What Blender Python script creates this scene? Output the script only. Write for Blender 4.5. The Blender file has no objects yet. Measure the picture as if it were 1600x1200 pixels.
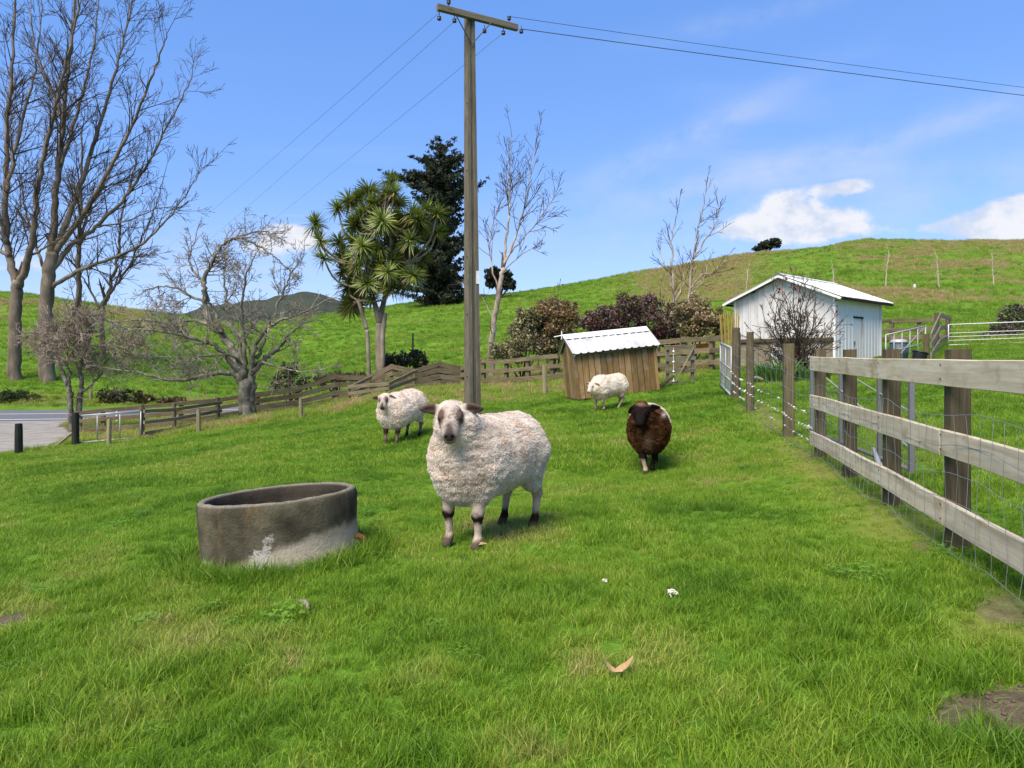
import bpy, math, random
import numpy as np
from mathutils import Vector, Matrix, noise as mnoise

# ------------------------------------------------------------------ camera, sky, sun, exposure
SC = bpy.context.scene
COL = SC.collection
F = 1100.0            # focal length in pixels of a 1600 px wide picture
HZ = 560.0            # horizon row
CZ = 1.35             # eye height (m)
cam_d = bpy.data.cameras.new('camera')
cam_d.sensor_width = 36.0
cam_d.lens = 36.0 * F / 1600.0
cam_d.shift_y = -40.0 / 1600.0
cam_d.clip_start = 0.05
cam_d.clip_end = 5000
cam = bpy.data.objects.new('camera', cam_d)
COL.objects.link(cam)
cam.location = (0, 0, CZ)
cam.rotation_euler = (math.radians(90), 0, 0)
SC.camera = cam

SUN_AZ_VEC = Vector((-0.44, -0.72, 0))      # horizontal direction towards the sun
SUN_EL = math.radians(54)
sv = SUN_AZ_VEC.normalized() * math.cos(SUN_EL) + Vector((0, 0, math.sin(SUN_EL)))
sun_d = bpy.data.lights.new('sun', 'SUN')
sun_d.energy = 3.3
sun_d.angle = math.radians(40)
sun_d.color = (1.0, 0.90, 0.76)
sun = bpy.data.objects.new('sun', sun_d)
COL.objects.link(sun)
sun.rotation_euler = sv.to_track_quat('Z', 'Y').to_euler()
sun.location = (-20, 5, 40)

SC.view_settings.view_transform = 'Standard'
SC.view_settings.look = 'None'
SC.view_settings.gamma = 1.0
SC.view_settings.use_curve_mapping = False
SC.view_settings.exposure = 1.12
SC.cycles.max_bounces = 6
SC.cycles.transparent_max_bounces = 6
SC.cycles.caustics_reflective = False
SC.cycles.caustics_refractive = False

# ------------------------------------------------------------------ node helpers
class NT:
    def __init__(self, nt):
        self.nt = nt
    def n(self, t, **kw):
        nd = self.nt.nodes.new(t)
        for k, v in kw.items():
            setattr(nd, k, v)
        return nd
    def set(self, sock, v):
        if hasattr(v, 'is_output') or isinstance(v, bpy.types.NodeSocket):
            self.nt.links.new(v, sock)
        else:
            if hasattr(sock, 'default_value'):
                try:
                    sock.default_value = v
                except Exception:
                    if isinstance(v, (tuple, list)) and len(v) == 3:
                        sock.default_value = (*v, 1)
                    else:
                        sock.default_value = (v, v, v)
    def math(self, op, a, b=0.0, c=None, clamp=False):
        nd = self.n('ShaderNodeMath', operation=op, use_clamp=clamp)
        self.set(nd.inputs[0], a); self.set(nd.inputs[1], b)
        if c is not None: self.set(nd.inputs[2], c)
        return nd.outputs[0]
    def vmath(self, op, a, b=(0, 0, 0)):
        nd = self.n('ShaderNodeVectorMath', operation=op)
        self.set(nd.inputs[0], a); self.set(nd.inputs[1], b)
        return nd.outputs[0]
    def mix(self, fac, a, b, blend='MIX'):
        nd = self.n('ShaderNodeMix', data_type='RGBA', blend_type=blend)
        self.set(nd.inputs[0], fac); self.set(nd.inputs[6], a); self.set(nd.inputs[7], b)
        return nd.outputs[2]
    def noise(self, vec, scale, detail=4, rough=0.55, dist=0.0):
        nd = self.n('ShaderNodeTexNoise')
        if vec is not None: self.set(nd.inputs['Vector'], vec)
        nd.inputs['Scale'].default_value = scale
        nd.inputs['Detail'].default_value = detail
        nd.inputs['Roughness'].default_value = rough
        nd.inputs['Distortion'].default_value = dist
        return nd.outputs['Fac']
    def ramp(self, fac, stops):
        nd = self.n('ShaderNodeValToRGB')
        cr = nd.color_ramp
        while len(cr.elements) < len(stops): cr.elements.new(0.5)
        for e, (p, c) in zip(cr.elements, stops):
            e.position = p
            e.color = (*c, 1) if isinstance(c, (tuple, list)) else (c, c, c, 1)
        self.set(nd.inputs[0], fac)
        return nd.outputs[0]
    def step(self, fac, lo, hi):
        nd = self.n('ShaderNodeMapRange', interpolation_type='SMOOTHSTEP')
        self.set(nd.inputs[0], fac)
        nd.inputs[1].default_value = lo; nd.inputs[2].default_value = hi
        return nd.outputs[0]
    def scale(self, vec, s):
        nd = self.n('ShaderNodeMapping')
        self.set(nd.inputs[0], vec)
        nd.inputs[3].default_value = s
        return nd.outputs[0]
    def obj(self):
        return self.n('ShaderNodeTexCoord').outputs['Object']
    def attr(self, name, kind='GEOMETRY'):
        return self.n('ShaderNodeAttribute', attribute_name=name, attribute_type=kind)
    def bump(self, h, strength=0.3, dist=0.01):
        nd = self.n('ShaderNodeBump')
        nd.inputs['Strength'].default_value = strength
        nd.inputs['Distance'].default_value = dist
        self.set(nd.inputs['Height'], h)
        return nd.outputs[0]

def new_mat(name):
    m = bpy.data.materials.new(name)
    m.use_nodes = True
    m.node_tree.nodes.clear()
    t = NT(m.node_tree)
    out = t.n('ShaderNodeOutputMaterial')
    return m, t, out

def finish(t, out, color, rough=0.8, spec=0.3, metal=0.0, normal=None, translucent=0.0, tcolor=None):
    p = t.n('ShaderNodeBsdfPrincipled')
    t.set(p.inputs['Base Color'], color)
    t.set(p.inputs['Roughness'], rough)
    t.set(p.inputs['Specular IOR Level'], spec)
    t.set(p.inputs['Metallic'], metal)
    if normal is not None: t.set(p.inputs['Normal'], normal)
    sh = p.outputs[0]
    if translucent > 0:
        tr = t.n('ShaderNodeBsdfTranslucent')
        t.set(tr.inputs[0], tcolor if tcolor is not None else color)
        mx = t.n('ShaderNodeMixShader')
        mx.inputs[0].default_value = translucent
        t.nt.links.new(sh, mx.inputs[1]); t.nt.links.new(tr.outputs[0], mx.inputs[2])
        sh = mx.outputs[0]
    t.nt.links.new(sh, out.inputs[0])

# ------------------------------------------------------------------ world: Nishita sky with fair-weather cloud
W = bpy.data.worlds.new('World')
SC.world = W
W.use_nodes = True
W.node_tree.nodes.clear()
w = NT(W.node_tree)
wout = w.n('ShaderNodeOutputWorld')
bg = w.n('ShaderNodeBackground')
bg.inputs['Strength'].default_value = 0.13
sky = w.n('ShaderNodeTexSky', sky_type='NISHITA')
sky.sun_disc = False
sky.sun_elevation = SUN_EL
sky.sun_rotation = math.atan2(SUN_AZ_VEC.x, SUN_AZ_VEC.y)
sky.altitude = 50
sky.air_density = 1.0
sky.dust_density = 0.3
sky.ozone_density = 2.2
hs = w.n('ShaderNodeHueSaturation')
hs.inputs['Saturation'].default_value = 1.0
hs.inputs['Value'].default_value = 1.0
w.set(hs.inputs['Color'], sky.outputs[0])
skycol = w.mix(1.0, hs.outputs[0], (0.97, 0.90, 1.0, 1), 'MULTIPLY')
skycol = w.mix(0.60, skycol, (0.27, 1.08, 3.05, 1))
gen = w.n('ShaderNodeTexCoord').outputs['Generated']
sep = w.n('ShaderNodeSeparateXYZ'); w.set(sep.inputs[0], gen)
dx, dy, dz = sep.outputs
hlen = w.math('SQRT', w.math('ADD', w.math('MULTIPLY', dx, dx), w.math('MULTIPLY', dy, dy)))
elev = w.math('DIVIDE', dz, w.math('MAXIMUM', hlen, 0.02))
azim = w.math('ARCTAN2', dx, dy)
# cumulus banks low over the horizon: soft discs in azimuth/elevation, broken up by noise
nz1 = w.noise(w.scale(gen, (1, 1, 1.5)), 16.0, 8, 0.6)
nz2 = w.noise(w.scale(gen, (1, 1, 1.3)), 30.0, 6, 0.6)
def azel(px, py):
    u = (px - 800) / F
    return math.atan(u), (HZ - py) / F / math.sqrt(1 + u * u)
PUFFS = [(1222, 318, 22, 18), (1300, 292, 30, 9), (1258, 335, 46, 22), (1180, 350, 34, 13), (1145, 358, 22, 8), (1320, 345, 24, 14),
         (1240, 368, 90, 12), (1330, 292, 22, 9), (1545, 338, 36, 15), (1605, 325, 40, 18), (1485, 354, 36, 8), (1580, 358, 70, 12),
         (440, 362, 26, 11), (480, 370, 34, 14), (410, 385, 40, 14),
         (1800, 330, 110, 26), (2050, 345, 80, 20), (-150, 390, 110, 24), (-420, 350, 80, 26), (2500, 330, 120, 30)]
dens = None
for (px, py, rx, ry) in PUFFS:
    a, e = azel(px, py)
    ax = w.math('MULTIPLY', w.math('SUBTRACT', azim, a), F / rx * 0.8)
    ey = w.math('MULTIPLY', w.math('SUBTRACT', elev, e), F / ry * 0.8)
    # flatter below than above
    d2 = w.math('ADD', w.math('MULTIPLY', ax, ax), w.math('MULTIPLY', ey, ey))
    g = w.math('POWER', 2.718, w.math('MULTIPLY', d2, -1.0))
    dens = g if dens is None else w.math('ADD', dens, g)
dens = w.math('MINIMUM', dens, 1.25)
nn = w.math('ADD', w.math('MULTIPLY', w.math('SUBTRACT', nz1, 0.5), 1.5), w.math('MULTIPLY', w.math('SUBTRACT', nz2, 0.5), 1.3))
cum = w.step(w.math('ADD', dens, nn), 0.40, 1.10)
cum = w.math('MULTIPLY', cum, w.step(dens, 0.05, 0.45))
cum = w.math('MULTIPLY', cum, 0.88)
# thin high streaks everywhere
rot = w.n('ShaderNodeMapping'); w.set(rot.inputs[0], w.n('ShaderNodeCombineXYZ').outputs[0])
cmb = rot.inputs[0].links[0].from_node
ih = w.math('DIVIDE', 1.0, w.math('MAXIMUM', dz, 0.08))
w.set(cmb.inputs[0], w.math('MULTIPLY', dx, ih)); w.set(cmb.inputs[1], w.math('MULTIPLY', dy, ih))
rot.inputs[2].default_value = (0, 0, math.radians(32))
rot.inputs[3].default_value = (0.32, 1.15, 1)
st = w.noise(rot.outputs[0], 0.9, 6, 0.5, 0.5)
st2 = w.noise(gen, 2.6, 3, 0.5)
cir = w.math('MULTIPLY', w.step(st, 0.47, 0.78), w.step(st2, 0.40, 0.66))
cir = w.math('MULTIPLY', cir, 0.45)
for (px, py, ln, wd, slope, amt) in ((1080, 215, 190, 26, 0.42, 0.5), (1330, 235, 330, 22, 0.16, 0.45), (1250, 330, 420, 60, 0.05, 0.35), (480, 400, 330, 50, 0.0, 0.4), (1160, 30, 160, 20, 0.1, 0.25), (-300, 200, 260, 30, 0.3, 0.4), (2100, 150, 300, 30, 0.2, 0.4)):
    a, e = azel(px, py)
    da = w.math('SUBTRACT', azim, a); de = w.math('SUBTRACT', elev, e)
    al = w.math('MULTIPLY', w.math('ADD', da, w.math('MULTIPLY', de, slope)), F / ln)
    ac = w.math('MULTIPLY', w.math('SUBTRACT', de, w.math('MULTIPLY', da, slope)), F / wd)
    g = w.math('POWER', 2.718, w.math('MULTIPLY', w.math('ADD', w.math('MULTIPLY', al, al), w.math('MULTIPLY', ac, ac)), -1.0))
    cir = w.math('ADD', cir, w.math('MULTIPLY', g, w.math('MULTIPLY', w.step(nz1, 0.2, 0.75), amt)))
cir = w.math('MINIMUM', cir, 0.75)
skyc = w.mix(cir, skycol, (2.3, 2.6, 3.2, 1))
cshade = w.mix(w.step(w.math('ADD', w.math('MULTIPLY', nz1, 0.6), w.math('MULTIPLY', nz2, 0.4)), 0.40, 0.58), (2.35, 2.6, 3.1, 1), (3.4, 3.35, 3.4, 1))
skyc = w.mix(cum, skyc, cshade)
w.nt.links.new(skyc, bg.inputs[0])
w.nt.links.new(bg.outputs[0], wout.inputs[0])

# ------------------------------------------------------------------ mesh / object helpers
ORG = {}
def tag(o, label=None, cat=None, group=None, kind=None):
    if label: o['label'] = label
    if cat: o['category'] = cat
    if group: o['group'] = group
    if kind: o['kind'] = kind
    return o
def thing(name, label, cat, loc, group=None):
    o = bpy.data.objects.new(name, None)
    o.empty_display_size = 0.2
    COL.objects.link(o)
    o.location = loc
    ORG[o.name] = Vector(loc)
    return tag(o, label, cat, group)
def link(name, me, mat, parent=None, origin=None):
    o = bpy.data.objects.new(name, me)
    COL.objects.link(o)
    if mat is not None and not me.materials: me.materials.append(mat)
    if parent is not None:
        o.parent = parent
        if parent.parent is not None: o.matrix_parent_inverse = parent.matrix_basis.inverted()
        ORG[o.name] = ORG[parent.name].copy()
    else:
        ORG[o.name] = Vector(origin) if origin is not None else Vector((0, 0, 0))
        o.location = ORG[o.name]
    return o
def np_mesh(name, V, Fq, smooth=False, cols=None):
    me = bpy.data.meshes.new(name)
    V = np.asarray(V, dtype=np.float32)
    me.vertices.add(len(V)); me.vertices.foreach_set('co', V.ravel())
    if isinstance(Fq, np.ndarray):
        k = Fq.shape[1]; nf = len(Fq)
        me.loops.add(nf * k); me.loops.foreach_set('vertex_index', Fq.astype(np.int32).ravel())
        me.polygons.add(nf)
        me.polygons.foreach_set('loop_start', np.arange(0, nf * k, k, dtype=np.int32))
        try:
            me.polygons.foreach_set('loop_total', np.full(nf, k, dtype=np.int32))
        except Exception:
            pass
    else:
        ln = [len(f) for f in Fq]
        me.loops.add(sum(ln)); me.loops.foreach_set('vertex_index', np.array([i for f in Fq for i in f], dtype=np.int32))
        me.polygons.add(len(Fq))
        me.polygons.foreach_set('loop_start', np.concatenate([[0], np.cumsum(ln)[:-1]]).astype(np.int32))
    me.update(calc_edges=True)
    me.validate()
    me.polygons.foreach_set('use_smooth', np.full(len(me.polygons), bool(smooth)))
    if cols is not None:
        a = me.color_attributes.new('Col', 'FLOAT_COLOR', 'POINT')
        c = np.ones((len(V), 4), dtype=np.float32); c[:, :3] = cols
        a.data.foreach_set('color', c.ravel())
    return me
class MB:
    """collects tubes, boxes and polygons in world coordinates into one mesh"""
    def __init__(self): self.v = []; self.f = []
    def box(self, c, s, X=(1, 0, 0), Z=(0, 0, 1)):
        X = Vector(X).normalized(); Z = Vector(Z); Y = Z.cross(X).normalized(); Z = X.cross(Y)
        b = len(self.v); c = Vector(c)
        for i in (-1, 1):
            for j in (-1, 1):
                for k in (-1, 1):
                    self.v.append(tuple(c + X * (i * s[0] / 2) + Y * (j * s[1] / 2) + Z * (k * s[2] / 2)))
        for q in ((0, 1, 3, 2), (4, 6, 7, 5), (0, 4, 5, 1), (2, 3, 7, 6), (0, 2, 6, 4), (1, 5, 7, 3)):
            self.f.append(tuple(b + i for i in q))
        return self
    def tube(self, pts, rad, k=6, cap=True):
        pts = [Vector(p) for p in pts]
        n = len(pts)
        if not hasattr(rad, '__len__'): rad = [rad] * n
        b = len(self.v)
        t0 = (pts[1] - pts[0]).normalized()
        ref = Vector((0, 0, 1)) if abs(t0.z) < 0.9 else Vector((1, 0, 0))
        a = t0.cross(ref).normalized()
        for i in range(n):
            t = (pts[min(i + 1, n - 1)] - pts[max(i - 1, 0)])
            if t.length < 1e-9: t = t0
            t = t.normalized()
            a = (a - t * a.dot(t))
            a = a.normalized() if a.length > 1e-6 else t.orthogonal().normalized()
            c = t.cross(a)
            for j in range(k):
                an = 2 * math.pi * j / k
                self.v.append(tuple(pts[i] + (a * math.cos(an) + c * math.sin(an)) * rad[i]))
        for i in range(n - 1):
            for j in range(k):
                j2 = (j + 1) % k
                self.f.append((b + i * k + j, b + i * k + j2, b + (i + 1) * k + j2, b + (i + 1) * k + j))
        if cap and k > 2:
            self.f.append(tuple(b + j for j in range(k))[::-1])
            self.f.append(tuple(b + (n - 1) * k + j for j in range(k)))
        return self
    def poly(self, pts):
        b = len(self.v)
        self.v += [tuple(p) for p in pts]
        self.f.append(tuple(range(b, b + len(pts))))
        return self
    def build(self, name, mat, parent=None, origin=None, smooth=False):
        if parent is not None: og = ORG[parent.name]
        else: og = Vector(origin) if origin is not None else Vector((0, 0, 0))
        V = np.array(self.v, dtype=np.float64) - np.array(og)
        return link(name, np_mesh(name, V, self.f, smooth), mat, parent, og)

def frame(o, X, Z):
    X = Vector(X).normalized(); Y = Vector(Z).cross(X).normalized(); Z = X.cross(Y)
    m = Matrix((X, Y, Z)).transposed().to_4x4()
    m.translation = Vector(o)
    return m
def place(name, me, mat, parent, M):
    """a piece whose mesh is modelled along its own x axis, set at world matrix M under parent"""
    o = bpy.data.objects.new(name, me)
    COL.objects.link(o)
    if not me.materials: me.materials.append(mat)
    og = Vector((0, 0, 0))
    if parent is not None:
        o.parent = parent; og = ORG[parent.name]
        if parent.parent is not None: o.matrix_parent_inverse = parent.matrix_basis.inverted()
    L = M.copy(); L.translation = M.translation - og
    o.matrix_basis = L
    ORG[o.name] = og.copy()
    return o
def board_mesh(L, wd, th, seed=0, bev=0.004, wob=0.003, seg=None):
    """sawn board along +x, width along z, thickness along y, eased edges and slight unevenness"""
    rg = random.Random(seed)
    n = seg or max(2, int(L / 0.45) + 1)
    v = []; f = []
    for i in range(n + 1):
        x = L * i / n
        oy = rg.uniform(-wob, wob); oz = rg.uniform(-wob, wob); sw = 1 + rg.uniform(-0.012, 0.012)
        hw = wd / 2 * sw; ht = th / 2
        for (y, z) in ((-ht + bev, -hw), (ht - bev, -hw), (ht, -hw + bev), (ht, hw - bev), (ht - bev, hw), (-ht + bev, hw), (-ht, hw - bev), (-ht, -hw + bev)):
            v.append((x + (rg.uniform(-.003, .003) if i in (0, n) else 0), y + oy, z + oz))
    for i in range(n):
        for j in range(8):
            f.append((i * 8 + j, i * 8 + (j + 1) % 8, (i + 1) * 8 + (j + 1) % 8, (i + 1) * 8 + j))
    f.append(tuple(range(8))[::-1]); f.append(tuple(n * 8 + j for j in range(8)))
    return np_mesh('board', v, [q[::-1] for q in f])
def round_post_mesh(H, r, seed=0, k=12, taper=0.93):
    rg = random.Random(seed)
    v = []; f = []; n = 5
    ph = [rg.uniform(0.94, 1.06) for _ in range(k)]
    for i in range(n + 1):
        x = H * i / n
        rr = r * (1 - (1 - taper) * i / n) * (0.93 if i == n else 1)
        for j in range(k):
            a = 2 * math.pi * j / k
            v.append((x + (rg.uniform(-.006, .006) if i == n else 0), rr * ph[j] * math.cos(a), rr * ph[j] * math.sin(a)))
    for i in range(n):
        for j in range(k):
            f.append((i * k + j, i * k + (j + 1) % k, (i + 1) * k + (j + 1) % k, (i + 1) * k + j))
    f.append(tuple(range(k))[::-1]); f.append(tuple(n * k + j for j in range(k)))
    return np_mesh('round_post', v, f)

# ------------------------------------------------------------------ numpy noise
def hash2(ix, iy, s):
    h = (ix.astype(np.int64) * 374761393 + iy.astype(np.int64) * 668265263 + s * 982451653) & 0x7fffffff
    h = ((h ^ (h >> 13)) * 1274126177) & 0x7fffffff
    return ((h ^ (h >> 16)) & 0xffff) / 65535.0
def vnoise(x, y, s=0):
    x = np.asarray(x, float); y = np.asarray(y, float)
    ix = np.floor(x); iy = np.floor(y); fx = x - ix; fy = y - iy
    fx = fx * fx * (3 - 2 * fx); fy = fy * fy * (3 - 2 * fy)
    a = hash2(ix, iy, s); b = hash2(ix + 1, iy, s); c = hash2(ix, iy + 1, s); d = hash2(ix + 1, iy + 1, s)
    return (a * (1 - fx) + b * fx) * (1 - fy) + (c * (1 - fx) + d * fx) * fy
def fbm(x, y, s=0, o=4):
    t = 0; a = 0.5; m = 0
    for i in range(o):
        t = t + a * vnoise(x, y, s + i * 17); m += a; a *= 0.5
        x = x * 2.03 + 3.1; y = y * 2.03 + 7.7
    return t / m
def sstep(v, lo, hi):
    t = np.clip((v - lo) / (hi - lo), 0, 1)
    return t * t * (3 - 2 * t)

# ------------------------------------------------------------------ terrain
# per compass column (given as picture column of the direction): (depth m, drop below the eye m)
TAIL = {}
COLS = {
 -600: [(2,1.42),(5,1.6),(10,2.25),(15,2.75),(20,3.0),(25,3.12),(34,3.1),(43,3.1),(46,2.6),(52,1.6),(62,-1.5),(80,-7),(100,-8.5),(200,-4)],
 0:    [(2,1.40),(5,1.50),(8,1.75),(10,1.95),(15,2.4),(20,2.78),(25,3.02),(34,3.1),(43,3.1),(45,2.6),(50,1.6),(60,-1.5),(78,-7.4),(100,-8),(200,-3)],
 120:  [(2,1.37),(5,1.45),(8,1.66),(10,1.82),(15,2.25),(20,2.62),(23,2.77),(26,2.95),(34,3.1),(43,3.1),(45,2.7),(50,1.7),(60,-1.2),(80,-6.9),(100,-7.4),(200,-3)],
 250:  [(2,1.36),(5,1.41),(8,1.58),(10,1.71),(15,2.05),(20,2.42),(24,2.68),(28,2.95),(34,3.1),(43,3.1),(47,2.7),(52,1.9),(65,-.8),(90,-5.7),(110,-6),(200,-4)],
 383:  [(2,1.35),(5,1.39),(8,1.5),(10,1.6),(15,1.85),(20,2.05),(25,2.16),(28,2.3),(34,2.9),(42,3.1),(50,3.05),(55,2.5),(70,.3),(100,-5),(130,-5.5),(250,-3)],
 500:  [(2,1.35),(5,1.38),(8,1.47),(10,1.52),(15,1.7),(20,1.85),(28,1.95),(33,2.2),(40,2.9),(50,3.1),(58,3.0),(66,2.0),(80,-.6),(110,-7.0),(140,-7.5),(250,-5)],
 600:  [(2,1.35),(5,1.37),(8,1.46),(10,1.52),(12.5,1.55),(15,1.47),(20,1.38),(28,1.25),(34,1.35),(42,1.9),(50,1.9),(58,1.2),(80,-2.9),(112,-8.4),(140,-8.6),(250,-6)],
 700:  [(2,1.34),(5,1.36),(8,1.46),(10,1.47),(15,1.27),(20,1.27),(29,1.2),(36,1.1),(45,.9),(60,-.3),(80,-3.2),(112,-9.8),(140,-10),(250,-7)],
 800:  [(2,1.34),(5,1.34),(8,1.46),(10,1.42),(15,1.2),(20,1.2),(28,1.12),(35,.9),(45,.4),(60,-1.2),(80,-4.2),(112,-10.7),(140,-11),(250,-7)],
 900:  [(2,1.33),(5,1.31),(8,1.46),(10,1.36),(15,1.04),(16,.95),(18,.92),(25,.88),(32,.6),(45,-.4),(60,-2.2),(80,-5.5),(115,-12.5),(145,-13),(250,-8)],
 1000: [(2,1.31),(5,1.28),(9,1.47),(11,1.25),(15,.90),(16.4,.78),(18,.72),(23,.6),(30,.2),(45,-1.2),(60,-3.2),(80,-6.6),(115,-14.1),(145,-14.5),(250,-9)],
 1110: [(2,1.29),(5,1.22),(9,1.32),(11,1.10),(15,.73),(18,.55),(22,.34),(30,-.2),(45,-2),(60,-4),(80,-7.8),(115,-15.9),(145,-16.2),(250,-10)],
 1200: [(2,1.26),(5,1.18),(8,1.20),(10,1.05),(12,.85),(15,.66),(20,.4),(30,-.4),(45,-2.2),(60,-4.4),(80,-8.7),(112,-17.3),(145,-18),(250,-11)],
 1300: [(2,1.24),(4,1.18),(6.8,1.12),(7.9,1.1),(10,1.02),(13,.8),(15,.65),(20,.37),(30,-.6),(45,-2.3),(60,-4.9),(80,-9.5),(110,-18.1),(145,-18.5),(250,-12)],
 1400: [(2,1.22),(4,1.16),(5.2,1.15),(8,1.02),(12,.75),(15,.5),(20,.15),(30,-.9),(45,-2.45),(60,-5.1),(80,-10),(110,-18.8),(145,-19),(250,-12)],
 1500: [(2,1.2),(3,1.16),(4.14,1.13),(6,1.03),(10,.7),(14,.2),(20,-.2),(30,-1),(45,-2.5),(60,-5.1),(80,-10),(110,-18.8),(145,-19),(250,-12)],
 1600: [(2,1.18),(3.4,1.12),(5,1.02),(10,.6),(14,.1),(20,-.3),(30,-1.1),(45,-2.6),(60,-5.2),(80,-10.1),(110,-18.9),(145,-19.2),(250,-12)],
 2200: [(2,1.12),(4,.95),(8,.6),(14,.05),(20,-.35),(30,-1.3),(45,-3),(60,-5.5),(80,-10.5),(110,-19),(145,-19.4),(250,-12)],
}
UG = np.linspace(-1.4, 1.4, 561)
LG = np.linspace(math.log(0.8), math.log(300), 420)
_cu = np.array([(k - 800) / F for k in sorted(COLS)])
_prof = []
for k in sorted(COLS):
    d = np.array([a for a, b in COLS[k]], float); h = np.array([b for a, b in COLS[k]], float)
    _prof.append(np.interp(LG, np.log(d), -h))
_prof = np.array(_prof)
TAB = np.empty((len(UG), len(LG)))
for j in range(len(LG)):
    TAB[:, j] = np.interp(UG, _cu, _prof[:, j])
def gsm(a, s, ax):
    r = int(3 * s); k = np.exp(-0.5 * (np.arange(-r, r + 1) / s) ** 2); k /= k.sum()
    p = [(0, 0), (0, 0)]; p[ax] = (r, r)
    b = np.pad(a, p, mode='edge')
    return np.apply_along_axis(lambda m: np.convolve(m, k, 'valid'), ax, b)
TAB = gsm(gsm(TAB, 7, 0), 2.6, 1)
def Gbase(x, y):
    x = np.asarray(x, float); y = np.asarray(y, float)
    ye = np.maximum(y, 0.8)
    u = np.clip(x / np.maximum(ye, np.abs(y)), -1.399, 1.399)
    l = np.clip(np.log(ye), LG[0], LG[-1] - 1e-6)
    iu = (u - UG[0]) / (UG[1] - UG[0]); il = (l - LG[0]) / (LG[1] - LG[0])
    i0 = np.floor(iu).astype(int); j0 = np.floor(il).astype(int)
    i0 = np.clip(i0, 0, len(UG) - 2); j0 = np.clip(j0, 0, len(LG) - 2)
    fu = iu - i0; fl = il - j0
    return CZ + (TAB[i0, j0] * (1 - fu) + TAB[i0 + 1, j0] * fu) * (1 - fl) + (TAB[i0, j0 + 1] * (1 - fu) + TAB[i0 + 1, j0 + 1] * fu) * fl

ROAD = [(-120, 39.5), (-70, 38.8), (-45, 38.6), (-28, 38.8), (-21, 40), (-16, 42.2), (-13, 44)]
def road_dist(x, y):
    x = np.asarray(x, float); y = np.asarray(y, float)
    best = np.full(x.shape, 1e9)
    for (a, b) in zip(ROAD[:-1], ROAD[1:]):
        ax, ay = a; bx, by = b
        t = np.clip(((x - ax) * (bx - ax) + (y - ay) * (by - ay)) / ((bx - ax) ** 2 + (by - ay) ** 2), 0, 1)
        best = np.minimum(best, np.hypot(x - ax - t * (bx - ax), y - ay - t * (by - ay)))
    return best
GRAVEL = [(-120, 30), (-60, 24), (-30, 20.5), (-17.5, 19.6), (-15.3, 20.6), (-14.7, 22.2), (-15.6, 24.6), (-17.2, 28), (-20.5, 32), (-22, 36), (-120, 36)]
def in_poly(x, y, P):
    x = np.asarray(x, float); y = np.asarray(y, float)
    c = np.zeros(x.shape, bool)
    for i in range(len(P)):
        x1, y1 = P[i]; x2, y2 = P[i - 1]
        if y1 == y2: continue
        c ^= ((y1 > y) != (y2 > y)) & (x < (x2 - x1) * (y - y1) / (y2 - y1) + x1)
    return c
def track(x, y, z):
    ph = (z + (fbm(x * 0.12, y * 0.12, 33, 3) - 0.5) * 1.4) / 0.85
    return ph - np.floor(ph)
def G(x, y, low=True):
    x = np.asarray(x, float); y = np.asarray(y, float)
    z = Gbase(x, y)
    near = 1 - sstep(y, 16, 24)
    z = z + near * ((fbm(x * 1.1, y * 1.1, 3, 3) - 0.5) * 0.07 + (fbm(x * 4.2, y * 4.2, 9, 2) - 0.5) * 0.055)
    hill = sstep(y, 44, 58) * (1 - sstep(y, 130, 160))
    right = sstep(x / np.maximum(y, 1), -0.1, 0.35)
    z = z + hill * (fbm(x * 0.09, y * 0.09, 21, 4) - 0.5) * 1.5
    # sheep tracks: small steps that follow the contour
    fr = track(x, y, z)
    z = z + hill * (0.35 + 0.65 * right) * 0.26 * (np.minimum(fr / 0.7, (1 - fr) / 0.3) - 0.5)
    z = z + hill * (fbm(x * 0.6, y * 0.6, 5, 2) - 0.5) * 0.18
    return z
def g1(x, y): return float(G(np.array([x]), np.array([y]))[0])
def at(px, py, d): return Vector(((px - 800) / F * d, d, CZ - (py - HZ) / F * d))
def gp(px, d, dz=0.0):
    x = (px - 800) / F * d
    return Vector((x, d, g1(x, d) + dz))

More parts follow.
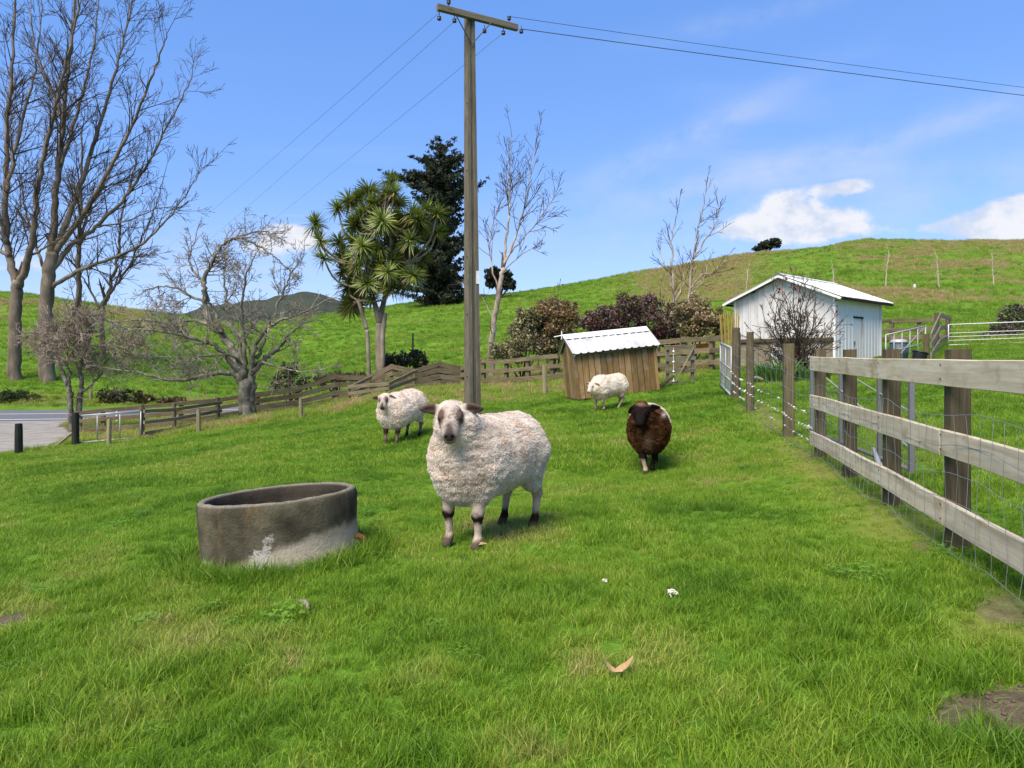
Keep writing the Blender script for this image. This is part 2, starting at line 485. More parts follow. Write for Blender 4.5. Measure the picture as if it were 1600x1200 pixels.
# where the grass is worn, dry or rough
FENCE_P0 = Vector((2.62, 4.14)); FENCE_DIR = Vector((0.226, 1.0))
def masks(x, y):
    x = np.asarray(x, float); y = np.asarray(y, float)
    n1 = fbm(x * 1.7, y * 1.7, 41, 4); n2 = fbm(x * 5, y * 5, 52, 3)
    fx = FENCE_P0.x + 0.226 * (y - FENCE_P0.y)
    off = x - fx + 0.16
    strip = np.exp(-(off / 0.30) ** 2) * sstep(y, 1.5, 3) * (1 - sstep(y, 12, 15))
    dry = np.clip(strip * (2.4 * n1 - 0.45), 0, 0.85)
    dirt = sstep(strip * (0.1 + n2 * 1.2), 0.62, 0.9) * 0.6
    def spot(px, py, rx, ry, hh):
        d = F * hh / (py - HZ); cx = (px - 800) / F * d
        return np.clip(1.25 - np.hypot((x - cx) / rx, (y - d) / ry) - (n2 - 0.5) * 1.3, 0, 1)
    s = spot(1575, 1125, 0.30, 0.22, 1.19) + spot(5, 962, 0.22, 0.2, 1.43) + 0.6 * spot(130, 966, 0.16, 0.12, 1.43) \
        + 0.35 * spot(520, 938, .1, .07, 1.37) + .5 * spot(1560, 955, .2, .25, 1.14)
    dirt = np.clip(dirt + sstep(s, 0.25, 0.7), 0, 1)
    # rough brown ground under the back fences and trees
    u = x / np.maximum(y, 0.5)
    edge = np.interp(u * F + 800, [0, 120, 250, 383, 500, 600, 700, 800, 900, 1000, 1100, 1200], [19, 20.5, 21.5, 21, 19.5, 19.5, 18.5, 18.3, 18.5, 18.8, 17.5, 30])
    rough = sstep(y + (n1 - 0.5) * 4, edge, edge + 3.5) * (1 - sstep(y, 36, 44)) * (1 - sstep(u * F + 800, 1120, 1190))
    # rank bank on the hill to the right, and on the roadside
    bank = np.exp(-((y - 57 + (n1 - .5) * 3) / 2.6) ** 2) * sstep(u * F + 800, 1330, 1420)
    bank2 = np.exp(-((road_dist(x, y) - 6.2) / 1.5) ** 2) * (y > 41)
    rough = np.clip(rough + 0.9 * bank + 0.8 * bank2, 0, 1)
    hillb = sstep(fbm(x * 0.1, y * 0.16, 61, 4), 0.42, 0.68) * sstep(y, 50, 62) * sstep(u * F + 800, 900, 1250) * 0.95
    hillb = np.maximum(hillb, sstep(fbm(x * 0.1, y * 0.16, 71, 4), 0.35, 0.6) * sstep(y, 60, 75) * (1 - sstep(u * F + 800, 200, 330)) * 0.8)
    zz = Gbase(x, y) + sstep(y, 44, 58) * (fbm(x * 0.09, y * 0.09, 21, 4) - 0.5) * 1.5
    fr = track(x, y, zz)
    tr = sstep(fr, 0.62, 0.8) * (1 - sstep(fr, 0.92, 1.0)) * sstep(y, 50, 60) * (0.25 + 0.5 * sstep(u * F + 800, 850, 1200))
    scrub = np.exp(-(((u * F + 800) - 1090) / 85) ** 2) * sstep(y + (n1 - .5) * 16, 62, 80) * 1.3
    return dirt, dry, np.clip(rough + hillb + tr + scrub, 0, 1)

# ------------------------------------------------------------------ materials
def wood_mat(name, dark, mid, light, moss=None, moss_amt=0.0, grain=14.0, bump=0.35, var=0.25, weather=None):
    m, t, out = new_mat(name)
    o = t.obj()
    rnd = t.n('ShaderNodeObjectInfo').outputs['Random']
    off = t.n('ShaderNodeCombineXYZ')
    for i in range(3): t.set(off.inputs[i], t.math('MULTIPLY', rnd, 37.0 + 11 * i))
    p = t.vmath('ADD', o, off.outputs[0])
    g1_ = t.noise(t.scale(p, (0.9, grain * 2.2, grain * 2.2)), 2.2, 6, 0.62, 0.6)
    g2_ = t.noise(t.scale(p, (1.6, 5, 5)), 1.3, 4, 0.6)
    c = t.ramp(g1_, [(0.28, dark), (0.5, mid), (0.72, light)])
    c = t.mix(t.step(g2_, 0.42, 0.72), c, t.mix(0.55, c, dark), 'MIX')
    if weather:
        g3 = t.noise(p, 3.1, 5, 0.65)
        c = t.mix(t.step(g3, 0.5, 0.66), c, weather)
    if moss:
        g4 = t.noise(p, 5.5, 5, 0.65)
        c = t.mix(t.math('MULTIPLY', t.step(g4, 0.62 - moss_amt * 0.3, 0.8 - moss_amt * 0.2), 0.75), c, moss)
    # each piece a little lighter or darker than the next
    hv = t.n('ShaderNodeHueSaturation')
    t.set(hv.inputs['Color'], c)
    t.set(hv.inputs['Value'], t.math('ADD', 1 - var / 2, t.math('MULTIPLY', rnd, var)))
    knots = t.n('ShaderNodeTexVoronoi'); t.set(knots.inputs['Vector'], t.scale(p, (1.3, 7, 7))); knots.inputs['Scale'].default_value = 1.0
    c2 = t.mix(t.math('SUBTRACT', 1.0, t.step(knots.outputs['Distance'], 0.05, 0.13)), hv.outputs[0], dark)
    finish(t, out, c2, 0.85, 0.2, normal=t.bump(g1_, bump, 0.006))
    return m
MAT = {}
MAT['rail_new'] = wood_mat('weathered_pale_board', (0.42, 0.335, 0.215), (0.59, 0.495, 0.345), (0.70, 0.61, 0.455), moss=(0.34, 0.255, 0.13), moss_amt=0.35, grain=6, bump=0.15, var=0.12)
MAT['post_dark'] = wood_mat('treated_post', (0.055, 0.042, 0.024), (0.098, 0.078, 0.045), (0.16, 0.13, 0.075), moss=(0.12, 0.11, 0.03), moss_amt=0.35, var=0.3)
MAT['rail_old'] = wood_mat('old_mossy_rail', (0.06, 0.045, 0.025), (0.15, 0.12, 0.07), (0.25, 0.21, 0.13), moss=(0.14, 0.13, 0.035), moss_amt=0.3, var=0.4)
MAT['post_pale'] = wood_mat('pale_round_post', (0.12, 0.095, 0.05), (0.24, 0.20, 0.11), (0.34, 0.30, 0.19), moss=(0.17, 0.16, 0.05), moss_amt=0.25)
MAT['plank'] = wood_mat('shelter_plank', (0.16, 0.09, 0.032), (0.25, 0.155, 0.062), (0.34, 0.225, 0.10), moss=(0.17, 0.14, 0.06), moss_amt=0.25, grain=6, bump=0.2, var=0.7, weather=(0.27, 0.20, 0.12))
MAT['plank_grey'] = wood_mat('grey_timber', (0.09, 0.075, 0.05), (0.20, 0.17, 0.115), (0.32, 0.285, 0.21), moss=(0.14, 0.13, 0.05), moss_amt=0.2)
MAT['black_post'] = wood_mat('black_tarred_post', (0.008, 0.009, 0.008), (0.018, 0.02, 0.018), (0.05, 0.052, 0.045), var=0.2)
MAT['pole'] = wood_mat('pole_wood', (0.07, 0.058, 0.042), (0.14, 0.118, 0.085), (0.23, 0.20, 0.145), moss=(0.16, 0.135, 0.05), moss_amt=0.3, grain=16)
MAT['orange_wood'] = wood_mat('orange_timber', (0.28, 0.09, 0.03), (0.42, 0.15, 0.05), (0.5, 0.22, 0.09))

def plain(name, col, rough=0.6, spec=0.4, metal=0.0, nscale=20.0, amt=0.25, bump=0.0, dirt=None, dirt_scale=2.0):
    m, t, out = new_mat(name)
    o = t.obj()
    n = t.noise(o, nscale, 5, 0.6)
    c = t.mix(n, tuple(x * (1 - amt) for x in col) + (1,), tuple(min(1, x * (1 + amt)) for x in col) + (1,))
    if dirt:
        c = t.mix(t.math('MULTIPLY', t.step(t.noise(t.scale(o, (1, 1, 0.35)), dirt_scale, 6, 0.65), 0.48, 0.75), 0.7), c, dirt)
    finish(t, out, c, rough, spec, metal, normal=t.bump(n, bump, 0.01) if bump else None)
    return m
MAT['galv'] = plain('galvanised_steel', (0.16, 0.16, 0.16), 0.6, 0.3, 0.2, 30, 0.2)
MAT['galv_pale'] = plain('pale_galvanised_steel', (0.38, 0.385, 0.385), 0.55, 0.4, 0.3, 30, 0.2)
MAT['wire'] = plain('fence_wire', (0.24, 0.24, 0.235), 0.45, 0.5, 0.5, 40, 0.3)
MAT['line'] = plain('power_line', (0.05, 0.055, 0.065), 0.6, 0.3)
MAT['white_rail'] = plain('white_painted_pipe', (0.58, 0.58, 0.56), 0.55, 0.35)
MAT['black'] = plain('black_plastic', (0.012, 0.012, 0.013), 0.45, 0.5)
MAT['ceramic'] = plain('insulator_ceramic', (0.035, 0.022, 0.018), 0.25, 0.6)
MAT['white_plastic'] = plain('white_plastic', (0.75, 0.75, 0.73), 0.5)
MAT['teal'] = plain('faded_teal_plastic', (0.03, 0.055, 0.06), 0.5)
MAT['rust'] = plain('rusty_iron', (0.16, 0.075, 0.025), 0.9, 0.2, 0, 40, 0.5, 0.6)
MAT['wool_bit'] = plain('wool_wisp', (0.72, 0.68, 0.6), 0.95, 0.05)
MAT['dead_leaf'] = plain('dead_leaf', (0.36, 0.23, 0.12), 0.85, 0.2, 0, 60, 0.35)
MAT['barn_wall'] = plain('white_barn_iron', (0.56, 0.545, 0.52), 0.6, 0.3, 0, 6, 0.10, dirt=(0.27, 0.255, 0.21, 1), dirt_scale=3.2)
MAT['barn_wall_clean'] = plain('white_barn_iron_clean', (0.68, 0.665, 0.635), 0.55, 0.35, 0, 6, 0.05, dirt=(0.55, 0.55, 0.52, 1), dirt_scale=1.6)
MAT['barn_base'] = plain('brown_timber_base', (0.20, 0.17, 0.115), 0.9, 0.2, 0, 5, 0.4, dirt=(0.38, 0.36, 0.31, 1), dirt_scale=3)
MAT['roof_white'] = plain('white_roof_iron', (0.68, 0.68, 0.67), 0.42, 0.45, 0, 8, 0.04, dirt=(0.62, 0.60, 0.55, 1))
MAT['dark_gap'] = plain('dark_timber', (0.03, 0.025, 0.018), 0.9, 0.1)
MAT['roof_iron'] = plain('shelter_roof_iron', (0.50, 0.50, 0.485), 0.45, 0.4, 0.1, 8, 0.1, dirt=(0.27, 0.245, 0.21, 1), dirt_scale=3.5)

def leaf_mat(name, trans=0.3, rough=0.55, spec=0.35):
    m, t, out = new_mat(name)
    a = t.attr('Col').outputs['Color']
    finish(t, out, a, rough, spec, translucent=trans)
    return m
MAT['leaf'] = leaf_mat('leaves')
MAT['leaf_gloss'] = leaf_mat('sword_leaves', 0.22, 0.38, 0.5)
def bark_mat(name, a, b, c, scale=6, lich=None):
    m, t, out = new_mat(name)
    o = t.obj()
    n = t.noise(t.scale(o, (1, 1, 0.35)), scale, 6, 0.65)
    col = t.ramp(n, [(0.3, a), (0.52, b), (0.75, c)])
    if lich:
        col = t.mix(t.step(t.noise(o, scale * 1.4, 5, 0.7), 0.55, 0.68), col, lich)
    finish(t, out, col, 0.9, 0.15, normal=t.bump(n, 0.6, 0.03))
    return m
MAT['bark_poplar'] = bark_mat('grey_brown_bark', (0.07, 0.055, 0.04), (0.16, 0.13, 0.092), (0.27, 0.225, 0.165), 2.0)
MAT['twig_poplar'] = bark_mat('brown_twigs', (0.045, 0.032, 0.022), (0.085, 0.062, 0.043), (0.15, 0.112, 0.08), 2.0)
MAT['bark_lichen'] = bark_mat('lichen_bark', (0.06, 0.05, 0.038), (0.15, 0.135, 0.10), (0.27, 0.26, 0.21), 5.0, (0.33, 0.34, 0.28, 1))
MAT['twig_pale'] = bark_mat('pale_twigs', (0.12, 0.10, 0.075), (0.22, 0.19, 0.15), (0.36, 0.33, 0.27), 3.0)
MAT['twig_pink'] = bark_mat('pinkish_twigs', (0.14, 0.108, 0.078), (0.25, 0.20, 0.15), (0.40, 0.345, 0.27), 3.0)
MAT['bark_birch'] = bark_mat('birch_bark', (0.10, 0.075, 0.055), (0.34, 0.27, 0.21), (0.58, 0.53, 0.46), 3.0)
MAT['bark_cabbage'] = bark_mat('cabbage_tree_bark', (0.13, 0.10, 0.065), (0.26, 0.22, 0.16), (0.38, 0.34, 0.27), 4.0)
MAT['bark_dark'] = bark_mat('dark_bark', (0.02, 0.015, 0.012), (0.05, 0.04, 0.03), (0.09, 0.075, 0.06), 3.0)
MAT['twig_hill'] = bark_mat('sapling_bark', (0.30, 0.26, 0.17), (0.42, 0.37, 0.26), (0.55, 0.5, 0.38), 3.0)

# ground
def ground_mat():
    m, t, out = new_mat('paddock_ground')
    o = t.obj()
    a = t.attr('Col').outputs['Color']
    sp = t.n('ShaderNodeSeparateColor'); t.set(sp.inputs[0], a)
    dirt, dry, rough = sp.outputs[0], sp.outputs[1], sp.outputs[2]
    big = t.noise(o, 0.11, 5, 0.6); midn = t.noise(o, 0.9, 6, 0.65); fine = t.noise(o, 14.0, 5, 0.7); vf = t.noise(o, 60, 3, 0.7)
    green = t.ramp(t.math('ADD', t.math('MULTIPLY', big, 0.55), t.math('MULTIPLY', midn, 0.45)),
                   [(0.3, (0.07, 0.155, 0.012)), (0.5, (0.118, 0.235, 0.018)), (0.68, (0.19, 0.295, 0.032))])
    green = t.mix(t.step(fine, 0.35, 0.7), t.mix(0.45, green, (0.02, 0.045, 0.006, 1)), green)
    ro = t.ramp(midn, [(0.3, (0.085, 0.075, 0.025)), (0.5, (0.15, 0.125, 0.045)), (0.7, (0.24, 0.19, 0.085))])
    ro = t.mix(t.step(fine, 0.35, 0.65), t.mix(0.5, ro, (0.05, 0.06, 0.015, 1)), ro)
    c = t.mix(t.math('MULTIPLY', rough, 0.85, clamp=True), green, ro)
    c = t.mix(t.math('MULTIPLY', dry, 0.6), c, (0.22, 0.19, 0.05, 1))
    so = t.ramp(fine, [(0.3, (0.055, 0.043, 0.027)), (0.6, (0.135, 0.108, 0.07)), (0.8, (0.21, 0.17, 0.115))])
    c = t.mix(dirt, c, so)
    h = t.math('ADD', t.math('MULTIPLY', fine, 0.6), t.math('MULTIPLY', vf, 0.4))
    finish(t, out, c, 0.95, 0.1, normal=t.bump(h, 0.8, 0.05))
    return m
MAT['ground'] = ground_mat()
def gravel_mat():
    m, t, out = new_mat('pale_gravel')
    o = t.obj()
    n = t.noise(o, 1.2, 5, 0.6); f_ = t.noise(o, 22, 4, 0.7)
    c = t.ramp(t.math('ADD', t.math('MULTIPLY', n, 0.4), t.math('MULTIPLY', f_, 0.6)), [(0.32, (0.11, 0.10, 0.085)), (0.5, (0.25, 0.23, 0.20)), (0.7, (0.38, 0.355, 0.32))])
    finish(t, out, c, 0.9, 0.2, normal=t.bump(f_, 0.7, 0.03))
    return m
MAT['gravel'] = gravel_mat()
MAT['asphalt'] = plain('asphalt', (0.115, 0.118, 0.125), 0.8, 0.3, 0, 3.0, 0.25, 0.2)
MAT['paint'] = plain('road_paint', (0.72, 0.72, 0.70), 0.6, 0.3, 0, 4.0, 0.12)
MAT['forest'] = plain('far_forest', (0.040, 0.048, 0.034), 0.95, 0.1, 0, 0.05, 0.5)

# ------------------------------------------------------------------ ground sheet
def build_ground():
    us = np.concatenate([np.linspace(-4, -1.35, 14)[:-1], np.linspace(-1.35, -0.95, 25)[:-1], np.linspace(-0.95, 0.95, 520), np.linspace(0.95, 1.35, 25)[1:], np.linspace(1.35, 4, 14)[1:]])
    ys = np.concatenate([np.geomspace(0.8, 1.8, 10)[:-1], np.geomspace(1.8, 30, 260)[:-1], np.geomspace(30, 48, 50)[:-1], np.geomspace(48, 125, 230)[:-1], np.geomspace(125, 900, 30)])
    U, Y = np.meshgrid(us, ys, indexing='ij')
    X = U * Y
    back = np.array([-60, -30, -15, -8, -4, -2, -0.6])
    Ub, Yb = np.meshgrid(us, back, indexing='ij')
    Xb = Ub * (0.8 + (0.8 - Yb) * 1.0)
    X = np.concatenate([Xb, X], 1); Y = np.concatenate([Yb, Y], 1)
    Z = G(X, Y)
    Z = np.where(Y > 250, Z - (Y - 250) * 0.06, Z)
    rd = road_dist(X, Y)
    Z = Z - 0.14 * (1 - sstep(rd, 3.6, 4.3))
    gv = in_poly(X, Y, GRAVEL)
    Z = Z - 0.07 * gv
    dirt, dry, rough = masks(X, Y)
    cols = np.stack([dirt, dry, rough], -1).reshape(-1, 3)
    n, mm = X.shape
    idx = np.arange(n * mm).reshape(n, mm)
    Fq = np.stack([idx[:-1, :-1], idx[1:, :-1], idx[1:, 1:], idx[:-1, 1:]], -1).reshape(-1, 4)
    me = np_mesh('ground', np.stack([X, Y, Z], -1).reshape(-1, 3), Fq, True, cols)
    tag(link('ground', me, MAT['ground']), 'green hilly paddock ground rising to grassy hills', None, None, 'structure')
build_ground()

def strip(name, label, off0, off1, mat, dz, y_lo=-1e9):
    """a ribbon alongside the road line between two offsets"""
    P = []
    pts = [Vector(p) for p in ROAD]
    # resample with smoothing
    dense = []
    for i in range(len(pts) - 1):
        for k in range(24):
            dense.append(pts[i].lerp(pts[i + 1], k / 24))
    dense.append(pts[-1])
    arr = np.array([list(p) for p in dense])
    for _ in range(60):
        arr[1:-1] = 0.25 * arr[:-2] + 0.5 * arr[1:-1] + 0.25 * arr[2:]
    tg = np.gradient(arr, axis=0); tg /= np.linalg.norm(tg, axis=1)[:, None]
    nr = np.stack([-tg[:, 1], tg[:, 0]], 1)      # left of travel = far side
    K = 5
    V = []
    zc = Gbase(arr[:, 0], arr[:, 1])
    for j in range(K):
        o = off0 + (off1 - off0) * j / (K - 1)
        q = arr + nr * o
        V.append(np.stack([q[:, 0], q[:, 1], zc + 0.02 - abs(o) * 0.012 + dz], 1))
    V = np.array(V); n = len(arr)
    idx = np.arange(K * n).reshape(K, n)
    Fq = np.stack([idx[:-1, :-1], idx[:-1, 1:], idx[1:, 1:], idx[1:, :-1]], -1).reshape(-1, 4)
    o = link(name, np_mesh(name, V.reshape(-1, 3), Fq), MAT[mat])
    tag(o, label, None, None, 'structure')
    return o
strip('road', 'grey asphalt road beyond the left fence', -3.9, 3.9, 'asphalt', 0.0)
strip('road_centre_line', 'solid white line along the road centre', -0.09, 0.09, 'paint', 0.008)
strip('road_edge_line', 'solid white line along the near road edge', -3.45, -3.28, 'paint', 0.008)
def build_gravel():
    xs = np.arange(-120, -13.5, 0.5); ys = np.arange(19, 37, 0.35)
    X, Y = np.meshgrid(xs, ys, indexing='ij')
    Z = G(X, Y) - 0.01
    ok = in_poly(X[:-1, :-1] + 0.25, Y[:-1, :-1] + 0.17, GRAVEL) & (road_dist(X[:-1, :-1] + .25, Y[:-1, :-1] + .17) > 3.7)
    Z = Z - 0.10 * (1 - sstep(road_dist(X, Y), 3.5, 4.3))
    idx = np.arange(X.size).reshape(X.shape)
    Fq = np.stack([idx[:-1, :-1], idx[1:, :-1], idx[1:, 1:], idx[:-1, 1:]], -1)[ok]
    used = np.unique(Fq); mp = np.full(X.size, -1); mp[used] = np.arange(len(used))
    V = np.stack([X, Y, Z], -1).reshape(-1, 3)[used]
    tag(link('gravel_driveway', np_mesh('gravel_driveway', V, mp[Fq], True), MAT['gravel']), 'pale gravel driveway beside the road at left', None, None, 'structure')
build_gravel()
def build_far_hill():
    th = np.linspace(math.atan((-900 - 800) / F), math.atan((700 - 800) / F), 160)
    sil = np.interp(800 + F * np.tan(th), [-900, -300, 200, 290, 340, 400, 440, 470, 495, 515, 560, 640, 700], [500, 490, 497, 487, 478, 470, 464, 459, 460, 467, 478, 490, 505])
    rows = []
    for k, (dd, fr) in enumerate([(520, -0.35), (560, 0.0), (600, .4), (640, .75), (680, 1.0), (760, 0.8), (900, .2)]):
        x = np.tan(th) * dd
        ztop = (HZ - sil) / F * 680
        z = CZ + ztop * fr + (fbm(x * 0.05, np.full_like(x, dd * 0.05), 8, 4) - 0.5) * 9 * (fr > 0.2)
        rows.append(np.stack([x, np.full_like(x, dd), z], 1))
    V = np.array(rows); K, n = V.shape[:2]
    idx = np.arange(K * n).reshape(K, n)
    Fq = np.stack([idx[:-1, :-1], idx[:-1, 1:], idx[1:, 1:], idx[1:, :-1]], -1).reshape(-1, 4)
    tag(link('far_hill', np_mesh('far_hill', V.reshape(-1, 3), Fq), MAT['forest']), 'dark forested hill far away behind the bare trees', None, None, 'structure')
build_far_hill()

# ------------------------------------------------------------------ grass: clumps of blades instanced over the paddock
def blade_mat():
    m, t, out = new_mat('grass_blades')
    tint = t.attr('tint', 'INSTANCER').outputs['Fac']
    a = t.attr('Col').outputs['Color']
    base = t.ramp(tint, [(0.0, (0.066, 0.155, 0.012)), (0.30, (0.122, 0.248, 0.016)), (0.60, (0.205, 0.330, 0.028)), (0.85, (0.30, 0.35, 0.07)), (1.0, (0.40, 0.33, 0.15))])
    c = t.mix(1.0, base, a, 'MULTIPLY')
    finish(t, out, c, 0.5, 0.28, translucent=0.42)
    return m
MAT['grass'] = blade_mat()
def clump_mesh(name, nb, rad, hmin, hmax, wd, seed, lean=0.5, seg=3):
    rg = np.random.default_rng(seed)
    V = []; Fc = []; C = []
    for b in range(nb):
        r = rad * math.sqrt(rg.random()); a = rg.random() * 6.283
        bx, by = r * math.cos(a), r * math.sin(a)
        h = rg.uniform(hmin, hmax); la = rg.random() * 6.283
        ln = h * abs(rg.normal(0.35, 0.35)) * lean * 2
        fa = rg.random() * 6.283
        sx, sy = math.cos(fa) * wd / 2, math.sin(fa) * wd / 2
        u = rg.random()
        cb = np.array([1, 1, 1]) * rg.uniform(0.62, 1.42)
        if u < 0.06: cb = np.array([1.9, 1.35, 2.2]) * rg.uniform(0.8, 1.2)     # straw
        elif u < 0.25: cb = cb * np.array([1.25, 1.08, 0.9])
        i0 = len(V)
        for s in range(seg + 1):
            f = s / seg
            x = bx + math.cos(la) * ln * f ** 1.9; y = by + math.sin(la) * ln * f ** 1.9
            z = -0.012 + h * (f - 0.25 * (ln / max(h, 1e-3)) * f * f * 0.6)
            wv = (1 - f ** 2.2) 
            if s < seg:
                V += [(x - sx * wv, y - sy * wv, z), (x + sx * wv, y + sy * wv, z)]; C += [cb, cb]
            else:
                V.append((x, y, z)); C.append(cb)
        for s in range(seg - 1):
            q = i0 + 2 * s
            Fc.append((q, q + 1, q + 3, q + 2))
        q = i0 + 2 * (seg - 1)
        Fc.append((q, q + 1, q + 2))
    me = np_mesh(name, V, Fc, False, np.array(C))
    me.materials.append(MAT['grass'])
    return me
CL = bpy.data.collections.new('grass_kinds')
def add_kind(nm, *a, **k):
    o = bpy.data.objects.new(nm, clump_mesh(nm, *a, **k)); CL.objects.link(o)
# 0-2 short turf, 3-4 lush tuft, 5-6 far turf, 7-8 rank tussock
for i in range(3): add_kind('k%d' % i, 42, 0.075, 0.025, 0.075, 0.0058, 10 + i, 0.85)
for i in range(2): add_kind('k%d' % (3 + i), 56, 0.08, 0.06, 0.16, 0.0062, 20 + i, 0.65, seg=4)
for i in range(2): add_kind('k%d' % (5 + i), 34, 0.16, 0.04, 0.10, 0.011, 30 + i, 0.7, seg=2)
for i in range(2): add_kind('k%d' % (7 + i), 70, 0.20, 0.12, 0.42, 0.016, 40 + i, 0.6, seg=3)
def clover_mesh(name, n, seed):
    rg = np.random.default_rng(seed)
    V = []; Fc = []; C = []
    for i in range(n):
        a = rg.random() * 6.283; r = 0.09 * math.sqrt(rg.random()); h = rg.uniform(0.02, 0.06)
        cx, cy = r * math.cos(a), r * math.sin(a)
        for k in range(3):
            b = a + k * 2.094 + rg.normal(0, .15); s_ = rg.uniform(0.006, 0.011)
            d = np.array([math.cos(b), math.sin(b), rg.uniform(-.25, .2)]); sd = np.array([-math.sin(b), math.cos(b), 0])
            c0 = np.array([cx, cy, h]); i0 = len(V)
            V += [c0, c0 + d * s_ + sd * s_ * .75, c0 + d * s_ * 1.9, c0 + d * s_ - sd * s_ * .75]
            cb = np.array([.85, 1.0, 1.1]) * rg.uniform(.7, 1.15); C += [cb] * 4
            Fc.append((i0, i0 + 1, i0 + 2, i0 + 3))
    me = np_mesh(name, np.array(V), Fc, False, np.array(C)); me.materials.append(MAT['grass'])
    return me
for i in range(2):
    CL.objects.link(bpy.data.objects.new('k%d' % (9 + i) if i == 0 else 'k9b', clover_mesh('clover', 40, 70 + i)))
def scatter():
    rg = np.random.default_rng(5)
    PX = []; 
    def field(y0, y1, dens, umax=0.86):
        A = umax * (y1 * y1 - y0 * y0)
        n = int(A * dens)
        y = np.sqrt(rg.random(n) * (y1 * y1 - y0 * y0) + y0 * y0)
        x = (rg.random(n) * 2 - 1) * umax * y
        return x, y
    out = []
    def emit(x, y, kind, scl, tint, lean=0.25):
        n = len(x)
        if n: out.append((x, y, kind, scl, tint, lean))
    def tintf(x, y):
        dirt, dry, rough = masks(x, y)
        t = 0.47 + (fbm(x * 0.55, y * 0.55, 77, 3) - 0.5) * 0.75 + (fbm(x * 3, y * 3, 78, 3) - 0.5) * 0.8 + (rg.random(len(x)) - 0.5) * 0.14
        t = t + dry * 0.30 + rough * np.where(y > 48, 0.42, 0.22)
        return np.clip(t, 0.02, 0.98), dirt, dry, rough
    lush_spots = [(330, 930, 1.4, .3), (430, 915, 1.39, .35), (540, 925, 1.38, .3), (150, 935, 1.44, .3), (230, 925, 1.42, .3), (60, 1000, 1.4, .25),
                  (1260, 1000, 1.23, .4), (1380, 970, 1.2, .4), (1460, 950, 1.18, .3), (800, 1170, 1.33, .35), (1000, 1160, 1.3, .3), (1250, 1120, 1.25, .35), (1400, 1150, 1.22, .3),
                  (640, 1060, 1.35, .35), (700, 1000, 1.35, .3), (200, 1150, 1.38, .3), (420, 1100, 1.37, .35), (100, 1080, 1.4, .3), (560, 890, 1.37, .3), (1170, 850, 1.25, .4), (880, 930, 1.32, .3), (1040, 850, 1.35, .4), (960, 790, 1.4, .4)]
    def lush(x, y):
        m = sstep(fbm(x * 1.15, y * 1.15, 91, 3), 0.50, 0.66)
        for (px, py, hh, r) in lush_spots:
            d = F * hh / (py - HZ); cx = (px - 800) / F * d
            m = np.maximum(m, np.exp(-(((x - cx) ** 2) / (r * r) + ((y - d) ** 2) / (0.3 * r)) ))
        return m
    # near
    for (y0, y1, dens) in ((1.2, 4.5, 520), (4.5, 9, 300), (9, 15, 150), (15, 23, 70)):
        x, y = field(y0, y1, dens, 0.95 if y0 < 2 else 0.84)
        t, dirt, dry, rough = tintf(x, y)
        L = lush(x, y)
        keep = rg.random(len(x)) > np.clip(dirt * 1.1 + dry * 0.30 + rough * 0.25, 0, 0.985)
        keep &= ~in_poly(x, y, GRAVEL)
        keep &= np.hypot(x - TR[0], y - TR[1]) > TR[2]
        x, y, t, L, dry = x[keep], y[keep], t[keep], L[keep], dry[keep]
        hs_ = 0.35 + 0.75 * fbm(x * 1.3, y * 1.3, 95, 3)
        far = y0 >= 9
        il = rg.random(len(x)) < L * (0.55 if not far else 0.25)
        k = np.where(il, 3 + rg.integers(0, 2, len(x)), (5 + rg.integers(0, 2, len(x))) if far else rg.integers(0, 3, len(x)))
        s = hs_ * rg.uniform(0.75, 1.25, len(x)) * np.where(il, 0.72, 1.0) * (1 - 0.4 * dry) * (1.0 if not far else 0.95)
        t = np.where(il, np.clip(t - 0.07, 0.02, 1), t)
        if not far:
            cm = (rg.random(len(x)) < 0.006 * sstep(fbm(x * 1.9, y * 1.9, 131, 3), 0.35, 0.65)) & ~il
            k = np.where(cm, 9 + rg.integers(0, 2, len(x)), k); s = np.where(cm, rg.uniform(.7, 1.2, len(x)), s); t = np.where(cm, np.clip(t, .2, .6), t)
        emit(x, y, k, s, t)
    # rough ground near the back fences, verge and hills
    for (y0, y1, dens, sc) in ((17, 24, 14, 0.6), (23, 34, 22, 0.8), (34, 48, 7, 1.0), (48, 80, 5.5, 1.15), (80, 122, 3.2, 1.35)):
        x, y = field(y0, y1, dens, 0.86)
        t, dirt, dry, rough = tintf(x, y)
        keep = (road_dist(x, y) > 4.3) & ~in_poly(x, y, GRAVEL)
        if y1 <= 24: keep &= rg.random(len(x)) < rough
        x, y, t, rough = x[keep], y[keep], t[keep], rough[keep]
        k = np.where(rg.random(len(x)) < np.clip(rough * 0.8, 0.0 if y0 < 48 else 0.12, 1), 7 + rg.integers(0, 2, len(x)), 5 + rg.integers(0, 2, len(x)))
        s = np.where(k >= 7, sc * rg.uniform(0.45, 1.0, len(x)), sc * 1.9 * rg.uniform(0.8, 1.3, len(x)))
        t = np.clip(t + np.where(rough > 0.5, rg.uniform(0, 0.25, len(x)), 0), 0, 1)
        emit(x, y, k, s, t)
    # long grass along fence foot, trough and shed
    def ring(cx, cy, r0, r1, n, kind, s0, s1, t0):
        a = rg.random(n) * 6.283; r = rg.uniform(r0, r1, n)
        emit(cx + r * np.cos(a), cy + r * np.sin(a), kind + rg.integers(0, 2, n), rg.uniform(s0, s1, n), np.clip(t0 + rg.normal(0, 0.1, n), 0, 1))
    ring(TR[0], TR[1], TR[2] + 0.01, TR[2] + 0.16, 190, 3, 0.6, 1.15, 0.33)
    a = np.concatenate([o[0] for o in out]); b = np.concatenate([o[1] for o in out])
    k = np.concatenate([o[2] for o in out]); s = np.concatenate([o[3] for o in out]); t = np.concatenate([o[4] for o in out])
    z = G(a, b)
    V = np.stack([a, b, z], 1)
    me = bpy.data.meshes.new('grass')
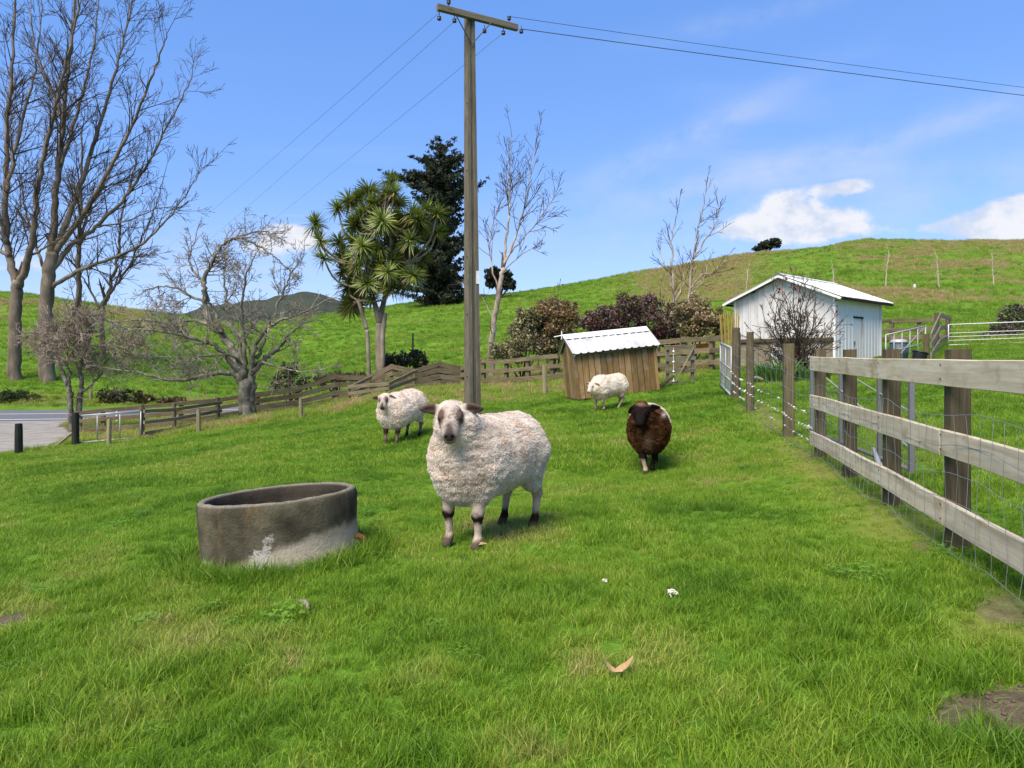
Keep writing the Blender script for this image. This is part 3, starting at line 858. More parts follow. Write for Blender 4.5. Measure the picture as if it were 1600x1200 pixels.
    me.vertices.add(len(V)); me.vertices.foreach_set('co', V.astype(np.float32).ravel())
    rot = np.stack([rg.normal(0, 0.12, len(V)), rg.normal(0, 0.12, len(V)), rg.random(len(V)) * 6.283], 1)
    for nm, ty, arr in (('rot', 'FLOAT_VECTOR', rot), ('scl', 'FLOAT', s), ('tint', 'FLOAT', t)):
        at_ = me.attributes.new(nm, ty, 'POINT')
        at_.data.foreach_set('vector' if ty == 'FLOAT_VECTOR' else 'value', arr.astype(np.float32).ravel())
    ka = me.attributes.new('kind_id', 'INT', 'POINT'); ka.data.foreach_set('value', k.astype(np.int32))
    o = link('grass', me, MAT['grass'])
    tag(o, 'green pasture grass covering the paddock and hills', 'grass', None, 'stuff')
    ng = bpy.data.node_groups.new('grass_nodes', 'GeometryNodeTree')
    ng.interface.new_socket('Geometry', in_out='INPUT', socket_type='NodeSocketGeometry')
    ng.interface.new_socket('Geometry', in_out='OUTPUT', socket_type='NodeSocketGeometry')
    gi = ng.nodes.new('NodeGroupInput'); go = ng.nodes.new('NodeGroupOutput')
    ci = ng.nodes.new('GeometryNodeCollectionInfo'); ci.inputs[0].default_value = CL
    ci.inputs[1].default_value = True; ci.inputs[2].default_value = True
    iop = ng.nodes.new('GeometryNodeInstanceOnPoints')
    iop.inputs['Pick Instance'].default_value = True
    def na(nm, ty):
        q = ng.nodes.new('GeometryNodeInputNamedAttribute'); q.data_type = ty; q.inputs[0].default_value = nm
        return q.outputs[0]
    ng.links.new(gi.outputs[0], iop.inputs['Points'])
    ng.links.new(ci.outputs[0], iop.inputs['Instance'])
    ng.links.new(na('kind_id', 'INT'), iop.inputs['Instance Index'])
    e2r = ng.nodes.new('FunctionNodeEulerToRotation')
    ng.links.new(na('rot', 'FLOAT_VECTOR'), e2r.inputs[0])
    ng.links.new(e2r.outputs[0], iop.inputs['Rotation'])
    ng.links.new(na('scl', 'FLOAT'), iop.inputs['Scale'])
    ng.links.new(iop.outputs[0], go.inputs[0])
    md = o.modifiers.new('grass', 'NODES'); md.node_group = ng
    print('GRASS', len(V))
TR = (-1.625, 4.98, 0.55)     # trough x, y, radius
scatter()

# ------------------------------------------------------------------ pole and wires
def build_pole():
    base = gp(738.5, 14.8)
    c = Vector((0.877, 0.48, 0)).normalized()          # along the crossarm, right and away
    n = Vector((0.48, -0.877, 0))                       # towards the viewer's right
    top = CZ - (22 - HZ) / F * 14.8
    H = top - base.z
    P = thing('utility_pole', 'tall weathered wooden power pole with a crossarm behind the big white sheep', 'power pole', base)
    # I-shaped post: two flanges and a recessed web, tapering
    lean = Vector((-0.008, 0, 0))
    def sec(h):
        s = 0.135 + (0.085 - 0.135) * h / H
        g = s * 0.36; r = s * 0.30
        pr = [(-s, -s), (s, -s), (s, -g), (s - r, -g * .8), (s - r, g * .8), (s, g), (s, s), (-s, s), (-s, g), (-s + r, g * .8), (-s + r, -g * .8), (-s, -g)]
        return [Vector((base.x, base.y, base.z + h)) + n * a + c * b + lean * h for a, b in pr]
    m = MB(); K = 12; hs_ = [-0.3, 0.5, 2, 4, 6, 7.5, H]
    for h in hs_: m.v += [tuple(p) for p in sec(h)]
    for i in range(len(hs_) - 1):
        for j in range(K):
            m.f.append((i * K + j, i * K + (j + 1) % K, (i + 1) * K + (j + 1) % K, (i + 1) * K + j))
    m.f.append(tuple((len(hs_) - 1) * K + j for j in range(K)))
    # grain runs up the post: model it lying along x, then stand it up
    M = Matrix(((0, 0, 1, 0), (0, 1, 0, 0), (-1, 0, 0, 0), (0, 0, 0, 1)))   # local->world maps x to z
    M = Matrix(((0, 1, 0, 0), (0, 0, 1, 0), (1, 0, 0, 0), (0, 0, 0, 1)))
    Mi = M.inverted()
    V = [Mi @ (Vector(v) - base) for v in m.v]
    W_ = M.copy(); W_.translation = base
    place('post', np_mesh('post', [tuple(v) for v in V], m.f), MAT['pole'], P, W_)
    ac = Vector((base.x, base.y, top - 0.10)) + lean * H + n * 0.13
    L = 1.86
    a0 = ac - c * 0.78; 
    arm = place('crossarm', board_mesh(L, 0.13, 0.10, 3, 0.008, 0.002), MAT['pole'], P, frame(a0, c, (0, 0, 1)))
    for sgn, q in ((-1, -0.42), (1, 0.42)):
        MB().tube([ac + c * q - n * -0.06 + Vector((0, 0, -0.06)), Vector((base.x, base.y, top - 0.68)) + lean * H + n * 0.12], 0.012, 6).build('brace', MAT['line'], P)
    def insulator(p, up=1):
        m = MB()
        prof = [(0, 0.012), (0.02, 0.04), (0.035, 0.045), (0.05, 0.03), (0.065, 0.045), (0.085, 0.045), (0.10, 0.02)]
        m.tube([p + Vector((0, 0, up * h)) for h, r in prof], [r for h, r in prof], 10)
        m.tube([p - Vector((0, 0, up * 0.07)), p], 0.009, 6)
        m.build('insulator', MAT['ceramic'], arm, smooth=True)
    e0 = a0 - c * 0.02; e1 = a0 + c * (L + 0.04)
    insulator(a0 + c * 0.05 + Vector((0, 0, -0.15)) - n * .02, -1)
    insulator(a0 + c * 0.25 + Vector((0, 0, 0.11)))
    insulator(a0 + c * 0.38 + Vector((0, 0, -0.13)), -1)
    insulator(a0 + c * 1.07 + Vector((0, 0, -0.19)), -1)
    insulator(a0 + c * 1.52 + Vector((0, 0, -0.13)), -1)
    insulator(a0 + c * 1.66 + Vector((0, 0, 0.11)))
    insulator(a0 + c * (L + 0.1) + Vector((0, 0, 0.0)), -1)
    hp = base + Vector((0, 0, CZ - (434 - HZ) / F * 14.8 - base.z))
    s = 0.10
    MB().box(hp + n * (0.115) + c * 0.065, (0.075, 0.006, 0.27), X=c, Z=(0, 0, 1)).build('marker_plate', MAT['white_plastic'], P)
    for h in (0.9, 2.2, 3.4, 5.2, 6.6):
        MB().tube([base + Vector((0, 0, h)) + n * 0.05 - c * 0.10, base + Vector((0, 0, h)) + n * 0.05 - c * 0.165], 0.012, 6).build('bolt', MAT['line'], P)
    # lines
    def wire(a, b, sag, label, r=0.007):
        pts = []
        for i in range(33):
            f = i / 32; q = a.lerp(b, f); q.z -= sag * 4 * f * (1 - f); pts.append(q)
        o = MB().tube(pts, r, 5).build('power_line', MAT['line'], None, a)
        tag(o, label, 'power line', 'power lines on the pole')
    rt = a0 + c * (L + 0.1)
    wire(rt, at(2700, 265, 26), 0.25, 'thicker dark power line running right from the crossarm end', 0.009)
    wire(a0 + c * 1.66 + Vector((0, 0, 0.2)), at(2700, 240, 30), 0.45, 'thin upper power line running right from the crossarm', 0.006)
    wire(a0 + c * 0.02 + Vector((0, 0, -0.12)), at(150, 450, 150), 1.5, 'topmost power line running down left behind the bare trees', 0.0038)
    wire(a0 + c * 0.40 + Vector((0, 0, -0.18)), at(185, 466, 150), 1.5, 'middle power line running down left behind the bare trees', 0.0038)
    wire(a0 + c * 1.52 + Vector((0, 0, -0.18)), at(225, 470, 150), 1.5, 'lowest power line running down left behind the bare trees', 0.0038)
build_pole()

# ------------------------------------------------------------------ concrete trough
def trough_mat():
    m, t, out = new_mat('stained_concrete')
    o = t.obj()
    s = t.n('ShaderNodeSeparateXYZ'); t.set(s.inputs[0], o)
    n = t.noise(o, 4.5, 6, 0.65); f_ = t.noise(o, 55, 5, 0.75); n3 = t.noise(t.scale(o, (1, 1, 0.25)), 9, 5, 0.6); big = t.noise(o, 1.7, 4, 0.6)
    stain = t.ramp(n, [(0.30, (0.026, 0.022, 0.014)), (0.46, (0.058, 0.050, 0.031)), (0.56, (0.085, 0.075, 0.047)), (0.74, (0.14, 0.125, 0.083))])
    stain = t.mix(t.step(n3, 0.52, 0.74), stain, (0.16, 0.105, 0.045, 1))
    clean = t.ramp(n, [(0.3, (0.24, 0.205, 0.145)), (0.7, (0.37, 0.33, 0.25))])
    # tide line: clean at the foot, higher towards the right-hand side
    edge = t.math('ADD', 0.095, t.math('ADD', t.math('MULTIPLY', t.math('MAXIMUM', s.outputs[0], -0.15), 0.21), t.math('MULTIPLY', t.math('SUBTRACT', big, 0.5), 0.17)))
    hgt = t.math('SUBTRACT', t.math('ADD', s.outputs[2], t.math('MULTIPLY', t.math('SUBTRACT', n3, 0.5), 0.10)), edge)
    c = t.mix(t.step(hgt, -0.015, 0.045), clean, stain)
    # lime splashes
    for (x, z, r) in ((0.10, 0.225, 0.026), (0.085, 0.165, 0.022), (0.03, 0.12, 0.045), (0.085, 0.09, 0.035), (0.045, 0.075, 0.035)):
        dxx = t.math('SUBTRACT', s.outputs[0], x); dzz = t.math('SUBTRACT', s.outputs[2], z)
        dd = t.math('SQRT', t.math('ADD', t.math('MULTIPLY', dxx, dxx), t.math('MULTIPLY', dzz, dzz)))
        msk = t.step(t.math('ADD', dd, t.math('MULTIPLY', t.math('SUBTRACT', t.noise(o, 26, 5, 0.7), 0.5), 0.13)), r + 0.012, r - 0.004)
        msk = t.math('MULTIPLY', msk, t.math('LESS_THAN', s.outputs[1], 0.0))
        c = t.mix(t.math('MULTIPLY', msk, t.step(t.noise(o, 70, 4, 0.7), 0.36, 0.56)), c, (0.36, 0.35, 0.31, 1))
    rr = t.math('SQRT', t.math('ADD', t.math('MULTIPLY', s.outputs[0], s.outputs[0]), t.math('MULTIPLY', s.outputs[1], s.outputs[1])))
    c = t.mix(t.step(rr, 0.498, 0.482), c, t.ramp(n, [(0.3, (0.022, 0.018, 0.013)), (0.7, (0.06, 0.05, 0.035))]))
    # rim mixed to a paler tone towards its top
    c = t.mix(t.math('MULTIPLY', t.step(s.outputs[2], 0.432, 0.452), 0.7), c, t.ramp(f_, [(0.35, (0.16, 0.14, 0.10)), (0.7, (0.40, 0.37, 0.30))]))
    c = t.mix(t.math('MULTIPLY', t.step(f_, 0.5, 0.8), 0.35), c, (0.04, 0.035, 0.025, 1))
    finish(t, out, c, 0.92, 0.2, normal=t.bump(t.math('ADD', f_, n), 0.9, 0.015))
    return m
MAT['trough'] = trough_mat()
def build_trough():
    x, y, R = TR[0], TR[1], 0.535
    z = g1(x, y)
    z += 0.03
    T = thing('concrete_trough', 'round stained concrete water trough standing in the grass', 'trough', (x, y, z - 0.03))
    rot = Matrix.Rotation(math.radians(-4.3), 4, 'Y')
    rot = rot @ Matrix.Rotation(math.radians(-2.6), 4, 'X')
    K = 72
    prof = [(R + 0.035, -0.12), (R + 0.028, 0.03), (R + 0.012, 0.085), (R - 0.004, 0.11), (R, 0.25), (R + 0.004, 0.40), (R - 0.002, 0.440), (R - 0.016, 0.452),
            (R - 0.040, 0.452), (R - 0.056, 0.440), (R - 0.062, 0.38), (R - 0.066, 0.05)]
    V = []; Fc = []
    rg = random.Random(4)
    for i, (r, h) in enumerate(prof):
        for j in range(K):
            a = 2 * math.pi * j / K
            q = Vector((math.cos(a), math.sin(a), h * 3))
            dr = (mnoise.noise(q * 2.2) * 0.007 + mnoise.noise(q * 9) * 0.005)
            dh = (mnoise.noise(Vector((math.cos(a) * 5, math.sin(a) * 5, 3))) * 0.007 - max(0, mnoise.noise(Vector((math.cos(a) * 13, math.sin(a) * 13, 7))) - .25) * 0.03) if i in (6, 7, 8, 9) else 0
            V.append(((r + dr) * math.cos(a), (r + dr) * math.sin(a), h + dh))
    for i in range(len(prof) - 1):
        for j in range(K):
            Fc.append((i * K + j, i * K + (j + 1) % K, (i + 1) * K + (j + 1) % K, (i + 1) * K + j))
    Fc.append(tuple((len(prof) - 1) * K + j for j in range(K)))
    o = place('ring', np_mesh('ring', V, Fc, True), MAT['trough'], T, Matrix.Translation((x, y, z - 0.03)) @ rot)
    # water
    m, t, out = new_mat('dark_water')
    finish(t, out, (0.02, 0.02, 0.014, 1), 0.06, 0.5, normal=t.bump(t.noise(t.obj(), 7, 3, 0.5), 0.05, 0.01))
    wb = MB(); 
    wb.poly([(x + (R - 0.05) * math.cos(2 * math.pi * j / 48), y + (R - 0.05) * math.sin(2 * math.pi * j / 48), z + 0.235) for j in range(48)])
    wb.build('water', m, T)
    # rusty inlet pipe on the right-hand side
    b = Vector((x + R + 0.02, y - 0.03, z + 0.10))
    MB().tube([b + Vector((-0.05, 0, 0.02)), b + Vector((0.0, -.01, 0.03)), b + Vector((0.03, -.02, 0.02)), b + Vector((0.045, -.03, -0.02)), b + Vector((0.04, -.03, -0.06)), b + Vector((0.03, -.02, -0.12))], [0.018, 0.02, 0.019, 0.018, 0.02, 0.018], 10).build('inlet_pipe', MAT['rust'], T, smooth=True)
build_trough()

# ------------------------------------------------------------------ near board fence with netting
def fx(y): return FENCE_P0.x + 0.226 * (y - FENCE_P0.y)
FD = Vector((0.226, 1.0, 0)).normalized()
FN = Vector((-1.0, 0.226, 0)).normalized()           # towards the paddock
def build_near_fence():
    ys = [1.75, 2.95, 4.14, 5.38, 6.63, 7.95]
    base = Vector((fx(5.0), 5.0, g1(fx(5.0), 5.0)))
    Fn = thing('board_fence', 'pale three-board fence with wire netting at the right edge', 'fence', base)
    wid = [0.115, 0.115, 0.118, 0.115, 0.112, 0.115]
    tops = []
    for i, y in enumerate(ys):
        x = fx(y); z = g1(x, y)
        H = CZ + (560 - 546) / F * y - z if y > 3 else 1.2
        me = board_mesh(H + 0.3, wid[i], wid[i] * 0.9, 50 + i, 0.008, 0.003)
        place('post', me, MAT['post_dark'], Fn, frame((x, y, z - 0.3), (0, 0, 1), FD))
    # three lines of boards nailed on the paddock side
    def hline(y, k):
        z4 = g1(fx(4.14), 4.14); z8 = g1(fx(7.95), 7.95); f = (y - 4.14) / (7.95 - 4.14)
        return (z4 + (z8 - z4) * f) + (1.045, 0.632, 0.222)[k]
    breaks = [[1.2, 5.40, 8.06], [1.2, 4.16, 6.64, 8.08], [1.2, 4.12, 6.66, 8.07]]
    hh = [0.157, 0.150, 0.150]
    for k in range(3):
        for j in range(len(breaks[k]) - 1):
            y0, y1 = breaks[k][j] + 0.004, breaks[k][j + 1] - 0.004
            p0 = Vector((fx(y0), y0, hline(y0, k))) + FN * 0.072
            p1 = Vector((fx(y1), y1, hline(y1, k))) + FN * 0.072
            if y1 > 7: p1.z += (0.015, 0.0, -0.01)[k]
            d = p1 - p0
            b = place('board', board_mesh(d.length, hh[k], 0.034, 80 + k * 5 + j, 0.004, 0.0035), MAT['rail_new'], Fn, frame(p0, d, (0, 0, 1)))
            for yy in ys:
                if y0 <= yy <= y1:
                    f = (yy - y0) / (y1 - y0)
                    q = p0.lerp(p1, f) + FN * 0.018
                    for dz in (-0.04, 0.045): MB().tube([q + Vector((0, 0, dz)), q + Vector((0, 0, dz)) + FN * 0.004], 0.006, 6).build('nail', MAT['line'], b)
    # wire netting hung in front of the boards
    wb = MB(); rg = random.Random(8)
    heights = [0.035, 0.16, 0.30, 0.45, 0.62, 0.80]
    yv = np.arange(1.4, 8.02, 0.1)
    def npt(y, h, s):
        z = g1(fx(y), y)
        sagg = 0.010 * math.sin(y * 2.9 + s) + 0.004 * math.sin(y * 13 + s * 2)
        off = 0.102 + 0.06 * max(0, 0.25 - h) + 0.012 * math.sin(y * 7 + s)
        return Vector((fx(y), y, z + h + sagg)) + FN * off
    for s, h in enumerate(heights):
        wb.tube([npt(y, h, s) for y in yv], 0.0019, 4, False)
    y = 1.5
    while y < 8.0:
        wb.tube([npt(y + rg.uniform(-.012, .012), h, s) for s, h in enumerate(heights)], 0.0015, 4, False)
        y += 0.15
    tag(wb.build('wire_netting', MAT['wire'], Fn), None, None, None, None)
build_near_fence()

def wisp(m, p, r, rg):
    """a wisp of wool caught on a wire"""
    for _ in range(6):
        d = Vector((rg.uniform(-1, 1), rg.uniform(-1, 1), rg.uniform(-1, 0.6))).normalized()
        q = p + d * r * rg.uniform(0.6, 1.6)
        m.tube([p, p.lerp(q, 0.5) + Vector((rg.uniform(-1, 1), rg.uniform(-1, 1), rg.uniform(-1, 1))) * r * 0.3, q], [r * 0.32, r * 0.25, 0.001], 4)
def build_wire_fence():
    pts = [(1283, 7.95, None), (1232, 9.6, 537), (1172, 12.1, 519), (1150, 13.5, 512)]
    base = gp(1232, 9.6)
    Fw = thing('wire_fence', 'wire fence on dark posts running to the grey mesh gate', 'fence', base)
    tops = []
    for i, (px, d, ty) in enumerate(pts):
        b = gp(px, d)
        if i == 0:
            tops.append((b, 1.1)); continue
        H = CZ - (ty - HZ) / F * d - b.z
        s = (0.13, 0.135, 0.13, 0.16)[i]
        if i == 1: me = board_mesh(H + 0.3, s * 1.15, s, 150 + i, 0.012)
        else: me = round_post_mesh(H + 0.3, s / 2, 150 + i)
        place('post', me, MAT['post_dark'], Fw, frame((b.x, b.y, b.z - 0.3), (0, 0, 1), FD))
        tops.append((b, min(H, 1.25) - 0.08))
    # angled stay of bleached timber at the gate post
    wm = MB(); wl = MB(); rg = random.Random(31)
    for k in range(7):
        f = (0.05, 0.17, 0.30, 0.45, 0.62, 0.80, 0.98)[k]
        for (a, ha), (b, hb) in zip(tops[:-1], tops[1:]):
            L = []
            for i in range(13):
                t = i / 12
                q = a.lerp(b, t) + Vector((0, 0, (ha * (1 - t) + hb * t) * f - 0.05 * math.sin(math.pi * t) * (0.4 + 0.6 * f))) + FN * 0.08
                q += Vector((0, 0, rg.uniform(-.006, .006)))
                L.append(q)
                if k in (1, 2, 3) and rg.random() < (0.75 if k == 2 else 0.4): wisp(wl, q, rg.uniform(0.012, 0.028), rg)
            wm.tube(L, 0.0024, 4, False)
    for (a, ha), (b, hb) in zip(tops[:-1], tops[1:]):
        n = int((b - a).length / 0.3)
        for i in range(1, n):
            t = i / n
            q = a.lerp(b, t) + FN * 0.085
            wm.tube([q + Vector((0, 0, 0.03)), q + Vector((0, 0, (ha * (1 - t) + hb * t) * 0.95 - 0.05 * math.sin(math.pi * t)))], 0.0014, 4, False)
    wm.build('wire', MAT['wire'], Fw)
    tag(wl.build('wool_wisps', MAT['wool_bit'], Fw), 'white wisps of wool caught on the wires', None, None, 'stuff')
    b = gp(1150, 13.5)
    MB().tube([b + Vector((0.04, -0.5, 0.42)), b + Vector((0.22, -0.55, 0.44)), b + Vector((0.3, -0.6, 0.40))], 0.03, 7).build('log_spacer', MAT['plank_grey'], Fw)
build_wire_fence()

def pipe_gate(name, label, A, B, H, rails, ups, r, mat, mesh=0.0, diag=False, dz=0.08, group=None):
    """tubular gate between ground points A and B"""
    A = Vector(A); B = Vector(B)
    Gt = thing(name, label, 'gate', A.lerp(B, 0.5), group)
    za = Vector((0, 0, 1))
    m = MB()
    c = [A + za * dz, B + za * dz, B + za * (H + dz), A + za * (H + dz)]
    for i in range(4): m.tube([c[i], c[(i + 1) % 4]], r * 1.15, 8)
    m.build('gate_frame', mat, Gt, smooth=True)
    for f in rails:
        MB().tube([A + za * (dz + H * f), B + za * (dz + H * f)], r * 0.85, 6).build('rail', mat, Gt, smooth=True)
    for u in ups:
        p = A.lerp(B, u)
        MB().tube([p + za * dz, p + za * (H + dz)], r * 0.85, 6).build('upright', mat, Gt, smooth=True)
    if diag:
        MB().tube([A + za * dz, B + za * (dz + H)], r * 0.7, 6).build('diagonal', mat, Gt, smooth=True)
    if mesh:
        mm = MB(); L = (B - A).length
        n = int(L / mesh)
        for i in range(1, n):
            p = A.lerp(B, i / n); mm.tube([p + za * dz, p + za * (H + dz)], 0.0028, 4, False)
        n = int(H / mesh)
        for i in range(1, n):
            mm.tube([A + za * (dz + H * i / n), B + za * (dz + H * i / n)], 0.0028, 4, False)
        mm.build('mesh_panel', mat, Gt)
    return Gt
# mesh gate at the end of the wire fence
a = gp(1143, 13.75); b = gp(1126, 15.9)
pipe_gate('mesh_gate', 'silver mesh farm gate closing the wire fence beside the white shed', a, b, 0.93, (0.3, 0.55), (0.5,), 0.019, MAT['galv_pale'], mesh=0.11, dz=0.06)
# steel gate standing open behind the board fence
def bar_gate():
    A = Vector((fx(6.0) + 0.42, 6.1, 0)); B = Vector((fx(9.0) + 0.2, 9.2, 0))
    A.z = g1(A.x, A.y); B.z = g1(B.x, B.y)
    Gt = thing('steel_bar_gate', 'grey steel gate with upright bars seen through the board fence', 'gate', A.lerp(B, .5))
    m = MB(); za = Vector((0, 0, 1))
    m.tube([A + za * 0.12, B + za * 0.12], 0.022, 8); m.tube([A + za * 1.03, B + za * 1.03], 0.022, 8)
    m.build('gate_frame', MAT['galv'], Gt, smooth=True)
    for f, wd in ((0.0, .06), (0.13, .05), (0.24, .05), (0.62, 0.05), (1.0, 0.06)):
        p = A.lerp(B, f)
        place('upright', board_mesh(0.96, wd, wd * .7, int(f * 100), 0.006, 0.0), MAT['galv'], Gt, frame(p + za * 0.1, za, (B - A)))
    MB().tube([A + za * 0.3, B + za * 0.98], 0.008, 6).build('stay_wire', MAT['galv_pale'], Gt)
    MB().tube([A + za * 0.62, B.lerp(A, .3) + za * 1.0], 0.006, 6).build('stay_wire', MAT['galv_pale'], Gt)
    # rope of pale plastic under the bottom board
    pts = [gp(1345, 6.6) + Vector((0, 0, .25)), gp(1352, 6.4) + Vector((0, 0, .16)), gp(1362, 6.25) + Vector((0, 0, .10)), gp(1376, 6.0) + Vector((0, 0, 0.08))]
    pts = [p + Vector((0.12, 0, 0)) for p in pts]
    o = MB().tube(pts, [0.014, 0.026, 0.022, 0.03], 8).build('plastic_pipe', MAT['galv_pale'], None, pts[1], smooth=True)
    tag(o, 'pale plastic pipe lying under the lowest fence board', 'pipe')
bar_gate()

# ------------------------------------------------------------------ post-and-rail fences
def rail_fence(name, label, pts, H, rails, rail_w, rail_t, post_r, mat_r, mat_p, square=False, group=None, seed=0, skip=()):
    """pts: list of (px, depth[, top row]) posts; boards run between neighbours"""
    rg = random.Random(seed)
    P = [gp(p[0], p[1]) for p in pts]
    Fo = thing(name, label, 'fence', P[len(P) // 2], group)
    hs_ = []
    for i, p in enumerate(P):
        h = H + rg.uniform(-.02, .02)
        if len(pts[i]) > 2: h = CZ - (pts[i][2] - HZ) / F * pts[i][1] - p.z
        hs_.append(h)
        me = board_mesh(h + 0.25, post_r * 2, post_r * 1.8, seed * 31 + i, 0.008) if square else round_post_mesh(h + 0.25, post_r, seed * 31 + i)
        d = (P[min(i + 1, len(P) - 1)] - P[max(i - 1, 0)]); d.z = 0
        place('post', me, mat_p, Fo, frame((p.x, p.y, p.z - 0.25), (rg.uniform(-.02, .02), rg.uniform(-.02, .02), 1), d))
    for i in range(len(P) - 1):
        for k, f in enumerate(rails):
            if (i, k) in skip: continue
            a = P[i] + Vector((0, 0, hs_[i] * f)); b = P[i + 1] + Vector((0, 0, hs_[i + 1] * f))
            d = b - a; nrm = Vector((d.y, -d.x, 0)).normalized()
            if nrm.y > 0: nrm = -nrm
            off = nrm * (post_r + rail_t / 2 + 0.004)
            a = a + off - d.normalized() * 0.05; b = b + off + d.normalized() * 0.05
            if k % 2: a += nrm * 0.002
            me = board_mesh((b - a).length, rail_w * rg.uniform(.9, 1.08), rail_t, seed * 77 + i * 7 + k, 0.006, 0.006)
            place('rail', me, mat_r, Fo, frame(a, b - a, (0, 0, 1)))
    return Fo
rail_fence('rail_fence', 'old post and rail fence behind the wooden shelter and shrubs', [(1152, 20.8), (1112, 21.8, 524), (1068, 22.6), (1026, 23.4), (985, 24.2), (943, 25), (902, 25.8), (863, 26.4, 553), (826, 27.2), (791, 27.9, 561), (755, 28.6), (722, 29.2, 573)],
           1.12, (0.90, 0.56, 0.22), 0.16, 0.035, 0.075, MAT['rail_old'], MAT['rail_old'], True, seed=3)
rail_fence('rail_fence', 'dark boarded rail fence between the power pole and the cabbage tree pen', [(722, 29.25, 574), (685, 28.8), (648, 28.4, 577), (612, 28.3), (576, 28.3, 588)],
           1.1, (0.90, 0.66, 0.42, 0.2), 0.19, 0.03, 0.07, MAT['rail_old'], MAT['rail_old'], True, seed=4)
rail_fence('rail_fence', 'mossy rail fence between the cabbage tree and the spreading bare tree', [(576, 28.3, 588), (522, 28.2), (464, 28.1, 605), (402, 28.1, 613)],
           1.15, (0.90, 0.62, 0.34, 0.1), 0.2, 0.035, 0.075, MAT['rail_old'], MAT['rail_old'], True, seed=5)
rail_fence('rail_fence', 'roadside rail fence left of the spreading bare tree', [(402, 28.1, 613), (341, 27.9, 622), (283, 27.6, 627), (223, 27.3, 632), (161, 27.0, 638), (120, 26.8, 643)],
           1.15, (0.92, 0.60, 0.26), 0.15, 0.035, 0.075, MAT['rail_old'], MAT['rail_old'], True, seed=6)
rail_fence('rail_fence', 'yellowish half-round rail fence leading up from the pipe gate', [(222, 23.4, 632), (272, 24.9, 630), (341, 27.2, 621)],
           1.15, (0.80, 0.48, 0.16), 0.12, 0.06, 0.08, MAT['post_pale'], MAT['rail_old'], False, seed=7)
# pen round the cabbage tree
rail_fence('tree_pen', 'timber pen round the foot of the cabbage tree', [(577, 28.0, 587), (546, 25.2, 602), (605, 25.6, 598), (648, 28.0, 577)],
           1.1, (0.92, 0.56, 0.2), 0.13, 0.04, 0.055, MAT['post_pale'], MAT['rail_old'], False, seed=8)
# pipe gate and end posts by the driveway
a = gp(122, 22.6); b = gp(220, 23.3)
pipe_gate('pipe_gate', 'silver pipe gate by the gravel driveway at left', a, b, 0.86, (0.96,), (0.30, 0.66), 0.02, MAT['galv_pale'], dz=0.05)
def single_post(name, label, px, d, top, r, mat, cat='post', group=None, square=False, seed=0, lean=(0, 0)):
    b = gp(px, d)
    H = CZ - (top - HZ) / F * d - b.z
    me = board_mesh(H + 0.25, r * 2, r * 2, seed, 0.01) if square else round_post_mesh(H + 0.25, r, seed)
    o = place(name, me, mat, None, frame((b.x, b.y, b.z - 0.25), (lean[0], lean[1], 1), (0, 1, 0)))
    ORG[o.name] = b
    return tag(o, label, cat, group)
single_post('gate_post', 'thick black post at the hinge end of the pipe gate', 118, 22.5, 645, 0.105, MAT['black_post'], seed=1)
single_post('gate_post', 'lone black post standing beside the gravel driveway at far left', 29, 20.3, 662, 0.105, MAT['black_post'], seed=2)
p0 = gp(86, 22.2); p1 = gp(116, 22.5, 0.42)
o = place('brace_pole', round_post_mesh((p1 - p0).length, 0.045, 9), MAT['plank_grey'], None, frame(p0, p1 - p0, (0, 1, 0)))
tag(o, 'slanting timber brace against the black gate post', 'brace')
single_post('round_post', 'pale round post in front of the pipe gate', 170, 21.4, 655, 0.065, MAT['post_pale'], 'post', 'pale round posts in the paddock', seed=3, lean=(0.02, 0))
single_post('round_post', 'pale round post in front of the roadside fence and spreading tree', 311, 22.8, 640, 0.07, MAT['post_pale'], 'post', 'pale round posts in the paddock', seed=4, lean=(-0.02, 0))
single_post('round_post', 'pale round post right of the spreading bare tree', 471, 22.8, 622, 0.065, MAT['post_pale'], 'post', 'pale round posts in the paddock', seed=5, lean=(-0.03, 0))
single_post('round_post', 'pale round post left of the wooden shelter', 852, 20.5, 570, 0.075, MAT['post_pale'], 'post', 'pale round posts in the paddock', seed=6, lean=(-0.02, 0))
single_post('marker_post', 'white roadside marker post seen through the pipe gate', 183, 33.0, 642, 0.06, MAT['white_plastic'], 'marker post', seed=7)
single_post('verge_post', 'short pale timber post on the far road verge', 142, 45.0, 611, 0.10, MAT['post_pale'], 'post', seed=8)
single_post('hill_post', 'short dark post on the green slope behind the road', 257, 54, 594, 0.13, MAT['black_post'], 'post', seed=9)
single_post('hill_post', 'small white post on the hill right of the white shed', 1429, 62, 444, 0.09, MAT['white_plastic'], 'post', seed=10)
single_post('hill_post', 'thin dark post on the slope right of the cabbage tree', 645, 62, 520, 0.08, MAT['black_post'], 'post', seed=11)

# ------------------------------------------------------------------ wooden shelter
def corrugated(p0, ex, ey, Lx, Ly, amp, pitch, profile='sin', seg=6, thick=0.0):
    """sheet spanned by ex (across the ribs) and ey (along the ribs)"""
    ex = Vector(ex).normalized(); ey = Vector(ey).normalized(); nz = ex.cross(ey)
    n = max(2, int(Lx / pitch * seg))
    m = MB()
    for i in range(n + 1):
        x = Lx * i / n; ph = (x / pitch) % 1
        if profile == 'sin': z = amp * math.sin(2 * math.pi * ph)
        else: z = amp if ph < 0.22 else (0 if 0.32 < ph < 0.9 else amp * (1 - (ph - .22) / .1 if ph <= .32 else (ph - .9) / .1))
        for y in (0, Ly * 0.5, Ly):
            m.v.append(tuple(Vector(p0) + ex * x + ey * y + nz * z))
    for i in range(n):
        for j in range(2):
            a = i * 3 + j
            m.f.append((a, a + 3, a + 4, a + 1))
    return m
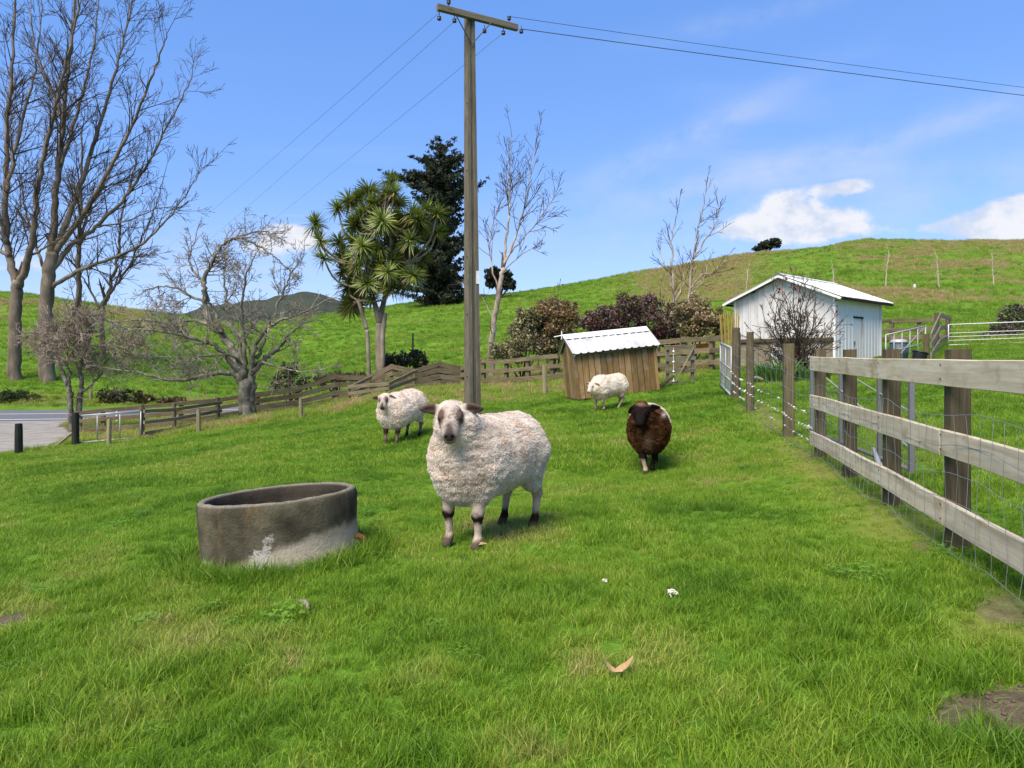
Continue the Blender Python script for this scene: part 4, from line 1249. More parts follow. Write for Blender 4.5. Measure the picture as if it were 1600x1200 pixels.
def build_shelter():
    C = at(905.5, 624, 16.0)
    e = Vector((0.978, 0.208, 0)); g = Vector((-0.208, 0.978, 0))
    ti = math.radians(6.0)
    E = (e * math.cos(ti) + Vector((0, 0, math.sin(ti)))); U = (-e * math.sin(ti) + Vector((0, 0, math.cos(ti))))
    Lw, D, H, R = 1.90, 1.05, 1.10, 0.33
    S = thing('wooden_shelter', 'small tilted plank shelter with white iron roof behind the trotting sheep', 'shelter', C)
    def pt(x, y, z): return C + E * x + g * y + U * z
    rg = random.Random(11)
    n = 13; wd = Lw / n
    # front planks
    for i in range(n):
        w_ = wd - 0.012
        me = board_mesh(H - 0.0 + rg.uniform(-.012, .01), w_, 0.02, 200 + i, 0.003, 0.002)
        place('plank', me, MAT['plank'], S, frame(pt(wd * (i + .5), rg.uniform(-.004, .004), rg.uniform(-.015, .01)), U, E))
    for i in range(n):
        me = board_mesh(H, wd - 0.006, 0.02, 230 + i, 0.003, 0.002)
        place('plank', me, MAT['plank'], S, frame(pt(wd * (i + .5), D, 0), U, E))
    # gable ends
    m_ = 7; w2 = D / m_
    for xx in (-0.011, Lw + 0.011):
        for i in range(m_):
            yc = w2 * (i + .5)
            hh = H + R * (1 - abs(yc - D / 2) / (D / 2)) - 0.03
            me = board_mesh(hh, w2 - 0.006, 0.02, 260 + i, 0.003, 0.002)
            place('plank', me, MAT['plank'], S, frame(pt(xx, yc, 0), U, g))
    # corner trims, barge boards
    for xx, yy in ((-0.02, -0.02), (Lw + .02, -0.02)):
        place('corner_board', board_mesh(H, 0.07, 0.022, 290, 0.004), MAT['plank'], S, frame(pt(xx, yy - 0.006, 0), U, E))
    ov = 0.10
    for xx in (-0.06, Lw + 0.06):
        for s, ya in ((0, -0.16), (1, D + 0.16)):
            sl = R / (D / 2)
            lo = pt(xx, ya, H - sl * 0.16 - 0.04); hi = pt(xx, D / 2, H + R - 0.04)
            place('barge_board', board_mesh((hi - lo).length, 0.09, 0.022, 300, 0.004), MAT['plank_grey'], S, frame(lo, hi - lo, U))
    place('eave_board', board_mesh(Lw + 0.16, 0.07, 0.022, 310, 0.004), MAT['post_dark'], S, frame(pt(-0.08, -0.10, H - 0.075), E, U))
    # roof sheets
    sl = R / (D / 2)
    for s in (0, 1):
        ya = -0.15 if s == 0 else D + 0.15
        lo = pt(-0.10, ya, H - sl * 0.15 + 0.03); hi = pt(-0.10, D / 2, H + R + 0.03)
        L = Lw + 0.20; half = L / 3
        for k in range(3):
            mb = corrugated(lo + E * (k * half) + U * (0.004 * (k % 2)), E, hi - lo, half + 0.02, (hi - lo).length, 0.024 , 0.175, 'trap', 10)
            mb.build('roof_sheet', MAT['roof_iron'], S)
    mb = MB()
    for s in (-1, 1):
        a = pt(-0.11, D / 2, H + R + 0.075); b = pt(Lw + 0.11, D / 2, H + R + 0.075)
        a2 = pt(-0.11, D / 2 + s * 0.17, H + R - sl * 0.17 + 0.068); b2 = pt(Lw + 0.11, D / 2 + s * 0.17, H + R - sl * 0.17 + 0.068)
        mb.poly([a, b, b2, a2] if s < 0 else [b, a, a2, b2])
    mb.build('ridge_cap', MAT['roof_white'], S)
    # white bracket standing off the gable peak
    q = pt(-0.12, D / 2, H + R + 0.02)
    mb = MB().tube([q + Vector((0, 0, 0.14)), q - Vector((0, 0, 0.05))], 0.014, 6)
    mb.tube([q + Vector((0.06, 0, 0.05)), q + Vector((-0.18, 0, 0.0))], 0.014, 6)
    mb.build('bracket', MAT['white_plastic'], S)
    for x in (0.05, Lw - 0.05):
        MB().box(pt(x, D / 2, -0.05), (0.12, D, 0.1), E, U).build('skid', MAT['post_dark'], S)
build_shelter()

def build_hurdle():
    A = gp(1043, 17.6); B = gp(1082, 17.9)
    H = 0.98
    Hd = thing('timber_hurdle', 'small grey timber hurdle gate right of the wooden shelter', 'gate', A.lerp(B, .5))
    X = (B - A); X.z = 0; za = Vector((0, 0, 1))
    zb = min(A.z, B.z) 
    A = Vector((A.x, A.y, zb)); B = Vector((B.x, B.y, zb + 0.03))
    for i, p in enumerate((A, B)):
        place('upright', board_mesh(H + 0.12, 0.085, 0.05, 320 + i), MAT['plank_grey'], Hd, frame(p - za * 0.08, za, X))
    for k, h in enumerate((0.05, 0.36, 0.66, 0.95)):
        a = A + za * h - X.normalized() * 0.06 + Vector((0, -0.05, 0)); 
        place('rail', board_mesh(X.length + 0.14, 0.105, 0.032, 330 + k), MAT['plank_grey'], Hd, frame(a, B - A, za))
    d = (B + za * 0.92) - (A + za * 0.1 + X * 0.3)
    place('diagonal', board_mesh(d.length, 0.05, 0.03, 340), MAT['post_pale'], Hd, frame(A + za * 0.1 + X * 0.3 + Vector((0, -.085, 0)), d, (0, -1, 0)))
    p = A + X * 0.2 + Vector((0, -0.1, 0))
    MB().tube([p, p + za * 0.95], 0.006, 5).build('standoff_rod', MAT['white_plastic'], Hd)
    for h in (0.12, 0.36, 0.6, 0.86):
        MB().tube([p + za * (h - .025), p + za * (h - .012), p + za * (h + .012), p + za * (h + .025)], [0.012, 0.03, 0.03, 0.012], 8).build('insulator', MAT['white_plastic'], Hd, smooth=True)
    # beyond it: stacked timber behind the fence, loose log in front
    q = gp(1072, 24.5)
    o = place('orange_board', board_mesh(1.5, 0.22, 0.06, 350), MAT['orange_wood'], None, frame(q + Vector((-0.5, 0, 0.62)), (1, 0.2, 0.06), za))
    tag(o, 'orange-brown board behind the hurdle gate', 'board')
    a = gp(1028, 16.9, 0.02); b = gp(1052, 17.3, 0.24)
    o = place('log_brace', round_post_mesh((b - a).length, 0.045, 351), MAT['post_dark'], None, frame(a, b - a, (0, 1, 0)))
    tag(o, 'dark slanting log between the shelter and the hurdle gate', 'log')
build_hurdle()

# ------------------------------------------------------------------ white iron shed
def build_barn():
    th = math.radians(47)
    N = Vector((9.16, 20.0, 0)); N.z = CZ - (582 - HZ) / F * 20
    gx = Vector((-math.cos(th), math.sin(th), 0)); sx = Vector((math.sin(th), math.cos(th), 0)); za = Vector((0, 0, 1))
    Wd, Ln = 3.06, 3.45
    eave = CZ + 100 / F * 20 - N.z; R = 0.64
    B = thing('white_shed', 'white iron shed with a bright gabled roof beyond the wire fence', 'shed', N)
    def pt(a, s, z): return N + gx * a + sx * s + za * z
    on = (-sx)       # outward normal of gable wall (towards viewer left)
    # gable wall: upright sheets above a brown timber base
    npan = 6; pw = Wd / npan; split = 0.92
    for i in range(npan):
        a0 = pw * i
        top = lambda a: eave + R * (1 - abs(a - Wd / 2) / (Wd / 2)) - 0.03
        m = MB(); K = 10
        for k in range(K + 1):
            a = a0 + pw * k / K * 0.992
            ph = k / K
            z_ = 0.035 if ph < 0.12 or ph > 0.9 else (0.022 if 0.46 < ph < 0.56 else 0.0)
            for zz in (split, top(a)):
                m.v.append(tuple(pt(a, -z_ - 0.004 * (i % 2), zz)))
        for k in range(K):
            q = 2 * k
            m.f.append((q + 2, q, q + 1, q + 3))
        m.build('wall_sheet', MAT['barn_wall'], B)
    nb = 8; bw = Wd / nb
    for i in range(nb):
        me = board_mesh(split + 0.25, bw - 0.012, 0.03, 400 + i, 0.004)
        place('base_board', me, MAT['barn_base'] if i not in (1, 4) else MAT['barn_wall'], B, frame(pt(bw * (i + .5), 0.02, -0.25), za, gx))
    place('beam', board_mesh(Wd, 0.11, 0.06, 420), MAT['post_dark'], B, frame(pt(0, -0.035, split + 0.02), gx, za))
    # side wall (towards the yard): ribbed sheets with a door opening
    door0, door1, dh = 1.30, 2.02, 1.62
    def side(s0, s1, z0, z1, nm='wall_sheet'):
        m = MB(); n = max(2, int((s1 - s0) / 0.022))
        for k in range(n + 1):
            s = s0 + (s1 - s0) * k / n; ph = (s / 0.25) % 1
            d = 0.022 if ph < 0.16 else (0 if 0.26 < ph < 0.9 else (0.022 * (1 - (ph - .16) / .1) if ph <= .26 else 0.022 * (ph - .9) / .1))
            for zz in (z0, z1): m.v.append(tuple(pt(-d, s, zz)))
        for k in range(n):
            q = 2 * k; m.f.append((q, q + 2, q + 3, q + 1))
        return m.build(nm, MAT['barn_wall_clean'], B)
    side(0.0, door0, -0.25, eave); side(door0, door1, dh, eave); side(door1, 2.75, -0.25, eave); side(2.75, Ln, -0.25, eave)
    # door with frame
    dr = MB()
    dr.box(pt(0.03, (door0 + door1) / 2, dh / 2 - 0.1), (door1 - door0 - 0.06, 0.03, dh + 0.16), X=sx, Z=za)
    D_ = dr.build('door', MAT['barn_wall_clean'], B)
    for s in (door0 + 0.18, door0 + 0.36, door0 + 0.54):
        MB().box(pt(0.012, s, dh / 2 - 0.1), (0.012, 0.008, dh + 0.14), X=sx, Z=za).build('batten', MAT['barn_wall_clean'], D_)
    MB().box(pt(-0.01, door0 + 0.12, 0.85), (0.03, 0.03, 0.12), X=sx, Z=za).build('handle', MAT['galv'], D_)
    fm = MB()
    fm.box(pt(-0.005, (door0 + door1) / 2, dh + 0.01), (door1 - door0 + 0.06, 0.05, 0.045), X=sx, Z=za)
    MB().box(pt(0.0, door1 + 0.01, dh / 2 - 0.12), (0.03, 0.045, dh + 0.2), X=sx, Z=za).build('door_jamb', MAT['barn_wall'], B)
    fm.build('door_frame', MAT['dark_gap'], B)
    # far walls
    m = MB(); m.poly([pt(Wd, 0, -.3), pt(Wd, Ln, -.3), pt(Wd, Ln, eave), pt(Wd, 0, eave)])
    m.poly([pt(0, Ln, -.3), pt(0, Ln, eave), pt(Wd / 2, Ln, eave + R - .04), pt(Wd, Ln, eave), pt(Wd, Ln, -.3)])
    m.build('rear_wall', MAT['barn_wall'], B)
    # corner flashings
    for a, s in ((-0.012, -0.012), (Wd + .012, -0.012), (-0.012, Ln)):
        MB().box(pt(a, s, eave / 2 - 0.12), (0.07, 0.07, eave + 0.2), X=sx, Z=za).build('corner_flashing', MAT['barn_wall_clean'], B)
    # roof
    sl = R / (Wd / 2); ov = 0.30; oe = 0.28
    for side_ in (0, 1):
        a = -ov if side_ == 0 else Wd + ov
        lo = pt(a, -oe, eave - sl * ov + 0.05); hi = pt(Wd / 2, -oe, eave + R + 0.05)
        L = Ln + 2 * oe; ns = 4
        for k in range(ns):
            mb = corrugated(lo + sx * (L / ns * k) + za * (0.004 * (k % 2)), sx, hi - lo, L / ns + 0.03, (hi - lo).length, 0.014, 0.10, 'sin', 8)
            mb.build('roof_sheet', MAT['roof_white'], B)
        for s in (-oe, Ln + oe):
            l2 = pt(a, s, eave - sl * ov - 0.02); h2 = pt(Wd / 2, s, eave + R - 0.02)
            place('barge_board', board_mesh((h2 - l2).length, 0.07, 0.03, 430, 0.004), MAT['dark_gap'] if s > 0 else MAT['barn_wall_clean'], B, frame(l2, h2 - l2, za))
    for k in range(4):
        for a in (0.12, Wd - .12):
            pass
    # purlins under the eaves overhang
    for f in (0.02, 0.5, 0.98):
        for side_ in (0, 1):
            a = -ov + (Wd / 2 + ov) * f if side_ == 0 else Wd + ov - (Wd / 2 + ov) * f
            z = eave + R * (1 - abs(a - Wd / 2) / (Wd / 2)) - 0.02
            MB().box(pt(a, Ln / 2, z), (Ln + 2 * oe - 0.08, 0.05, 0.07), X=sx, Z=za).build('purlin', MAT['dark_gap'], B)
    rc = MB()
    for s in (-1, 1):
        p0 = pt(Wd / 2, -oe - .02, eave + R + 0.085); p1 = pt(Wd / 2, Ln + oe + .02, eave + R + 0.085)
        q0 = pt(Wd / 2 + s * .2, -oe - .02, eave + R + 0.085 - sl * .2); q1 = pt(Wd / 2 + s * .2, Ln + oe + .02, eave + R + 0.085 - sl * .2)
        rc.poly([p0, p1, q1, q0])
    rc.build('ridge_cap', MAT['roof_white'], B)
build_barn()

# yard behind the shed
rail_fence('yard_fence', 'brown rail fence behind the white shed on the right', [(1362, 27.5, 500), (1394, 26.6, 499), (1436, 26.2, 499), (1481, 25.8, 496)],
           1.2, (0.94, 0.55, 0.2), 0.14, 0.035, 0.07, MAT['rail_old'], MAT['rail_old'], True, seed=12)
rail_fence('yard_fence', 'steep rail fence slanting towards the yard gate by the white shed', [(1481, 25.7, 496), (1464, 21.5), (1448, 17.8, 522)],
           1.15, (0.94, 0.60, 0.25), 0.14, 0.04, 0.07, MAT['plank_grey'], MAT['post_dark'], True, seed=13)
a = gp(1384, 17.2); b = gp(1446, 17.9)
pipe_gate('yard_gate', 'low silver pipe gate beside the white shed wall', a, b, 0.85, (0.5,), (0.2, 0.4, 0.6, 0.8), 0.013, MAT['galv_pale'], diag=True)
a = gp(1482, 22.5); b = gp(1690, 22.0)
zt = CZ - (507 - HZ) / F * 22.4
pipe_gate('white_gate', 'long white five-rail gate at the right edge', a, b, zt - a.z - 0.06, (0.22, 0.40, 0.58), (), 0.014, MAT['white_rail'], dz=0.06)
def drums():
    p = gp(1404, 18.9)
    D = thing('plastic_drum', 'dark teal plastic drum with a pale lid by the white shed', 'drum', p)
    MB().tube([p + Vector((0, 0, h)) for h in (0, 0.04, 0.3, 0.33, 0.36, 0.6)], [0.2, 0.22, 0.23, 0.24, 0.23, 0.21], 18).build('barrel', MAT['teal'], D, smooth=True)
    MB().tube([p + Vector((0, 0, h)) for h in (0.6, 0.62, 0.68, 0.70)], [0.22, 0.225, 0.18, 0.08], 18).build('lid', MAT['galv_pale'], D, smooth=True)
    p = gp(1433, 17.3)
    D = thing('black_tub', 'black ribbed tub leaning in the yard beside the white shed', 'tub', p)
    ax = Vector((0.25, 0, 1)).normalized()
    MB().tube([p + ax * h for h in (0, 0.02, 0.07, 0.09, 0.17, 0.19, 0.30, 0.34)], [0.12, 0.14, 0.15, 0.16, 0.155, 0.165, 0.165, 0.18], 16).build('shell', MAT['black'], D, smooth=True)
    MB().tube([p + ax * 0.32, p + ax * 0.34, p + ax * 0.36], [0.178, 0.192, 0.185], 16).build('rim', MAT['black'], D, smooth=True)
drums()

# ------------------------------------------------------------------ bare trees
def curve_pts(P, n=5):
    """Catmull-Rom through P"""
    P = [Vector(p) for p in P]
    out = []
    for i in range(len(P) - 1):
        p0 = P[max(i - 1, 0)]; p1 = P[i]; p2 = P[i + 1]; p3 = P[min(i + 2, len(P) - 1)]
        for k in range(n):
            t = k / n
            out.append(0.5 * ((2 * p1) + (p2 - p0) * t + (2 * p0 - 5 * p1 + 4 * p2 - p3) * t * t + (3 * p1 - p0 - 3 * p2 + p3) * t ** 3))
    out.append(P[-1])
    return out
def rand_perp(d, rg):
    v = Vector((rg.gauss(0, 1), rg.gauss(0, 1), rg.gauss(0, 1)))
    v = v - d * v.dot(d)
    return v.normalized() if v.length > 1e-4 else d.orthogonal().normalized()
def sprout(mb, p, d, L, r, lvl, rg, cfg):
    """one branch with its own side branches"""
    seg = cfg['seg'][lvl]; n = max(2, int(L / seg)); pts = [p.copy()]; rad = [r]
    dirs = []
    for i in range(n):
        d = (d + rand_perp(d, rg) * cfg['wob'][lvl] + Vector((0, 0, 1)) * cfg['up'][lvl]).normalized()
        p = p + d * (L / n)
        pts.append(p.copy()); dirs.append(d.copy())
        rad.append(max(r * (1 - 0.85 * (i + 1) / n), cfg['rmin']))
    mb.tube(pts, rad, cfg['sides'][lvl], False)
    if lvl + 1 < len(cfg['seg']):
        nc = cfg['kids'][lvl] * L
        k = int(nc) + (1 if rg.random() < nc - int(nc) else 0)
        for j in range(k):
            f = rg.uniform(cfg.get('start', 0.15), 1.0) ** 0.8
            i = min(n - 1, int(f * n)); q = pts[i].lerp(pts[i + 1], f * n - i if f * n - i <= 1 else 1)
            ang = math.radians(rg.gauss(cfg['ang'][lvl], 10))
            dd = (dirs[i] * math.cos(ang) + rand_perp(dirs[i], rg) * math.sin(ang)).normalized()
            ll = L * cfg['ratio'][lvl] * (1.15 - 0.75 * f) * rg.uniform(0.6, 1.25)
            if ll < cfg['lmin']: continue
            sprout(mb, q, dd, ll, max(rad[i] * 0.6, cfg['rmin']), lvl + 1, rg, cfg)
def limb_tree(name, label, base, limbs, cfg, bark, twig, seed, group=None, twig_from=0.0):
    """limbs: list of (points, r0, r1, child density per metre, child length)"""
    rg = random.Random(seed)
    T = thing(name, label, 'tree', base, group)
    tr = MB(); cr = MB()
    for (P, r0, r1, dens, cl) in limbs:
        pts = curve_pts(P, 6); n = len(pts)
        for i in range(1, n - 1):
            pts[i] = pts[i] + Vector((rg.gauss(0, 1), rg.gauss(0, 1), rg.gauss(0, .5))) * cfg.get('jit', 0.03)
        rad = [r0 + (r1 - r0) * (i / (n - 1)) ** 0.8 for i in range(n)]
        tr.tube(pts, rad, 9 if r0 > 0.15 else 6)
        L = sum((pts[i + 1] - pts[i]).length for i in range(n - 1))
        k = int(L * dens)
        for j in range(k):
            f = rg.uniform(cfg.get('limb_start', 0.2), 1.0)
            i = min(n - 2, int(f * (n - 1)))
            d = (pts[i + 1] - pts[i]).normalized()
            ang = math.radians(rg.gauss(cfg['ang0'], 12))
            dd = (d * math.cos(ang) + rand_perp(d, rg) * math.sin(ang)).normalized()
            sprout(cr, pts[i], dd, cl * rg.uniform(0.5, 1.2) * (1.2 - 0.6 * f), max(min(rad[i] * 0.45, cfg['r1']), cfg['rmin']), 0, rg, cfg)
        # leader tip
        d = (pts[-1] - pts[-2]).normalized()
        sprout(cr, pts[-1], d, cl * 0.8, r1, 0, rg, cfg)
    tr.build('trunk', bark, T, smooth=True)
    cr.build('crown', twig, T)
    return T
POP = dict(seg=[0.7, 0.5, 0.45], wob=[0.10, 0.14, 0.16], up=[0.06, 0.04, 0.03], sides=[4, 3, 3], kids=[2.3, 3.0, 0], ang=[34, 38, 40], ratio=[0.55, 0.6, 0.4],
           rmin=0.0135, lmin=0.35, ang0=36, r1=0.055, jit=0.05, limb_start=0.15)
def L_(d0, pxs, dd=0.0):
    n = len(pxs) - 1
    return [at(x, y, d0 + dd * (i / n)) for i, (x, y) in enumerate(pxs)]
D = 50.0
baseA = gp(24, D); baseB = gp(75, D)
limb_tree('bare_tree', 'huge bare tree with a forked trunk at the left edge', baseA,
  [(L_(D, [(24, 600), (23, 540), (24, 480), (28, 440)]), 0.46, 0.36, 0.0, 2),
   (L_(D, [(28, 450), (14, 400), (8, 320), (10, 230), (16, 130), (22, 40), (24, -60)], 1.0), 0.30, 0.05, 1.5, 4.2),
   (L_(D, [(28, 450), (45, 400), (55, 340), (62, 270), (80, 190), (100, 110), (120, 30), (130, -50)], -2.5), 0.28, 0.04, 1.5, 4.2),
   (L_(D, [(12, 380), (-10, 320), (-40, 240), (-60, 120)], -2), 0.2, 0.04, 1.5, 3.8),
   (L_(D, [(10, 300), (25, 230), (45, 150), (60, 70), (66, -10)], 2), 0.16, 0.03, 1.5, 3.8),
   (L_(D, [(14, 400), (-20, 380), (-60, 340), (-110, 280)], 1), 0.16, 0.03, 1.5, 3.8),
   (L_(D, [(45, 400), (75, 385), (110, 360), (140, 320)], -3), 0.10, 0.02, 1.6, 2.8)],
  POP, MAT['bark_poplar'], MAT['twig_poplar'], 1, 'tall bare trees beyond the road')
limb_tree('bare_tree', 'tallest bare tree with a broad fan of limbs beyond the road', baseB,
  [(L_(D, [(75, 604), (73, 550), (72, 500), (76, 440), (82, 395)]), 0.56, 0.40, 0.0, 2),
   (L_(D, [(80, 410), (84, 350), (90, 280), (98, 190), (108, 100), (116, 30), (122, -50)], -1), 0.30, 0.05, 1.6, 4.2),
   (L_(D, [(84, 390), (108, 340), (130, 280), (150, 215), (175, 130), (195, 60), (212, -10)], 1.5), 0.25, 0.04, 1.6, 4.0),
   (L_(D, [(86, 395), (125, 340), (160, 285), (195, 220), (225, 150), (250, 85), (262, 50)], -2), 0.22, 0.03, 1.7, 3.8),
   (L_(D, [(82, 420), (110, 385), (150, 355), (190, 315), (225, 265), (255, 210), (285, 150), (300, 118)], 2.5), 0.20, 0.03, 1.7, 3.6),
   (L_(D, [(78, 450), (120, 425), (170, 405), (215, 385), (255, 350), (290, 305), (318, 262)], -1.5), 0.17, 0.025, 1.7, 3.2),
   (L_(D, [(98, 190), (85, 150), (65, 110), (52, 60), (48, 0)], 1.5), 0.15, 0.03, 1.7, 3.6),
   (L_(D, [(92, 270), (115, 200), (135, 120), (150, 40), (158, -40)], 3), 0.15, 0.03, 1.6, 3.8),
   (L_(D, [(80, 440), (55, 380), (38, 320), (30, 260)], 2.5), 0.14, 0.03, 1.5, 3.4),
   (L_(D, [(150, 355), (200, 345), (250, 325), (290, 330)], 1), 0.08, 0.02, 1.8, 2.6)],
  POP, MAT['bark_poplar'], MAT['twig_poplar'], 2, 'tall bare trees beyond the road')
D3 = 56.0
limb_tree('bare_tree', 'slender bare tree with a straight pale trunk right of the tallest one', gp(122, D3),
  [(L_(D3, [(121, 600), (122, 540), (123, 470), (124, 400), (126, 330), (128, 270), (128, 205)]), 0.34, 0.05, 1.6, 2.8),
   (L_(D3, [(125, 380), (140, 330), (160, 290), (170, 230)], 1), 0.10, 0.03, 1.6, 2.6)],
  POP, MAT['bark_poplar'], MAT['twig_poplar'], 3, 'tall bare trees beyond the road')
limb_tree('bare_tree', 'forked bare tree rising behind the small pale tree', gp(160, D3),
  [(L_(D3, [(158, 600), (159, 550), (160, 490), (164, 465)]), 0.22, 0.17, 0.0, 2),
   (L_(D3, [(163, 475), (175, 435), (186, 395), (190, 340), (205, 280), (214, 235)], 1), 0.17, 0.03, 1.8, 2.8),
   (L_(D3, [(165, 470), (185, 440), (205, 410), (222, 370), (240, 330), (255, 280)], -2), 0.14, 0.03, 1.8, 2.8),
   (L_(D3, [(160, 490), (140, 450), (120, 420), (105, 370)], 2), 0.11, 0.03, 1.6, 2.6)],
  POP, MAT['bark_poplar'], MAT['twig_poplar'], 4, 'tall bare trees beyond the road')
# spreading fruit tree
PRU = dict(seg=[0.3, 0.22, 0.16], wob=[0.26, 0.32, 0.36], up=[0.05, 0.03, 0.02], sides=[4, 3, 3], kids=[7.5, 9.0, 0], ang=[50, 55, 55], ratio=[0.6, 0.55, 0.4],
           rmin=0.0085, lmin=0.10, ang0=52, r1=0.03, jit=0.03, limb_start=0.25)
D = 26.0
b = gp(383, D)
limb_tree('spreading_tree', 'spreading lichen-grey bare tree in front of the roadside fence', b,
  [([b + Vector((0.02, 0, -0.15))] + L_(D, [(384, 635), (380, 600), (377, 580)]), 0.27, 0.20, 0.0, 1),
   ([b + Vector((0.12, 0.1, -0.15))] + L_(D + 0.15, [(391, 630), (393, 600), (395, 575)]), 0.19, 0.15, 0.0, 1),
   (L_(D, [(376, 588), (350, 582), (315, 588), (285, 594), (255, 592), (225, 583), (190, 579)], -1.0), 0.12, 0.03, 4.5, 1.2),
   (L_(D, [(377, 585), (355, 560), (335, 540), (305, 530), (270, 520), (235, 516), (200, 514)], -1.6), 0.11, 0.025, 5.0, 1.35),
   (L_(D, [(378, 582), (362, 545), (345, 520), (326, 508)], 0.6), 0.18, 0.11, 1.0, 1.2),
   (L_(D, [(326, 508), (300, 500), (265, 505), (225, 500), (180, 503)], 1.2), 0.08, 0.02, 5.0, 1.3),
   (L_(D, [(345, 520), (325, 490), (318, 455), (322, 430), (335, 400), (350, 380), (375, 372), (405, 385), (425, 398), (440, 412)], -0.6), 0.11, 0.02, 5.0, 1.15),
   (L_(D, [(326, 470), (315, 440), (300, 420), (296, 400), (305, 375)], 1), 0.07, 0.02, 5.0, 1.05),
   (L_(D, [(345, 520), (330, 478), (296, 462), (275, 450), (250, 448), (225, 455)], 0.8), 0.07, 0.02, 5.0, 1.15),
   (L_(D, [(350, 380), (385, 366), (415, 362), (430, 368)], 0.3), 0.05, 0.015, 9.0, 1.05),
   (L_(D, [(380, 575), (372, 530), (358, 490), (350, 440), (352, 410)], 1.2), 0.10, 0.02, 4.5, 1.2),
   (L_(D, [(385, 580), (380, 530), (378, 480), (382, 440), (395, 405)], -1.2), 0.09, 0.02, 4.5, 1.15),
   (L_(D, [(392, 585), (398, 545), (415, 515), (440, 500), (470, 490), (495, 478)], -0.8), 0.11, 0.02, 5.0, 1.15),
   (L_(D, [(395, 580), (412, 562), (432, 545), (455, 520), (475, 505)], 0.8), 0.14, 0.03, 4.5, 1.15),
   (L_(D, [(400, 560), (425, 500), (440, 460), (455, 430), (472, 405)], 1.4), 0.08, 0.02, 4.5, 1.1),
   (L_(D, [(410, 565), (440, 575), (470, 580), (500, 578)], -1.2), 0.05, 0.015, 5.0, 1.0),
   (L_(D, [(378, 570), (360, 555), (330, 555), (295, 560), (262, 558)], -2.0), 0.06, 0.015, 5.0, 1.2)],
  PRU, MAT['bark_lichen'], MAT['twig_pale'], 5)
PR2 = dict(PRU); PR2.update(kids=[8.0, 9.5, 0], ratio=[0.75, 0.6, 0.4], rmin=0.0095)
D = 29.0
b = gp(115, D)
limb_tree('small_tree', 'small pale-twigged bare tree at the corner of the driveway', b,
  [([b + Vector((-0.1, 0, -0.15))] + L_(D, [(110, 630), (108, 606), (100, 588), (92, 570)]), 0.13, 0.07, 0.6, 0.8),
   ([b + Vector((0.2, 0, -0.15))] + L_(D + .3, [(124, 628), (128, 608), (126, 585), (128, 560), (136, 530)]), 0.13, 0.06, 0.8, 0.8),
   (L_(D, [(92, 570), (82, 545), (68, 535), (45, 525)], 0.8), 0.06, 0.02, 9.0, 1.05),
   (L_(D, [(94, 572), (90, 545), (86, 520), (92, 500)], -0.5), 0.06, 0.02, 9.0, 1.05),
   (L_(D, [(108, 606), (106, 570), (104, 530), (108, 495)], -0.6), 0.06, 0.02, 9.0, 1.05),
   (L_(D, [(127, 612), (145, 600), (158, 585), (165, 565), (185, 550)], 0.6), 0.06, 0.02, 9.0, 1.15),
   (L_(D, [(128, 560), (140, 530), (137, 510), (160, 497)], 0.5), 0.05, 0.02, 9.0, 1.15),
   (L_(D, [(126, 580), (115, 555), (120, 530), (128, 510)], -1), 0.05, 0.02, 9.0, 1.05),
   (L_(D, [(136, 540), (165, 540), (195, 545), (225, 540)], -0.6), 0.04, 0.015, 9.0, 1.15)],
  PR2, MAT['bark_lichen'], MAT['twig_pink'], 6)
# birches
BIR = dict(seg=[0.4, 0.32, 0.3], wob=[0.10, 0.14, 0.18], up=[0.07, 0.04, 0.0], sides=[4, 3, 3], kids=[3.4, 3.6, 0], ang=[32, 38, 40], ratio=[0.5, 0.55, 0.4],
           rmin=0.010, lmin=0.2, ang0=34, r1=0.025, jit=0.03, limb_start=0.3)
D = 34.0
b = gp(768, D)
limb_tree('birch_tree', 'leaning bare birch just right of the power pole', b,
  [([b + Vector((0, 0, -0.15))] + L_(D, [(768, 540), (772, 500), (780, 450), (786, 420)]), 0.16, 0.11, 0.3, 1.2),
   (L_(D, [(786, 420), (792, 370), (796, 310), (796, 260), (800, 215)], 0.5), 0.08, 0.015, 3.2, 1.9),
   (L_(D, [(787, 415), (805, 370), (820, 320), (828, 275), (838, 222)], -0.5), 0.07, 0.015, 3.2, 1.9),
   (L_(D, [(786, 410), (815, 375), (838, 350), (858, 320), (868, 300)], 1.0), 0.045, 0.012, 3.2, 1.6),
   (L_(D, [(778, 450), (765, 400), (770, 350), (785, 320)], 1.5), 0.05, 0.012, 3.2, 1.7),
   (L_(D, [(772, 500), (755, 470), (738, 450), (715, 440)], 0.5), 0.035, 0.01, 1.8, 1.2),
   (L_(D, [(784, 430), (805, 405), (828, 390), (845, 388)], -1.0), 0.035, 0.01, 3.0, 1.3)],
  BIR, MAT['bark_birch'], MAT['twig_poplar'], 7, 'bare birches')
D = 40.0
